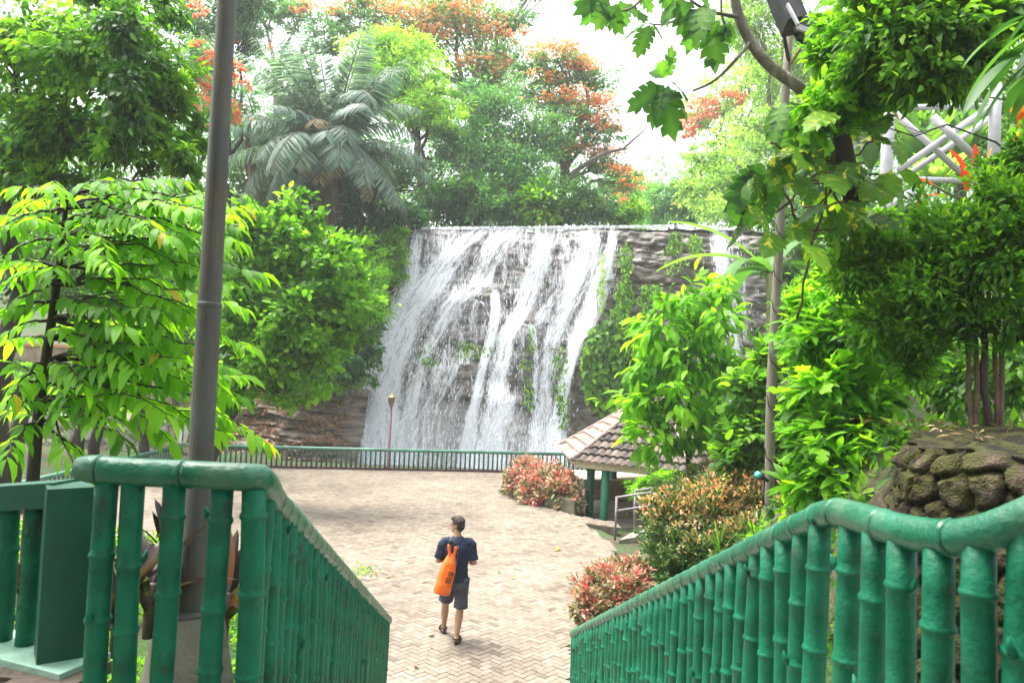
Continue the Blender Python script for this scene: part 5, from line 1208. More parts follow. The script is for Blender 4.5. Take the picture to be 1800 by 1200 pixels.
# ---- middle left ----------------------------------------------------------
plant('leafy_tree', 'round bright green tree with a low dark trunk, just right of the tall lamp post', 'tree',
      [(470, 425, 76, 62, 20), (555, 470, 62, 66, 20), (430, 520, 70, 66, 19.6), (530, 560, 80, 66, 19.4), (600, 545, 46, 60, 20), (470, 630, 74, 60, 19.4), (560, 630, 52, 52, 19.6), (420, 600, 50, 60, 19.6), (440, 400, 50, 40, 20), (490, 690, 50, 34, 19.6), (400, 670, 44, 44, 19.8), (625, 580, 30, 44, 20.2), (520, 380, 50, 34, 20.4), (600, 480, 40, 40, 20.4)], 17000, T_OW, .20, 'fresh',
      base=pbase(345, 835, 20.5, -.1), trunk=.19, bark=BARK_D, seed=61, fork=P(420, 690, 20), sc=dict(per=42, spread=.22, shell=.55, flat=.7, droop=.3), twigs=6)
plant('leafy_tree', 'big dark tree with bright edges filling the upper left corner', 'tree',
      [(50, 70, 120, 90, 12.5), (170, 90, 110, 80, 12), (260, 110, 76, 80, 12.5), (305, 190, 62, 64, 12.5), (120, 220, 130, 80, 12.5), (235, 260, 90, 54, 12), (330, 250, 44, 34, 12.5), (30, 250, 90, 100, 13), (220, 20, 110, 60, 13), (320, 280, 54, 40, 12), (90, 310, 90, 30, 12.6), (0, 330, 60, 30, 13)], 23000, T_O, .145, 'mid',
      base=pbase(10, 720, 13, .0), trunk=.22, bark=BARK_D, seed=62, fork=P(20, 250, 13), sc=dict(per=64, spread=.21, shell=.6, flat=.6, droop=.55), twigs=7)
plant('leafy_tree', 'dark leafy column in the middle of the upper left corner tree', 'tree',
      [(215, 60, 34, 70, 11.2), (225, 150, 36, 70, 11), (235, 210, 28, 40, 11)], 2400, T_O, .14, 'dark', base=pbase(190, 640, 11.4, .0), trunk=.1, bark=BARK_D, seed=63, sc=dict(per=40, spread=.25, droop=.8))
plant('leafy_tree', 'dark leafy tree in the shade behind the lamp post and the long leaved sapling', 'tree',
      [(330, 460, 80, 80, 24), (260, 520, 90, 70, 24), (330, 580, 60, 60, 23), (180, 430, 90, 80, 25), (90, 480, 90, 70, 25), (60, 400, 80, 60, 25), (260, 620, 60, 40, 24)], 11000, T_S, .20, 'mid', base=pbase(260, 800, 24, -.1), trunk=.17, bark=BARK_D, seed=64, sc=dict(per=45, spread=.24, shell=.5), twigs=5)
plant('bush', 'light green bush on the lawn above the pale stone wall', 'bush', [(25, 690, 40, 34, 34), (70, 660, 40, 24, 35), (120, 650, 40, 20, 36)], 2600, T_S, .2, 'fresh', base=pbase(40, 725, 34.5), trunk=.06, seed=65)
# short leaning dark trunk on far left
t = thing('tree_trunk', 'short dark forked tree trunk standing before the pale stone wall', 'tree trunk', pbase(18, 860, 15, -.1))
mb = MB(); mb.tube([Vector(pbase(18, 860, 15, -.3)), P(28, 780, 15), P(42, 700, 15)], [.17, .15, .15], 10); mb.tube([P(40, 708, 15), P(62, 685, 15), P(90, 640, 14.9)], [.13, .09, .05], 8); mb.tube([P(38, 710, 15), P(18, 670, 15), P(8, 610, 15)], [.12, .08, .04], 8); mb.build('trunk', BARK_D, t)
# lawn
nl = 9000; gx_ = RNG.uniform(-30, -13, nl); gy_ = RNG.uniform(30.6, 37.6, nl); gp = np.stack([gx_, gy_, ground_z(gx_, gy_)], 1)
o = leaves('lawn_grass', T_N, gp, np.array([0, 0, 1.]) + RNG.normal(size=(nl, 3))*.35, RNG.normal(size=(nl, 3)), .28, .3 + .7*RNG.random(nl), LM['yellowish']); tag(o, 'bright lawn grass above the pale stone wall on the left', 'grass', kind='stuff')

# ---- sapling with long drooping leaves in two rows (front left) ------------
rr = random.Random(77); rng = np.random.default_rng(77)
base = Vector(pbase(58, 840, 6.6)); base.z = float(ground_z(base.x, base.y)) - .05
t = thing('sapling', 'young tree with tiers of long drooping lime green leaves at left', 'tree', tuple(base))
mb = MB(); tr = smooth_path([base, P(58, 830, 6.6), P(72, 690, 6.6), P(95, 540, 6.6), P(108, 430, 6.6), P(120, 330, 6.6)], 2)
mb.tube(tr, [.068*(1-.8*i/(len(tr)-1)) for i in range(len(tr))], 9)
br = [  # (start py on trunk, end px, end py, end D)
 (345, 330, 318, 6.3), (350, 220, 330, 5.9), (340, 20, 330, 6.2), (345, 170, 345, 7.3), (380, 360, 372, 6.0), (390, 300, 420, 5.6), (400, -20, 380, 6.4), (410, 250, 395, 7.2), (420, 60, 380, 5.8),
 (440, 365, 455, 6.2), (450, 462, 478, 6.6), (450, 200, 470, 5.6), (460, -20, 460, 6.4), (480, 300, 500, 7.0), (490, 90, 470, 5.7), (500, 340, 560, 6.0), (520, 440, 610, 6.4), (510, 0, 545, 6.2), (530, 220, 575, 5.6),
 (560, 330, 620, 6.6), (570, 410, 700, 6.3), (580, 20, 600, 6.9), (590, 240, 650, 5.8), (610, 350, 690, 6.2), (620, 475, 780, 6.4), (640, 150, 680, 6.0), (650, 300, 770, 6.0), (660, 20, 700, 6.0), (680, 400, 770, 6.5), (700, 220, 780, 5.9), (720, 130, 820, 6.0), (735, 10, 800, 5.6), (750, 170, 830, 6.6), (600, 430, 650, 7.2), (470, 400, 430, 7.4), (370, 90, 325, 5.6), (430, 350, 340, 7.4)] + [(rr.uniform(350, 740), rr.uniform(-30, 440), 0, rr.uniform(5.7, 7.3)) for _ in range(64)]
br = [(a, b, c, d) if c else (a, b, a + rr.uniform(-30, 60), d) for a, b, c, d in br]
pos, dr, nr, sz, q = [], [], [], [], []
for (sy, ex, ey, ed) in br:
    s = min(tr, key=lambda p: abs((P(60+(840-sy)*.12, sy, 6.6)).z - p.z)); e = P(ex, ey + rr.uniform(-8, 8), ed)
    pth = wiggle(s, e, 9, .025, rr, .07); mb.tube(pth, [.017*(1-.8*i/9) for i in range(10)], 5)
    L = (e-s).length; nlv = int(L/.047); tone = rr.random()
    for k in range(nlv + 1):
        f = .22 + .78*k/nlv; i = min(8, int(f*9)); c = pth[i].lerp(pth[i+1], f*9-i); ax = (pth[i+1]-pth[i]).normalized(); x = ax.cross(Vector((0, 0, 1))).normalized(); sd = 1 if k % 2 else -1
        v = x*sd*rr.uniform(.55, .95) + ax*rr.uniform(.5, .8) + Vector((0, 0, -rr.uniform(.25, .75)))
        if k == nlv: v = ax + Vector((0, 0, -.4))
        pos.append(tuple(c)); dr.append(tuple(v)); nr.append((x.x*sd*.3 + rr.gauss(0, .18), x.y*sd*.3 + rr.gauss(0, .18), 1)); sz.append(rr.uniform(.12, .27)*(1 if k > 1 else .8)); q.append(min(.985, max(0, .5*tone + .5*rr.random())) if rr.random() > .012 else 1.0)
mb.build('trunk', BARK_D, t)
leaves('crown', T_ovate(.31, .2, .08), np.array(pos), np.array(dr), np.array(nr), np.array(sz), np.array(q), LM['lime'], t)

# ---- purple leaved plants and ground cover under the left rail -------------
def spiky(name, label, base, n, L, w, lm, seed, up=.9, droop=.8, group=None, rot=0, cat='plant'):
    rr = random.Random(seed); t = thing(name, label, cat, tuple(base), group); sp = []
    for i in range(n):
        a = rr.uniform(0, 2*PI); e = rr.uniform(.25, 1)*up; sp.append(dict(base=Vector(base) + Vector((math.cos(a)*.04, math.sin(a)*.04, rr.uniform(0, .2))), d=(math.cos(a), math.sin(a), e*1.6), length=L*rr.uniform(.6, 1.15), width=w*rr.uniform(.7, 1.2), droop=droop*rr.uniform(.5, 1.2), nseg=7, fold=.18))
    blades('foliage', sp, LM[lm], t, np.random.default_rng(seed)); mb = MB(); mb.tube([Vector(base) - Vector((0, 0, .15)), Vector(base) + Vector((0, 0, .03 if w < .03 else .2))], .01 if w < .03 else .035, 7); mb.build('stem', BARK, t); return t
for i, (x, y, D, lb) in enumerate(((262, 1080, 4.9, 'purple leaved plant beside the lamp post pedestal, seen between the balusters'), (205, 1110, 4.6, 'purple and grey striped plant left of the lamp post pedestal'), (395, 1090, 5.6, 'purple leaved plant just right of the lamp post pedestal'), (60, 1080, 5.0, 'purple leaved plant behind the green balustrade panel'), (300, 1010, 6.2, 'tall dark purple plant behind the lamp post pedestal'))):
    spiky('purple_plant', lb, P(x, y, D), 22, .55, .085, 'purple', 80+i, 1.3, .7, 'purple plants under the left railing')
def ground_cover(name, label, x0, x1, y0, y1, n, size, lm, zoff=.05, seed=1):
    rng = np.random.default_rng(seed); x = rng.uniform(x0, x1, n); y = rng.uniform(y0, y1, n); ok = (fbm(x*1.2, y*1.2, seed) > .42) & ~inpoly(x, y, PLAZA); x, y = x[ok], y[ok]
    p = np.stack([x, y, ground_z(x, y) + zoff + .16*rng.random(len(x))], 1)
    o = leaves(name, T_S, p, rng.normal(size=(len(x), 3)) + np.array([0, 0, .6]), np.array([0, 0, 1.]) + rng.normal(size=(len(x), 3))*.5, size*(.6+.8*rng.random(len(x))), rng.random(len(x)), LM[lm]); return tag(o, label, 'ground cover', kind='stuff')
ground_cover('ground_cover', 'bright low ground cover on the bank between lamp post and plaza', -11, -1.7, 4.5, 16.8, 30000, .12, 'lime', .05, 3)
ground_cover('ground_cover', 'leafy ground cover on the right bank under the shrubs', 1.2, 9, 5, 14.6, 18000, .15, 'mid', .04, 5)
ground_cover('ground_cover', 'weeds and ivy on the slopes beside the gazebo and the cliff foot', 6.5, 15, 17, 33, 9000, .28, 'dark', .1, 6)

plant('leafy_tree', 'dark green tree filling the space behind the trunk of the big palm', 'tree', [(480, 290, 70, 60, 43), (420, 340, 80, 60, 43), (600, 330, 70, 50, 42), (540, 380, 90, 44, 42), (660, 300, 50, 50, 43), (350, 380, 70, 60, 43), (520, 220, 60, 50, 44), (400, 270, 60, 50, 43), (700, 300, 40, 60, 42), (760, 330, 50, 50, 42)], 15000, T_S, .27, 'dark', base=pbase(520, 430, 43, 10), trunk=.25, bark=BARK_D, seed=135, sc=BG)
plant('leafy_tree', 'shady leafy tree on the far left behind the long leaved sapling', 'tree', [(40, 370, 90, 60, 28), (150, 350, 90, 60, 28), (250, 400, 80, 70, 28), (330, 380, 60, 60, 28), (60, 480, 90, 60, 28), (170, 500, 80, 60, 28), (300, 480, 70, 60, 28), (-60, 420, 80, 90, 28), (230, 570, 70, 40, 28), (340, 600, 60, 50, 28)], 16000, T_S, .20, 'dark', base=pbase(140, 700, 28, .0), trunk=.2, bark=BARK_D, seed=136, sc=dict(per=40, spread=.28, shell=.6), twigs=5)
# ---- right side -------------------------------------------------------------
def tipcol(lo, hi, z0, z1):     # new growth: coloured leaves on the upper, outer shoots
    def f(p, q, rng):
        t = np.clip((p[:, 2] - z0)/(z1-z0), 0, 1); return np.clip(lo + (hi-lo)*t*rng.random(len(q))**.8 + .45*(q-.5), 0, 1)
    return f
def zpx(py, D): return P(1200, py, D).z
plant('orange_shrub', 'large clipped shrub with orange young leaves behind the right stair railing', 'shrub',
      [(1180, 930, 52, 60, 12.2), (1240, 905, 66, 56, 12.2), (1290, 895, 60, 60, 12.4), (1340, 900, 52, 60, 12.4), (1170, 990, 44, 40, 11.8), (1235, 975, 60, 50, 11.6), (1310, 960, 60, 50, 11.6), (1375, 930, 44, 50, 11.6), (1400, 900, 40, 40, 11.2), (1350, 985, 50, 30, 10.6), (1280, 1010, 50, 30, 10.8), (1150, 1030, 30, 24, 11.4)], 36000, T_O, .075, 'orange_tip',
      base=pbase(1230, 1060, 12), trunk=.04, seed=91, sc=dict(per=40, spread=.16, shell=.3, flat=.9, droop=-.5, tilt=.5), twigs=10, rndf=tipcol(.12, 1.0, zpx(1060, 12), zpx(845, 12)))
plant('orange_shrub', 'wide flowering shrub with small orange leaves on the bank below the floodlight pole', 'shrub',
      [(1240, 858, 54, 30, 14.2), (1300, 850, 56, 36, 13.8), (1345, 868, 40, 40, 13.2), (1190, 872, 40, 26, 14), (1270, 830, 50, 20, 14.6), (1390, 880, 40, 44, 12.6)], 17000, T_O, .072, 'orange_tip',
      base=pbase(1290, 900, 14), trunk=.04, seed=92, sc=dict(per=26, spread=.16, shell=.25, flat=.9, droop=-.4, tilt=.5), twigs=8, rndf=tipcol(.14, .84, zpx(920, 14), zpx(815, 14)))
plant('red_shrub', 'low shrub with red and cream leaves at the foot of the right stair railing', 'shrub',
      [(1060, 1040, 44, 38, 10.9), (1085, 1010, 38, 24, 11.3), (1035, 1075, 28, 34, 10.5), (1100, 1050, 34, 40, 10.7), (1120, 1010, 26, 26, 11.2)], 11000, T_O, .072, 'red_tip', base=pbase(1075, 1110, 11, .0), trunk=.03, seed=93, sc=dict(per=24, spread=.18, shell=.25, flat=.9, droop=-.2), twigs=8)
plant('red_shrub', 'pink and cream leaved bush in the planter beside the gazebo', 'shrub',
      [(925, 842, 34, 34, 22.8), (960, 850, 44, 36, 22.2), (990, 868, 34, 34, 21.4), (945, 868, 34, 22, 21.8), (905, 845, 16, 26, 23.2), (1008, 880, 16, 22, 21)], 12000, T_O, .12, 'red_tip', base=pbase(960, 890, 22, .2), trunk=.04, seed=94, sc=dict(per=24, spread=.18, shell=.25, flat=.9, droop=.0), twigs=8)
plant('low_hedge', 'soft bright green low hedge between the gazebo columns and the orange shrubs', 'hedge',
      [(1128, 858, 28, 16, 19.4), (1162, 850, 36, 20, 19.4), (1195, 845, 36, 20, 19.2), (1150, 868, 30, 14, 19.3)], 5200, T_N, .13, 'fresh', base=pbase(1150, 880, 18), trunk=.03, seed=95, sc=dict(per=40, spread=.2, shell=.3))
plant('leafy_tree', 'young tree with large leaves and a thin dark trunk before the gazebo roof', 'tree',
      [(1205, 530, 52, 34, 15), (1170, 575, 62, 46, 15), (1250, 570, 56, 46, 15), (1210, 630, 70, 46, 15), (1140, 660, 46, 44, 15), (1260, 645, 44, 44, 15), (1190, 700, 66, 40, 14.8), (1120, 720, 38, 36, 14.8), (1260, 715, 40, 36, 15), (1150, 770, 46, 34, 14.7), (1220, 770, 44, 30, 14.8), (1290, 750, 30, 34, 15), (1270, 520, 34, 24, 15.2)], 2900, T_ON, .29, 'lime',
      base=pbase(1217, 880, 15), trunk=.055, bark=BARK_D, seed=96, fork=P(1205, 600, 15), sc=dict(per=12, spread=.25, shell=.5, flat=.8, droop=.75, tilt=.45), twigs=8)
plant('leafy_bush', 'dark green bush on the bank left of the foot of the floodlight pole', 'bush',
      [(1320, 700, 40, 46, 13), (1310, 770, 44, 44, 12.8), (1345, 640, 30, 40, 13.2), (1290, 800, 30, 28, 12.6), (1385, 760, 40, 60, 12.5)], 2800, T_OW, .20, 'mid', base=pbase(1330, 860, 13), trunk=.04, seed=97, sc=dict(per=14, spread=.26, shell=.45))
plant('whorl_shrub', 'tall bright shrub with lobed leaf whorls right of the floodlight pole', 'shrub',
      [(1450, 540, 44, 40, 8.4), (1432, 610, 40, 50, 8.2), (1490, 600, 56, 60, 8), (1448, 690, 50, 56, 8), (1515, 690, 56, 60, 8), (1460, 770, 54, 56, 7.8), (1436, 850, 36, 50, 7.8), (1480, 840, 56, 50, 7.6), (1520, 780, 40, 60, 7.8), (1540, 620, 44, 70, 8.2)], 5600, [T_TRI, T_ovate(.27, .2, .08), T_ON, T_ovate(.27, .12, .08)], .23, 'lime',
      base=pbase(1480, 960, 8), trunk=.045, bark=BARK_D, seed=98, sc=dict(per=13, spread=.2, shell=.4, flat=.55, droop=.2, tilt=.4), twigs=7)
plant('shrub_tree', 'small leaved shrub tree with orange tips and slim brown stems above the mossy wall', 'tree',
      [(1560, 450, 70, 56, 7), (1660, 420, 80, 66, 6.6), (1760, 360, 64, 66, 6.4), (1500, 470, 60, 50, 7), (1620, 500, 80, 66, 6.6), (1720, 460, 80, 80, 6.4), (1800, 430, 60, 90, 6.2), (1550, 565, 64, 56, 6.8), (1640, 585, 60, 50, 6.6), (1700, 560, 60, 36, 6.5), (1800, 560, 44, 60, 6.3), (1600, 640, 50, 40, 6.8), (1765, 300, 44, 34, 6.6), (1805, 270, 34, 40, 6.4), (1540, 380, 30, 30, 7.2)], 23000, T_ON, .088, 'shrub_tip',
      base=P(1742, 770, 6.4), trunk=.03, bark=BARK_D, seed=99, fork=P(1720, 520, 6.5), sc=dict(per=30, spread=.24, shell=.8, flat=.8, droop=-.1, tilt=.55), twigs=9, rndf=lambda p, q, rng: np.clip(q*.85 + .26*rng.random(len(q))**2*np.clip((p[:, 2] - 4.6)/1.4, 0, 1), 0, 1))
t = bpy.data.objects.get('shrub_tree'); mb = MB()
for x0, x1, x2 in ((1722, 1716, 1690), (1735, 1730, 1742), (1756, 1748, 1770), (1765, 1760, 1800), (1712, 1700, 1640)):
    a = P(x0, 775, 6.3 + .12*R.random()); mb.tube(wiggle(a - Vector((0, 0, .2)), P(x1, 600, 6.5), 5, .012) + wiggle(P(x1, 600, 6.5), P(x2, 470, 6.5), 3, .03)[1:], [.024, .023, .022, .021, .02, .02, .017, .014, .01], 7)
mb.build('stem', solid('brown_stem', [(.3, (.06, .035, .022)), (.7, (.15, .09, .06))], 8, .8, .3), t)
# breadfruit: leaning limb, big lobed leaves against the sky
rr = random.Random(5); rng = np.random.default_rng(5)
bb = P(1530, 620, 9.6); bb.z = float(ground_z(bb.x, bb.y)) - .1
t = thing('breadfruit_tree', 'tree with a curved grey limb and big deeply lobed leaves against white sky', 'tree', tuple(bb))
mb = MB(); tk = smooth_path([bb, P(1526, 600, 9.2), P(1512, 450, 7.6), P(1494, 320, 6.8), P(1480, 240, 6.75)], 2); mb.tube(tk, [.105 - .03*i/(len(tk)-1) for i in range(len(tk))], 10, 1)
lb_ = smooth_path([P(1484, 262, 6.8), P(1445, 185, 7.0), P(1400, 150, 7.0), P(1345, 112, 7.0), P(1310, 60, 7.0), P(1292, 10, 7.0), P(1285, -60, 7.0)], 2); mb.tube(lb_, [.066 - .026*i/(len(lb_)-1) for i in range(len(lb_))], 10)
tw = [([(1318, 76), (1290, 110), (1255, 145), (1218, 160)], .02), ([(1296, 30), (1240, 20), (1200, -10)], .02), ([(1268, -20), (1268, 40), (1290, 55)], .014), ([(1290, -30), (1180, -40), (1120, -20)], .025), ([(1192, 35), (1165, 45), (1140, 42)], .012), ([(1128, 0), (1105, 20), (1070, 18)], .014)]
for pts, r_ in tw: q_ = smooth_path([P(x, y, 6.95) for x, y in pts], 2); mb.tube(q_, [r_*(1-.5*i/(len(q_)-1)) for i in range(len(q_))], 7)
mb.build('trunk', [BARK_P, BARK_D], t)
LV = [  # leaf base px, tip px, length factor
 ((1168, 150), (1108, 185)), ((1168, 150), (1137, 215)), ((1170, 155), (1176, 228)), ((1172, 150), (1222, 203)), ((1180, 145), (1215, 165)), ((1165, 140), (1190, 88)), ((1165, 138), (1142, 120)), ((1165, 135), (1160, 102)), ((1176, 150), (1150, 200)),
 ((1050, 5), (1008, -5)), ((1055, 5), (1030, 46)), ((1062, 8), (1058, 40)), ((1090, 0), (1098, 45)), ((1095, 10), (1140, 30)), ((1068, 10), (1085, 50)), ((1075, -8), (1020, 12)),
 ((1140, 42), (1090, 62)), ((1142, 44), (1122, 90)), ((1144, 42), (1172, 66)), ((1140, 38), (1120, 22)), ((1145, 45), (1150, 60)),
 ((1195, -5), (1208, 54)), ((1190, -8), (1160, 28)), ((1240, 10), (1222, 55)), ((1238, 8), (1215, 82)), ((1262, 40), (1250, 106)), ((1262, 42), (1270, 75)), ((1266, 38), (1240, 60)), ((1270, 42), (1292, 70)), ((1285, 20), (1325, 35)), ((1230, -10), (1255, 20)), ((1160, -15), (1190, 20)), ((1120, -18), (1150, 15)), ((1360, 305), (1300, 322)), ((1355, 310), (1290, 352)), ((1362, 312), (1330, 385)), ((1365, 315), (1355, 400)), ((1350, 320), (1300, 385)), ((1380, 180), (1352, 235)), ((1388, 178), (1420, 240)), ((1400, 215), (1360, 262)), ((1405, 215), (1398, 290)), ((1440, 235), (1465, 290)),  ((1275, 30), (1232, 70))]
pos = []; dr = []; nr = []; sz = []; q = []
for (b0, b1) in LV:
    D0 = 6.95 + rr.uniform(-.12, .12); a = P(*b0, D0); e = P(*b1, D0 + rr.uniform(-.22, .10)); v = e - a
    pos.append(tuple(a)); dr.append(tuple(v)); sz.append(v.length*1.12); nr.append((rr.gauss(0, .75), -1 + rr.gauss(0, .3), .75 + rr.gauss(0, .5))); q.append(rr.random())
TL = T_lobed(.66, 4, .46, .3, 4); V, T, rn = leaf_geo(TL, pos, dr, nr, sz, q); rn = np.clip(rn*.62 + np.tile(.36*np.clip(1 - np.abs(TL[0][:, 0])/.2, 0, 1), len(pos)), 0, 1); np_mesh('crown', V, T, LM['lobed'], t, rnd=rn)  # colour lightened towards the midrib, painting in light that shines through the leaf
# climber with large variegated leaves on the breadfruit trunk
t = thing('climbing_pothos', 'climber with huge yellow flecked leaves growing over the dark trunk at right', 'climbing plant', tuple(P(1490, 420, 6.9)))
pos = []; dr = []; nr = []; sz = []; q = []
for (x, y, rx, ry, m) in ((1420, 230, 36, 36, 9), (1400, 300, 60, 40, 14), (1350, 340, 50, 40, 12), (1470, 320, 60, 60, 18), (1540, 300, 40, 30, 8), (1440, 390, 60, 50, 14), (1510, 420, 50, 50, 10), (1330, 380, 30, 30, 6), (1560, 250, 30, 20, 3), (1480, 215, 60, 30, 12), (1390, 400, 40, 40, 8)):
    for _ in range(m):
        ax_ = x + rr.uniform(-rx, rx)
        if 1345 < ax_ < 1402 and rr.random() < .8: continue
        a = P(ax_, y + rr.uniform(-ry, ry), 6.9 + rr.uniform(-.5, .4)); pos.append(tuple(a)); dr.append((rr.gauss(-.2, .7), rr.gauss(-.3, .5), -.55 + rr.gauss(0, .4))); nr.append((rr.gauss(0, .5), -.6 + rr.gauss(0, .4), .9)); sz.append(rr.uniform(.15, .38)); q.append(rr.random())
leaves('foliage', T_lobed(.8, 4, .10, .28, 8), np.array(pos), np.array(dr), np.array(nr), np.array(sz), np.array(q), LM['variegated'], t)
mb = MB()
for _ in range(16):
    a = P(rr.uniform(1400, 1520), rr.uniform(250, 430), 7.0); mb.tube(wiggle(a, P(rr.uniform(1340, 1560), rr.uniform(230, 420), 6.8), 6, .06, rr), .011, 5)
mb.tube(wiggle(P(1470, 260, 6.8), P(1400, 560, 6.9), 10, .02, rr), .012, 5)
mb.build('stem', bpy.data.materials['brown_stem'], t)
plant('leafy_tree', 'dark tree with small glossy leaves overhanging the upper right corner', 'tree',
      [(1560, 70, 76, 70, 6.2), (1650, 60, 80, 76, 6), (1740, 30, 70, 60, 6), (1545, 130, 60, 40, 6.4), (1630, 136, 70, 44, 6), (1700, 125, 56, 48, 6),  (1600, -30, 120, 50, 6.2)], 13000, T_O, .10, 'mid',
      base=pbase(1900, 760, 7.4, 3.2), trunk=.13, bark=BARK_D, seed=111, fork=P(1930, 40, 6.8), sc=dict(per=34, spread=.26, shell=.75, flat=.6, droop=.5), twigs=6)
plant('leafy_tree', 'bright leaf sprays hanging beside the floodlight, left of the dark overhanging tree', 'tree',
      [(1490, 60, 44, 50, 6.8), (1455, 110, 30, 40, 6.8), (1520, 120, 44, 44, 6.6), (1450, 180, 40, 36, 6.7), (1490, 190, 40, 34, 6.7), (1540, 20, 50, 40, 6.6), (1560, 160, 40, 34, 6.5), (1430, 225, 30, 24, 6.7)], 3400, T_O, .105, 'lime', base=pbase(1900, 740, 7.6, 3.2), trunk=.05, bark=BARK_D, seed=112, fork=P(1920, -30, 7.2), sc=dict(per=26, spread=.28, shell=.8, flat=.6, droop=.6), twigs=5)
# broad dark leaves hanging in at the right edge
t = thing('broad_leaf_plant', 'broad dark drooping leaves hanging in at the right edge above the shrub tree', 'plant', tuple(P(1830, 40, 4.6)))
sp = []
for (x, y, ex, ey) in ((1790, 40, 1700, 130), (1800, 60, 1712, 190), (1800, 90, 1700, 225), (1810, 70, 1745, 170), (1810, 110, 1740, 235), (1830, 90, 1770, 215), (1830, 130, 1785, 225), (1800, 30, 1735, 90), (1840, 60, 1790, 160), (1850, 110, 1760, 190), (1790, 100, 1725, 250), (1820, 20, 1770, 110), (1850, 150, 1800, 240)):
    a = P(x, y, 4.6 + rr.uniform(-.3, .3)); e = P(ex, ey, 4.6 + rr.uniform(-.4, .3)); v = e-a; sp.append(dict(base=a, d=(v.x, v.y, v.z*.55 + .02), length=v.length*1.0, width=.085, droop=.7, nseg=9, fold=.14, twist=rr.uniform(-.5, .5)))
blades('foliage', sp, LM['dark'], t, rng); mb = MB(); mb.tube(wiggle(P(1960, 320, 4.8), P(1845, 70, 4.6), 6, .02), .03, 8); mb.build('stem', BARK_D, t)
t = thing('red_leaf_plant', 'upright orange red leaved plant in front of the white steel frame', 'plant', tuple(P(1715, 330, 8.6)))
blades('foliage', [dict(base=P(1712, 300, 8.6), d=(.02, 0, 1), length=.32, width=.09, droop=.05, nseg=7, fold=.2, q=.5), dict(base=P(1732, 300, 8.7), d=(.25, 0, 1), length=.30, width=.075, droop=.1, nseg=7, fold=.2, q=.95), dict(base=P(1695, 300, 8.5), d=(-.45, 0, .8), length=.3, width=.09, droop=.6, nseg=7, fold=.2, q=.6),
    dict(base=P(1700, 335, 8.5), d=(-.2, -.2, .7), length=.36, width=.1, droop=1.2, nseg=7, fold=.2, q=.4), dict(base=P(1640, 325, 8.5), d=(-.9, -.2, .35), length=.36, width=.06, droop=.6, nseg=7, q=.6), dict(base=P(1665, 345, 8.5), d=(-.9, 0, .1), length=.35, width=.08, droop=.5, nseg=7, q=.7), dict(base=P(1798, 235, 7.5), d=(-.2, -.2, 1), length=.3, width=.1, droop=.9, nseg=7, q=.9), dict(base=P(1800, 215, 7.5), d=(-.6, -.2, .6), length=.28, width=.1, droop=.9, nseg=7, q=.9)], LM['red'], t, rng)
mb = MB(); mb.tube([P(1715, 420, 8.6), P(1712, 290, 8.6)], .02, 6); mb.tube([P(1715, 360, 8.6), P(1665, 340, 8.5), P(1640, 325, 8.5)], .012, 6); mb.tube([P(1715, 330, 8.6), P(1790, 260, 7.6), P(1800, 215, 7.5)], .012, 6); mb.build('stem', BARK, t)
for i, (x, y, D, lb) in enumerate(((1620, 300, 18, 'clump of broad upright bright green leaves behind the left half of the white frame'), (1690, 285, 19, 'clump of upright green leaves behind the middle of the white frame'), (1530, 300, 19, 'clump of tall pale green leaves left of the white frame'), (1650, 330, 16.5, 'lower clump of striped leaves under the braces of the white frame'))):
    spiky('broad_leaf_clump', lb, P(x, y, D), 34, 1.5 if i < 3 else .9, .30 if i < 3 else .22, 'banana' if i < 3 else 'pale', 120+i, 2.6 if i < 3 else .9, .45, 'leaf clumps behind the white frame')
plant('leafy_tree', 'shady tree on the slope behind the white steel frame', 'tree', [(1560, 170, 80, 60, 26), (1680, 150, 100, 80, 26), (1790, 180, 80, 100, 25), (1620, 250, 90, 40, 24), (1740, 270, 90, 50, 23), (1500, 230, 60, 60, 27), (1850, 300, 90, 90, 24)], 12000, T_S, .24, 'mid', base=pbase(1700, 420, 25), trunk=.24, bark=BARK, seed=131, sc=BG)
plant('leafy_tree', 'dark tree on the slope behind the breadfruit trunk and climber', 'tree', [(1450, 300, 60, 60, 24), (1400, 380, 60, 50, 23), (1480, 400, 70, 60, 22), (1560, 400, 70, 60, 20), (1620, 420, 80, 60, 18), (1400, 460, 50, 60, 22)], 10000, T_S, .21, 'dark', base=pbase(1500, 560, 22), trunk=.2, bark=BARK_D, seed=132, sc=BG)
plant('leafy_bush', 'shady bush on the slope behind the slim brown stems above the wall', 'bush', [(1600, 640, 90, 70, 10), (1700, 660, 90, 70, 9.5), (1800, 640, 80, 90, 9), (1500, 560, 60, 60, 11.5), (1580, 540, 80, 70, 10.5), (1400, 540, 40, 60, 14), (1860, 500, 80, 100, 9)], 9500, T_O, .12, 'mid', base=pbase(1660, 760, 9.6), trunk=.05, bark=BARK_D, seed=133, sc=dict(per=26, spread=.22, shell=.5))
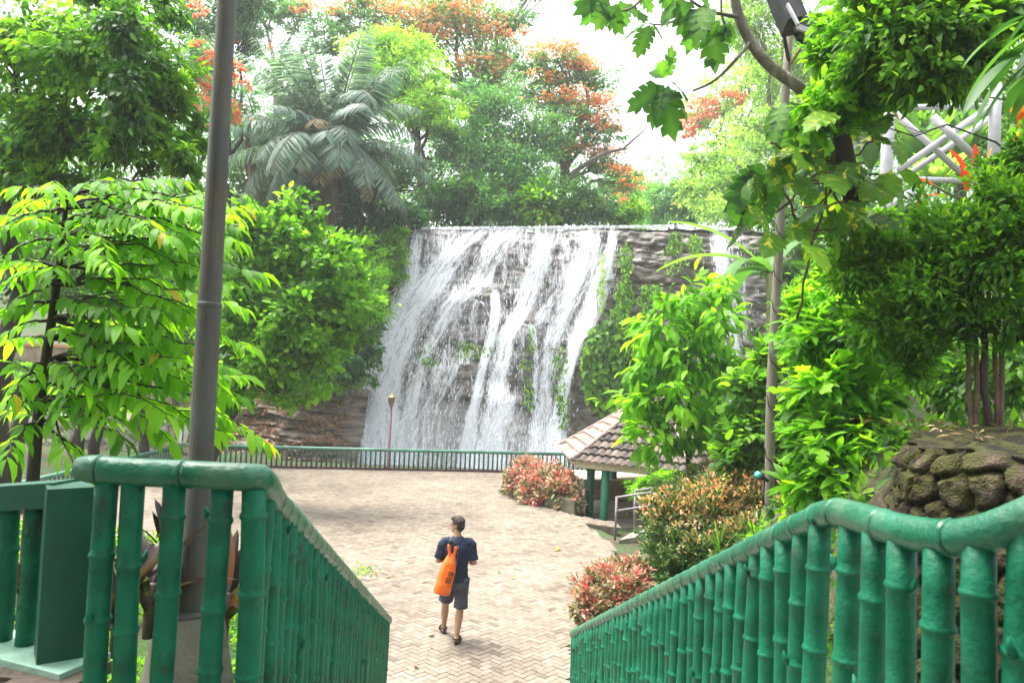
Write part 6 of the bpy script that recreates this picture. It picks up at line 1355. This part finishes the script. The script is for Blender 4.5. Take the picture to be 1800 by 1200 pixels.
# banana plant
t = thing('banana_plant', 'banana plant with torn arching leaves between the young tree and the floodlight pole', 'banana plant', pbase(1330, 720, 18))
mb = MB(); a0 = Vector(pbase(1356, 760, 18)); a1 = P(1352, 480, 18); mb.tube(wiggle(a0, a1, 6, .01), [.17, .16, .15, .14, .12, .10, .08], 10); mb.build('stem', solid('banana_stem', [(.3, (.14, .16, .06)), (.7, (.30, .30, .15))], 3, .6, .2, stretch=(1, 1, .3)), t)
sp = []; torn = lambda t_: (math.sin(PI*min(1, t_*.9+.08))**.45)*(1 - .13*(int(t_*23) % 4 == 0))
for (ex, ey, L, dp) in ((1245, 460, 2.6, 1.2), (1275, 560, 2.2, 2.2), (1280, 405, 2.6, .9), (1320, 520, 1.8, 3.0), (1390, 450, 2.3, 1.4), (1380, 560, 2.2, 2.2), (1330, 620, 2.0, 2.6), (1360, 410, 2.0, .8), (1300, 600, 2, 2.6), (1410, 520, 2.2, 1.8)):
    e = P(ex, ey, 18 + rr.uniform(-1, 1)); v = e - a1; sp.append(dict(base=a1, d=(v.x, v.y, max(.25, v.z*.3 + .8)), length=L*1.1, width=.46, droop=dp, nseg=24, fold=.10, prof=torn))
blades('crown', sp, LM['banana'], t, rng)
# grasses poking over the right rail
for i, (x, y, D, lb) in enumerate(((1330, 960, 6.5, 'tuft of thin grass blades behind the middle of the right stair railing'), (1265, 985, 7, 'thin grass tuft just left of the taller one behind the right railing'))):
    spiky('grass_tuft', lb, P(x, y, D), 9, .24, .016, 'mid', 140+i, 1.9, .7, 'grass tufts behind the right railing')
# fallen leaves lying on the plaza
flm = {c: leaf_mat('fallen_' + c, [(.2, k), (.9, tuple(v*1.3 for v in k))], .15, .6) for c, k in dict(yellow=(.50, .36, .03), green=(.10, .22, .06), brown=(.15, .07, .04), pale=(.45, .46, .22)).items()}
FLV = [(978, 967, .21, 'yellow', 'large yellow fallen leaf lying right of the man'), (900, 1015, .10, 'yellow', 'small yellow fallen leaf between man and right railing'), (878, 1003, .12, 'green', 'green fallen leaf just right of the man'), (1090, 957, .08, 'brown', 'brown fallen leaf near the foot of the ramp handrail'), (970, 1071, .07, 'brown', 'dark fallen leaf nearest the red shrub'),
       (733, 1169, .10, 'brown', 'brown fallen leaf nearest the left railing foot'), (740, 1022, .14, 'pale', 'pale fallen leaf left of the orange bag'), (762, 1113, .13, 'pale', 'pale green fallen leaf beside the left sandal'), (716, 984, .09, 'yellow', 'yellowish fallen leaf far left of the bag'), (735, 983, .08, 'yellow', 'tiny yellow leaf left of the man, beside another yellow one'), (773, 911, .09, 'green', 'small green leaf on the paving just beyond the man'),
       (1018, 922, .10, 'yellow', 'small yellow leaf near the planter of the red bush'), (700, 928, .08, 'pale', 'pale leaf on the paving midway to the fence'), (545, 835, .16, 'yellow', 'yellow leaf on the far left paving near the fence'), (935, 900, .12, 'yellow', 'yellow leaf before the pink and cream bush'), (660, 1008, .10, 'brown', 'rust brown leaf by the weeds left of the man'), (680, 1012, .09, 'yellow', 'orange yellow leaf right of the weeds'), (1043, 972, .07, 'pale', 'pale speck of a leaf in front of the orange shrub'), (856, 950, .06, 'pale', 'tiny pale leaf to the right of the man at shoulder height')]
for i, (x, y, s, c, lb) in enumerate(FLV):
    g = G(x, y, .022); a = R.uniform(0, 6.28)
    V, T, rn = leaf_geo(T_ovate(.5, -.15, .22), [tuple(g)], [(math.cos(a), math.sin(a), .06)], [(R.uniform(-.2, .2), R.uniform(-.2, .2), 1)], s, [R.random()])
    tag(np_mesh('fallen_leaf', V, T, flm[c], rnd=rn), lb, 'leaf', 'fallen leaves on the paving')
wd = thing('weed_tuft', 'small bright weeds growing between the bricks left of the man', 'weeds', tuple(G(640, 1004)))
pw = np.array([tuple(G(640 + rr.gauss(0, 13), 1004 + rr.gauss(0, 5), .03)) for _ in range(60)]); leaves('foliage', T_S, pw, rng.normal(size=(60, 3)) + np.array([0, 0, .5]), np.array([0, 0, 1.]) + rng.normal(size=(60, 3))*.3, .09, rng.random(60), LM['lime'], wd)
# unseen canopy and rear hedge, added to shade the left railing
rngc = np.random.default_rng(404); bwc = [((-4.5, -1.0, 8.0), (2.6, 3.0, 1.3)), ((-2.2, -4.5, 7.6), (3.0, 2.6, 1.3)), ((-6.5, 1.2, 8.8), (2.6, 2.0, 1.1)), ((-2.9, 2.6, 7.9), (1.7, 1.5, .7)), ((-1.2, .2, 7.6), (1.6, 1.8, .7)), ((2.5, -6.0, 8.5), (3.0, 2.2, 1.2)), ((-3.5, -8.0, 4.6), (3.0, 1.2, 2.2)), ((.5, -8.8, 4.8), (3.0, 1.2, 2.4)), ((4.0, -8.6, 5), (2.6, 1.2, 2.2)), ((-7.0, -5.0, 5), (1.4, 3.0, 2.6))]
p, d, nn, q, CL = scatter(bwc, 28000, rngc, per=40, spread=.3, shell=.5)
t = thing('shade_canopy', 'unseen canopy and hedge added behind the viewer to shade the left railing', 'tree', (-5.5, -4.0, 2.0))
leaves('crown', T_O, p, d, nn, .26*(.7+.6*rngc.random(len(p))), q, LM['dark'], t); mb = MB(); limbs(mb, (-5.5, -4.0, -.2), (-4.2, -3.2, 6.6), bwc, CL, .22, random.Random(9), 5); mb.build('trunk', BARK_D, t)
# dead leaves and moss tufts on top of the mossy wall
nl = 260; lx = RNG.uniform(3.15, 5.5, nl); ly = RNG.uniform(5.0, 7.0, nl); gz_ = np.maximum(ground_z(lx, ly), WALLZ - .02) + .06 + .05*RNG.random(nl)
tag(leaves('leaf_litter', T_S, np.stack([lx, ly, gz_], 1), RNG.normal(size=(nl, 3)), np.array([0, 0, 1.]) + RNG.normal(size=(nl, 3))*.4, .04 + .06*RNG.random(nl), RNG.random(nl)*.8, LM['tan']), 'dry leaves lying on the soil behind the mossy wall', 'leaf litter', kind='stuff')
# tiny debris on the paving
nl = 260; lx = RNG.uniform(-9, 2.4, nl); ly = RNG.uniform(9.5, 26.5, nl); ok = inpoly(lx, ly, PLAZA); lx, ly = lx[ok], ly[ok]; nl = len(lx)
tag(leaves('leaf_litter', T_S, np.stack([lx, ly, np.full(nl, .026)], 1), RNG.normal(size=(nl, 3))*np.array([1, 1, .1]), np.array([0, 0, 1.]) + RNG.normal(size=(nl, 3))*.2, .02 + .045*RNG.random(nl)**2, RNG.random(nl), LM['litter']), 'tiny bits of dry leaf scattered over the paving', 'leaf litter', kind='stuff')
# ================================================================== THE MAN WITH THE ORANGE BAG
def remeshed(name, mb, mats, parent, voxel=.009, smooth=6, noise_amt=0.0, nscale=8.0, taper=None):
    me = mb.mesh(name); o = bpy.data.objects.new(name + '_raw', me); C.objects.link(o)
    m = o.modifiers.new('r', 'REMESH'); m.mode = 'VOXEL'; m.voxel_size = voxel; m.use_smooth_shade = True
    s = o.modifiers.new('s', 'SMOOTH'); s.iterations = smooth; s.factor = .5
    dg = bpy.context.evaluated_depsgraph_get(); m2 = bpy.data.meshes.new_from_object(o.evaluated_get(dg)); m2.name = name
    bpy.data.objects.remove(o)
    if noise_amt:
        n = len(m2.vertices); co = np.zeros(n*3); m2.vertices.foreach_get('co', co); co = co.reshape(-1, 3); nr = np.zeros(n*3); m2.vertex_normals.foreach_get('vector', nr); nr = nr.reshape(-1, 3)
        co = co + nr*((fbm(co[:, 0]*nscale, co[:, 1]*nscale, co[:, 2]*nscale, 3) - .45)*noise_amt)[:, None]; m2.vertices.foreach_set('co', co.ravel())
    m2.polygons.foreach_set('use_smooth', [True]*len(m2.polygons)); m2.update()
    return link(name, m2, parent, mats if isinstance(mats, (list, tuple)) else [mats])
def loft(mb, secs, n=20, mi=0):
    """secs: (centre, rx, ry) stacked horizontal ellipses"""
    b = len(mb.v)
    for c, rx, ry in secs:
        for k in range(n): a = 2*PI*k/n; mb.v.append((c[0] + rx*math.cos(a), c[1] + ry*math.sin(a), c[2]))
    for i in range(len(secs)-1):
        for k in range(n): k2 = (k+1) % n; mb.f.append((b+i*n+k, b+i*n+k2, b+(i+1)*n+k2, b+(i+1)*n+k)); mb.m.append(mi)
    mb.f.append(tuple(b+k for k in range(n-1, -1, -1))); mb.m.append(mi); e = b + (len(secs)-1)*n; mb.f.append(tuple(e+k for k in range(n))); mb.m.append(mi)
M0 = G(796, 1127, 0)
man = thing('person', 'man seen from behind in navy shirt, grey shorts and sandals with an orange bag', 'person', tuple(M0), rz=math.radians(5))
SKIN = solid('skin', [(.3, (.36, .19, .125)), (.7, (.46, .26, .18))], 12, .5, .05, 60)
NAVY = solid('navy_cloth', [(.3, (.006, .012, .036)), (.7, (.010, .022, .062))], 9, .8, .25, 22)
SHORTS = solid('grey_cloth', [(.3, (.045, .05, .075)), (.7, (.075, .08, .11))], 9, .85, .25, 24)
HAIR = solid('brown_hair', [(.3, (.018, .010, .008)), (.7, (.06, .035, .028))], 40, .6, .6, 90, stretch=(1, 1, .4))
LH, LK, LA = Vector((-.10, .03, .90)), Vector((-.13, .22, .50)), Vector((-.135, .36, .10))      # left leg, forward
RH, RK, RA = Vector((.10, .0, .90)), Vector((.085, .01, .49)), Vector((.045, -.07, .09))        # right leg, planted
body = MB()
for H_, K_, A_ in ((LH, LK, LA), (RH, RK, RA)):
    body.tube([H_, H_.lerp(K_, .5), K_, K_.lerp(A_, .12), K_.lerp(A_, .38), K_.lerp(A_, .75), A_], [.088, .078, .058, .054, .060, .043, .036], 14)
    ft = Vector((A_.x - (.02 if A_.x < 0 else -.02), A_.y, .0)); d = Vector((-.12 if A_.x < 0 else .16, 1, 0)).normalized()
    body.tube([A_ + Vector((0, -.01, 0)), A_ + Vector((0, -.015, -.04)), Vector((A_.x, A_.y - .025, .045))], [.037, .036, .034], 10)
    h = Vector((A_.x, A_.y - .03, .048)); body.tube([h - d*.03, h + d*.03, h + d*.12 + Vector((0, 0, -.005)), h + d*.19 + Vector((0, 0, -.014))], [.028, .034, .040, .038], 10, flat=.62)
    for j, (o_, L_) in enumerate(((-.030, .055), (-.014, .05), (.002, .048), (.016, .043), (.030, .036))):   # toes
        sgn = 1 if A_.x > 0 else -1; x_ = d.cross(Vector((0, 0, 1))); q = h + d*.185 + x_*o_*sgn + Vector((0, 0, -.016)); body.tube([q, q + d*L_*.6, q + d*L_], [.013, .012, .008], 7)
loft(body, [((0, .015, .84), .15, .10), ((0, .01, .95), .165, .115), ((.0, .0, 1.08), .145, .10), ((.0, -.005, 1.22), .165, .108), ((.0, -.005, 1.36), .185, .105), ((0, .0, 1.45), .155, .08), ((0, .005, 1.50), .075, .06)])
body.tube([(0, .0, 1.46), (-.005, .012, 1.54), (-.012, .03, 1.60)], [.062, .056, .056], 12)
RS, RE, RW = Vector((.195, .0, 1.42)), Vector((.255, -.035, 1.13)), Vector((.16, .21, 1.13))
LS, LE, LW = Vector((-.195, .0, 1.42)), Vector((-.265, .03, 1.14)), Vector((-.10, .23, 1.19))
for S_, E_, W2 in ((RS, RE, RW), (LS, LE, LW)):
    body.tube([S_, S_.lerp(E_, .5), E_, E_.lerp(W2, .25), W2], [.056, .048, .041, .042, .028], 12)
    fd = (W2-E_).normalized(); side = fd.cross(Vector((0, 0, 1))).normalized(); sg = 1 if S_.x > 0 else -1; inn = Vector((-sg, 0, 0))
    body.tube([W2, W2 + fd*.05, W2 + fd*.09], [.026, .038, .036], 10, flat=.6)
    for j in range(4):
        k0 = W2 + fd*.085 + Vector((0, 0, .028 - .018*j)); L_ = (.030, .034, .031, .025)[j]; dd = (fd + inn*.35).normalized(); de = (fd*.5 + inn*.9).normalized()
        body.tube([k0, k0 + dd*L_, k0 + dd*L_ + de*L_*.9, k0 + dd*L_ + de*L_*.9 + inn*L_*.6 - fd*L_*.3], [.0105, .0098, .009, .007], 7)
    body.tube([W2 + fd*.03 + Vector((0, 0, .025)), W2 + fd*.055 + Vector((0, 0, .05)) + inn*.015, W2 + fd*.085 + Vector((0, 0, .058)) + inn*.035], [.014, .012, .008], 7)
# head: facing left and a little away
HC = Vector((-.012, .03, 1.665)); fa = math.radians(150); fx = Vector((math.cos(fa), math.sin(fa), 0)); fs_ = Vector((-fx.y, fx.x, 0)); HM = Matrix((fx, fs_, Vector((0, 0, 1)))).transposed()
def hp(x, y, z): return HC + HM @ Vector((x, y, z))
def hball(mb, c, r, nu=16, nv=10):
    b = len(mb.v); mb.ball((0, 0, 0), r, nu, nv)
    for i in range(b, len(mb.v)): mb.v[i] = tuple(HC + HM @ (Vector(mb.v[i]) + Vector(c)))
hball(body, (-.008, 0, .025), (.094, .074, .098)); hball(body, (.03, 0, -.045), (.062, .056, .070)); hball(body, (.055, 0, -.085), (.034, .034, .026))
body.tube([hp(.088, 0, .02), hp(.100, 0, -.005), hp(.112, 0, -.026), hp(.094, 0, -.034)], [.010, .012, .015, .010], 8)
hball(body, (.088, 0, -.058), (.012, .024, .006), 8, 6); hball(body, (.087, 0, -.069), (.011, .020, .006), 8, 6)
for s in (-1, 1):
    hball(body, (.082, .033*s, .028), (.014, .022, .008), 8, 6)
    b0 = len(body.v); hball(body, (-.008, .077*s, -.002), (.022, .009, .033), 10, 8)
remeshed('body', body, SKIN, man, .0075, 3)
mb = MB()
for s in (-1, 1): hball(mb, (.083, .031*s, .014), (.009, .013, .008), 8, 6)
mb.build('eye', BLK, man)
hair = MB(); hball(hair, (-.022, 0, .048), (.096, .086, .092), 20, 12); hball(hair, (-.052, 0, -.005), (.060, .074, .085), 16, 10); hball(hair, (.028, 0, .098), (.066, .068, .036), 16, 8)
hball(hair, (.074, .0, .092), (.03, .055, .024), 12, 8)
for s in (-1, 1): hball(hair, (.004, .070*s, .032), (.022, .014, .040), 10, 8)
remeshed('hair', hair, HAIR, man, .007, 2, .030, 34)
# shirt
sh = MB()
loft(sh, [((0, .0, .865), .182, .130), ((0, .0, .95), .176, .128), ((.0, -.002, 1.08), .168, .120), ((.0, -.006, 1.22), .184, .126), ((.0, -.006, 1.35), .208, .128), ((0, .0, 1.43), .186, .110), ((0, .004, 1.495), .100, .080), ((0, .006, 1.515), .07, .062)], 28)
for S_, E_ in ((RS, RE), (LS, LE)):
    u = (E_-S_); ix = -1 if S_.x > 0 else 1; sh.tube([S_ + Vector((.09*ix, 0, .025)), S_ + Vector((.03*ix, 0, .005)), S_ + Vector((-.008*ix, 0, -.03)), S_ + u*.4, S_ + u*.82], [.062, .076, .077, .072, .074], 16)
shirt = remeshed('shirt', sh, NAVY, man, .008, 3, .024, 9)
mb = MB(); ln = [(.02, -.0, 1.50), (.012, -.128, 1.40), (.008, -.136, 1.3), (.0, -.137, 1.2), (-.012, -.134, 1.08), (-.02, -.138, .95), (-.022, -.141, .885)]
def strip(mb, pts, w, off):
    b = len(mb.v)
    for p in pts: mb.v += [(p[0]-w/2, p[1]-off, p[2]), (p[0]+w/2, p[1]-off, p[2])]
    for i in range(len(pts)-1): mb.f.append((b+2*i, b+2*i+1, b+2*i+3, b+2*i+2)); mb.m.append(0)
mb.tube([(x, y - .001, z) for x, y, z in ln[1:]], .0035, 6); mb.build('seam', solid('grey_seam', [(.3, (.15, .17, .22)), (.7, (.25, .27, .32))], 9, .7, 0), shirt)
so = MB(); loft(so, [((0, .02, .76), .175, .135), ((0, .01, .84), .188, .138), ((0, .005, .92), .178, .130), ((0, .0, .95), .172, .126)], 26)
for H_, K_, e in ((LH, LK, .90), (RH, RK, 1.0)):
    u = K_-H_; so.tube([H_ + Vector((0, 0, .02)), H_ + u*.35, H_ + u*.7, H_ + u*e + Vector((0, -.012, 0))], [.102, .106, .104, .108], 16)
remeshed('shorts', so, SHORTS, man, .008, 3, .034, 9)
STRAP = solid('sandal_strap', [(.3, (.018, .014, .014)), (.7, (.05, .04, .04))], 20, .7, .2); SOLE = solid('sandal_sole', [(.3, (.02, .018, .018)), (.7, (.045, .04, .04))], 20, .8, .3)
for A_ in (LA, RA):
    d = Vector((-.12 if A_.x < 0 else .16, 1, 0)).normalized(); x_ = d.cross(Vector((0, 0, 1))); h = Vector((A_.x, A_.y - .03, 0))
    mb = MB(); b = len(mb.v); n = 22
    for z in (.002, .026):
        for k in range(n):
            a = 2*PI*k/n; l = math.cos(a); w = math.sin(a); q = h + d*(.095 + .145*l) + x_*w*(.046 + .008*l); mb.v.append((q.x, q.y, z))
    mb.f += [tuple(range(n-1, -1, -1)), tuple(range(n, 2*n))] + [(k, (k+1) % n, n+(k+1) % n, n+k) for k in range(n)]; mb.m += [0]*(n+2)
    for yy, hh in ((.16, .062), (.10, .082)):
        mb.tube([h + d*yy + x_*.05*math.cos(a) + Vector((0, 0, .015 + hh*math.sin(a))) for a in np.linspace(0, PI, 9)], .010, 6)
    mb.tube([h + d*(.0) + Vector((0, 0, .085)) + (d*math.sin(a)*.05 + x_*math.cos(a)*.046) for a in np.linspace(0, 2*PI, 15)], .011, 6)
    mb.tube([h - d*.045 + Vector((0, 0, .03)), h - d*.05 + Vector((0, 0, .085))], .013, 6)
    mb.build('sandal', STRAP, man)
# the orange dry bag (its own thing, hanging from the shoulder)
ORANGE = solid('orange_vinyl', [(.3, (.72, .105, .006)), (.7, (.86, .16, .012))], 6, .32, .25, 9, coat=.35)
bt, bb_ = Vector((-.075, -.175, 1.30)), Vector((-.20, -.225, .745))
bag = thing('dry_bag', 'bright orange roll top dry bag marked 30 hanging behind the left shoulder of the man', 'bag', tuple(M0), rz=math.radians(5))
mb = MB(); ax = (bb_-bt); bx = Vector((1, 0, 0)); bx = (bx - ax*(bx.dot(ax)/ax.length_squared)).normalized(); by = ax.cross(bx).normalized()
def bag_loop(t, rx, ry, n=24):
    c = bt + ax*t; return [c + bx*rx*math.copysign(abs(math.cos(a))**.85, math.cos(a)) + by*ry*math.sin(a) for a in [2*PI*k/n for k in range(n)]]
secs = [(0, .045, .02), (.03, .055, .028), (.10, .068, .045), (.22, .092, .068), (.38, .112, .084), (.55, .120, .092), (.75, .124, .096), (.93, .124, .096), (.985, .118, .09), (1.0, .10, .075)]
n = 24
for t_, rx, ry in secs: mb.v += [tuple(p) for p in bag_loop(t_, rx, ry)]
for i in range(len(secs)-1):
    for k in range(n): k2 = (k+1) % n; mb.f.append((i*n+k, i*n+k2, (i+1)*n+k2, (i+1)*n+k)); mb.m.append(0)
mb.f += [tuple(range(n-1, -1, -1)), tuple((len(secs)-1)*n + k for k in range(n))]; mb.m += [0, 0]
bagb = remeshed('bag_body', mb, ORANGE, bag, .008, 4, .022, 9)
mb = MB(); c = bt + Vector((0, -.0, .0))     # rolled top bent into a loop
mb.tube([c + bx*.052*math.cos(a) + Vector((0, -.012, .03 + .075*(math.sin(a) if math.sin(a) < 0 else 0) + .10*abs(math.cos(a))**3)) for a in np.linspace(PI*1.02, PI*1.98, 13)], [.022]*13, 10)
mb.build('roll_top', ORANGE, bagb)
mb = MB(); mb.tube([c + Vector((-.05, -.01, .12)), c + Vector((-.035, .0, .16)), Vector((-.10, -.06, 1.48)), Vector((-.13, .0, 1.505)), Vector((-.135, .09, 1.42)), Vector((-.15, .13, 1.25)), Vector((-.2, .0, .95)), bb_ + Vector((-.09, .02, .05))], .016, 8, flat=.4)
mb.tube([c + Vector((.052, -.01, .12)), c + Vector((.0, -.01, .165)), c + Vector((-.04, .0, .17))], .014, 8); strp = mb.build('shoulder_strap', BLK, bag)
mb = MB(); mb.box(c + Vector((-.02, -.015, .165)), (.055, .03, .05)); mb.build('buckle', BLK, strp, smooth=False)
fr = -by if by.y > 0 else by
def on_bag(u, t_): # u across (metres), t along the axis -> point just proud of the camera side
    i = max(k for k in range(len(secs)) if secs[k][0] <= t_); i = min(i, len(secs)-2); f = (t_-secs[i][0])/(secs[i+1][0]-secs[i][0]); rx = secs[i][1]*(1-f) + secs[i+1][1]*f; ry = secs[i][2]*(1-f) + secs[i+1][2]*f
    return bt + ax*t_ + bx*u + fr*(ry*math.sqrt(max(0, 1-(u/rx)**2)) + .004)
INK = newmat('black_print'); b = nd(INK[1], 'ShaderNodeBsdfPrincipled'); b.inputs['Base Color'].default_value = (.03, .02, .018, 1); b.inputs['Roughness'].default_value = .5; INK[1].links.new(b.outputs[0], INK[2].inputs[0])
def patch(u0, u1, t0, t1):
    mb = MB(); m = 6
    for i in range(m+1):
        for j in range(m+1): mb.v.append(tuple(on_bag(u0+(u1-u0)*i/m, t0+(t1-t0)*j/m)))
    for i in range(m):
        for j in range(m): mb.f.append((i*(m+1)+j, i*(m+1)+j+1, (i+1)*(m+1)+j+1, (i+1)*(m+1)+j)); mb.m.append(0)
    mb.build('print_patch', INK[0], bagb)
def letters(s, u, t_, size):
    cu = bpy.data.curves.new('print', 'FONT'); cu.body = s; cu.size = size; cu.extrude = .0015; cu.align_x = 'CENTER'; cu.align_y = 'CENTER'; cu.resolution_u = 3
    o = bpy.data.objects.new('print_raw', cu); C.objects.link(o); me = bpy.data.meshes.new_from_object(o.evaluated_get(bpy.context.evaluated_depsgraph_get())); bpy.data.objects.remove(o)
    for v in me.vertices:
        p = on_bag(u + v.co.x, t_ - v.co.y/ax.length); v.co = p + fr*(.003 + v.co.z)
    me.name = 'lettering'; link('lettering', me, bagb, [ORANGE])
patch(.005, .090, .54, .675); letters('30', .048, .608, .085)
patch(.018, .092, .40, .515); letters('JC', .055, .458, .070)
EXPOSURE = 1.88; HAZE = 0.001
# ================================================================== LIGHT, SKY, CAMERA
import os
w = bpy.data.worlds.new('World'); bpy.context.scene.world = w; w.use_nodes = True; nt = w.node_tree; nt.nodes.clear(); L = nt.links.new
SUN_EL, SUN_AZ = math.radians(68), math.radians(-66)      # azimuth from +y towards +x
sky = nd(nt, 'ShaderNodeTexSky', sky_type='NISHITA'); sky.sun_disc = False; sky.sun_elevation = SUN_EL; sky.sun_rotation = SUN_AZ; sky.dust_density = 6; sky.air_density = 1.6; sky.ozone_density = .6
hs = nd(nt, 'ShaderNodeHueSaturation'); hs.inputs['Saturation'].default_value = .28; L(sky.outputs[0], hs.inputs['Color'])
bg = nd(nt, 'ShaderNodeBackground'); bg.inputs['Strength'].default_value = .15; L(hs.outputs[0], bg.inputs['Color'])
out = nd(nt, 'ShaderNodeOutputWorld'); L(bg.outputs[0], out.inputs[0])
sl = bpy.data.lights.new('sun', 'SUN'); sl.energy = 2.0; sl.angle = math.radians(24); sl.color = (1, .95, .86)
so_ = bpy.data.objects.new('sun', sl); C.objects.link(so_); so_['kind'] = 'helper'
sd = Vector((math.sin(SUN_AZ)*math.cos(SUN_EL), math.cos(SUN_AZ)*math.cos(SUN_EL), math.sin(SUN_EL)))
so_.rotation_euler = (-sd).to_track_quat('-Z', 'Y').to_euler(); so_.location = (0, 0, 60)
cd = bpy.data.cameras.new('camera'); cd.sensor_width = 36; cd.lens = F/1800*36; cd.clip_start = .05; cd.clip_end = 2000
cam = bpy.data.objects.new('camera', cd); C.objects.link(cam)
cam.matrix_world = Matrix.Translation(CAM) @ Matrix((_rt, _up, -_f)).transposed().to_4x4()
cd.dof.use_dof = True; cd.dof.focus_distance = 13; cd.dof.aperture_fstop = 4.5
# the bright damp air over the pool and the valley
hb = (max(abs(gx[0]), gx[-1]) + 4, gy[0] - 4, gy[-1] + 4, float(ground_z(*np.meshgrid(gx, gy)).max()) + 30)
hz = MB(); hz.box((0, (hb[1]+hb[2])/2, (hb[3]-3.4)/2), (2*hb[0], hb[2]-hb[1], hb[3]+3.4)); hm, hnt, hout = newmat('haze_air'); pv = nd(hnt, 'ShaderNodeVolumePrincipled'); pv.inputs['Density'].default_value = HAZE; pv.inputs['Color'].default_value = (.93, .96, 1, 1); pv.inputs['Anisotropy'].default_value = .3
hnt.links.new(pv.outputs[0], hout.inputs['Volume'])
if HAZE > 0: tag(hz.build('haze', hm, smooth=False), 'bright damp air that pales the far trees', 'haze', kind='stuff')
mi_ = MB(); mi_.ball((-2.4, 32.0, -.7), (6.2, 1.5, 2.9), 32, 16); mm, mnt, mout = newmat('fall_mist'); pv = nd(mnt, 'ShaderNodeVolumePrincipled'); pv.inputs['Density'].default_value = .11; pv.inputs['Color'].default_value = (.96, .97, 1, 1)
mnt.links.new(pv.outputs[0], mout.inputs['Volume']); tag(mi_.build('mist', mm), 'fine white mist hanging over the foot of the waterfall', 'mist', kind='stuff')
sc = bpy.context.scene; sc.camera = cam; sc.render.engine = 'CYCLES'
sc.view_settings.view_transform = 'Standard'; sc.view_settings.look = 'None'; sc.view_settings.gamma = 1; sc.view_settings.exposure = EXPOSURE
cy = sc.cycles; cy.max_bounces = 10; cy.diffuse_bounces = 4; cy.glossy_bounces = 3; cy.transmission_bounces = 6; cy.transparent_max_bounces = 16; cy.volume_bounces = 1
cy.use_denoising = True; cy.denoiser = 'OPENIMAGEDENOISE'; cy.denoising_input_passes = 'RGB_ALBEDO_NORMAL'; cy.denoising_prefilter = 'ACCURATE'
cy.use_adaptive_sampling = True; cy.adaptive_threshold = .01; cy.sample_clamp_indirect = 6; cy.caustics_reflective = False; cy.caustics_refractive = False
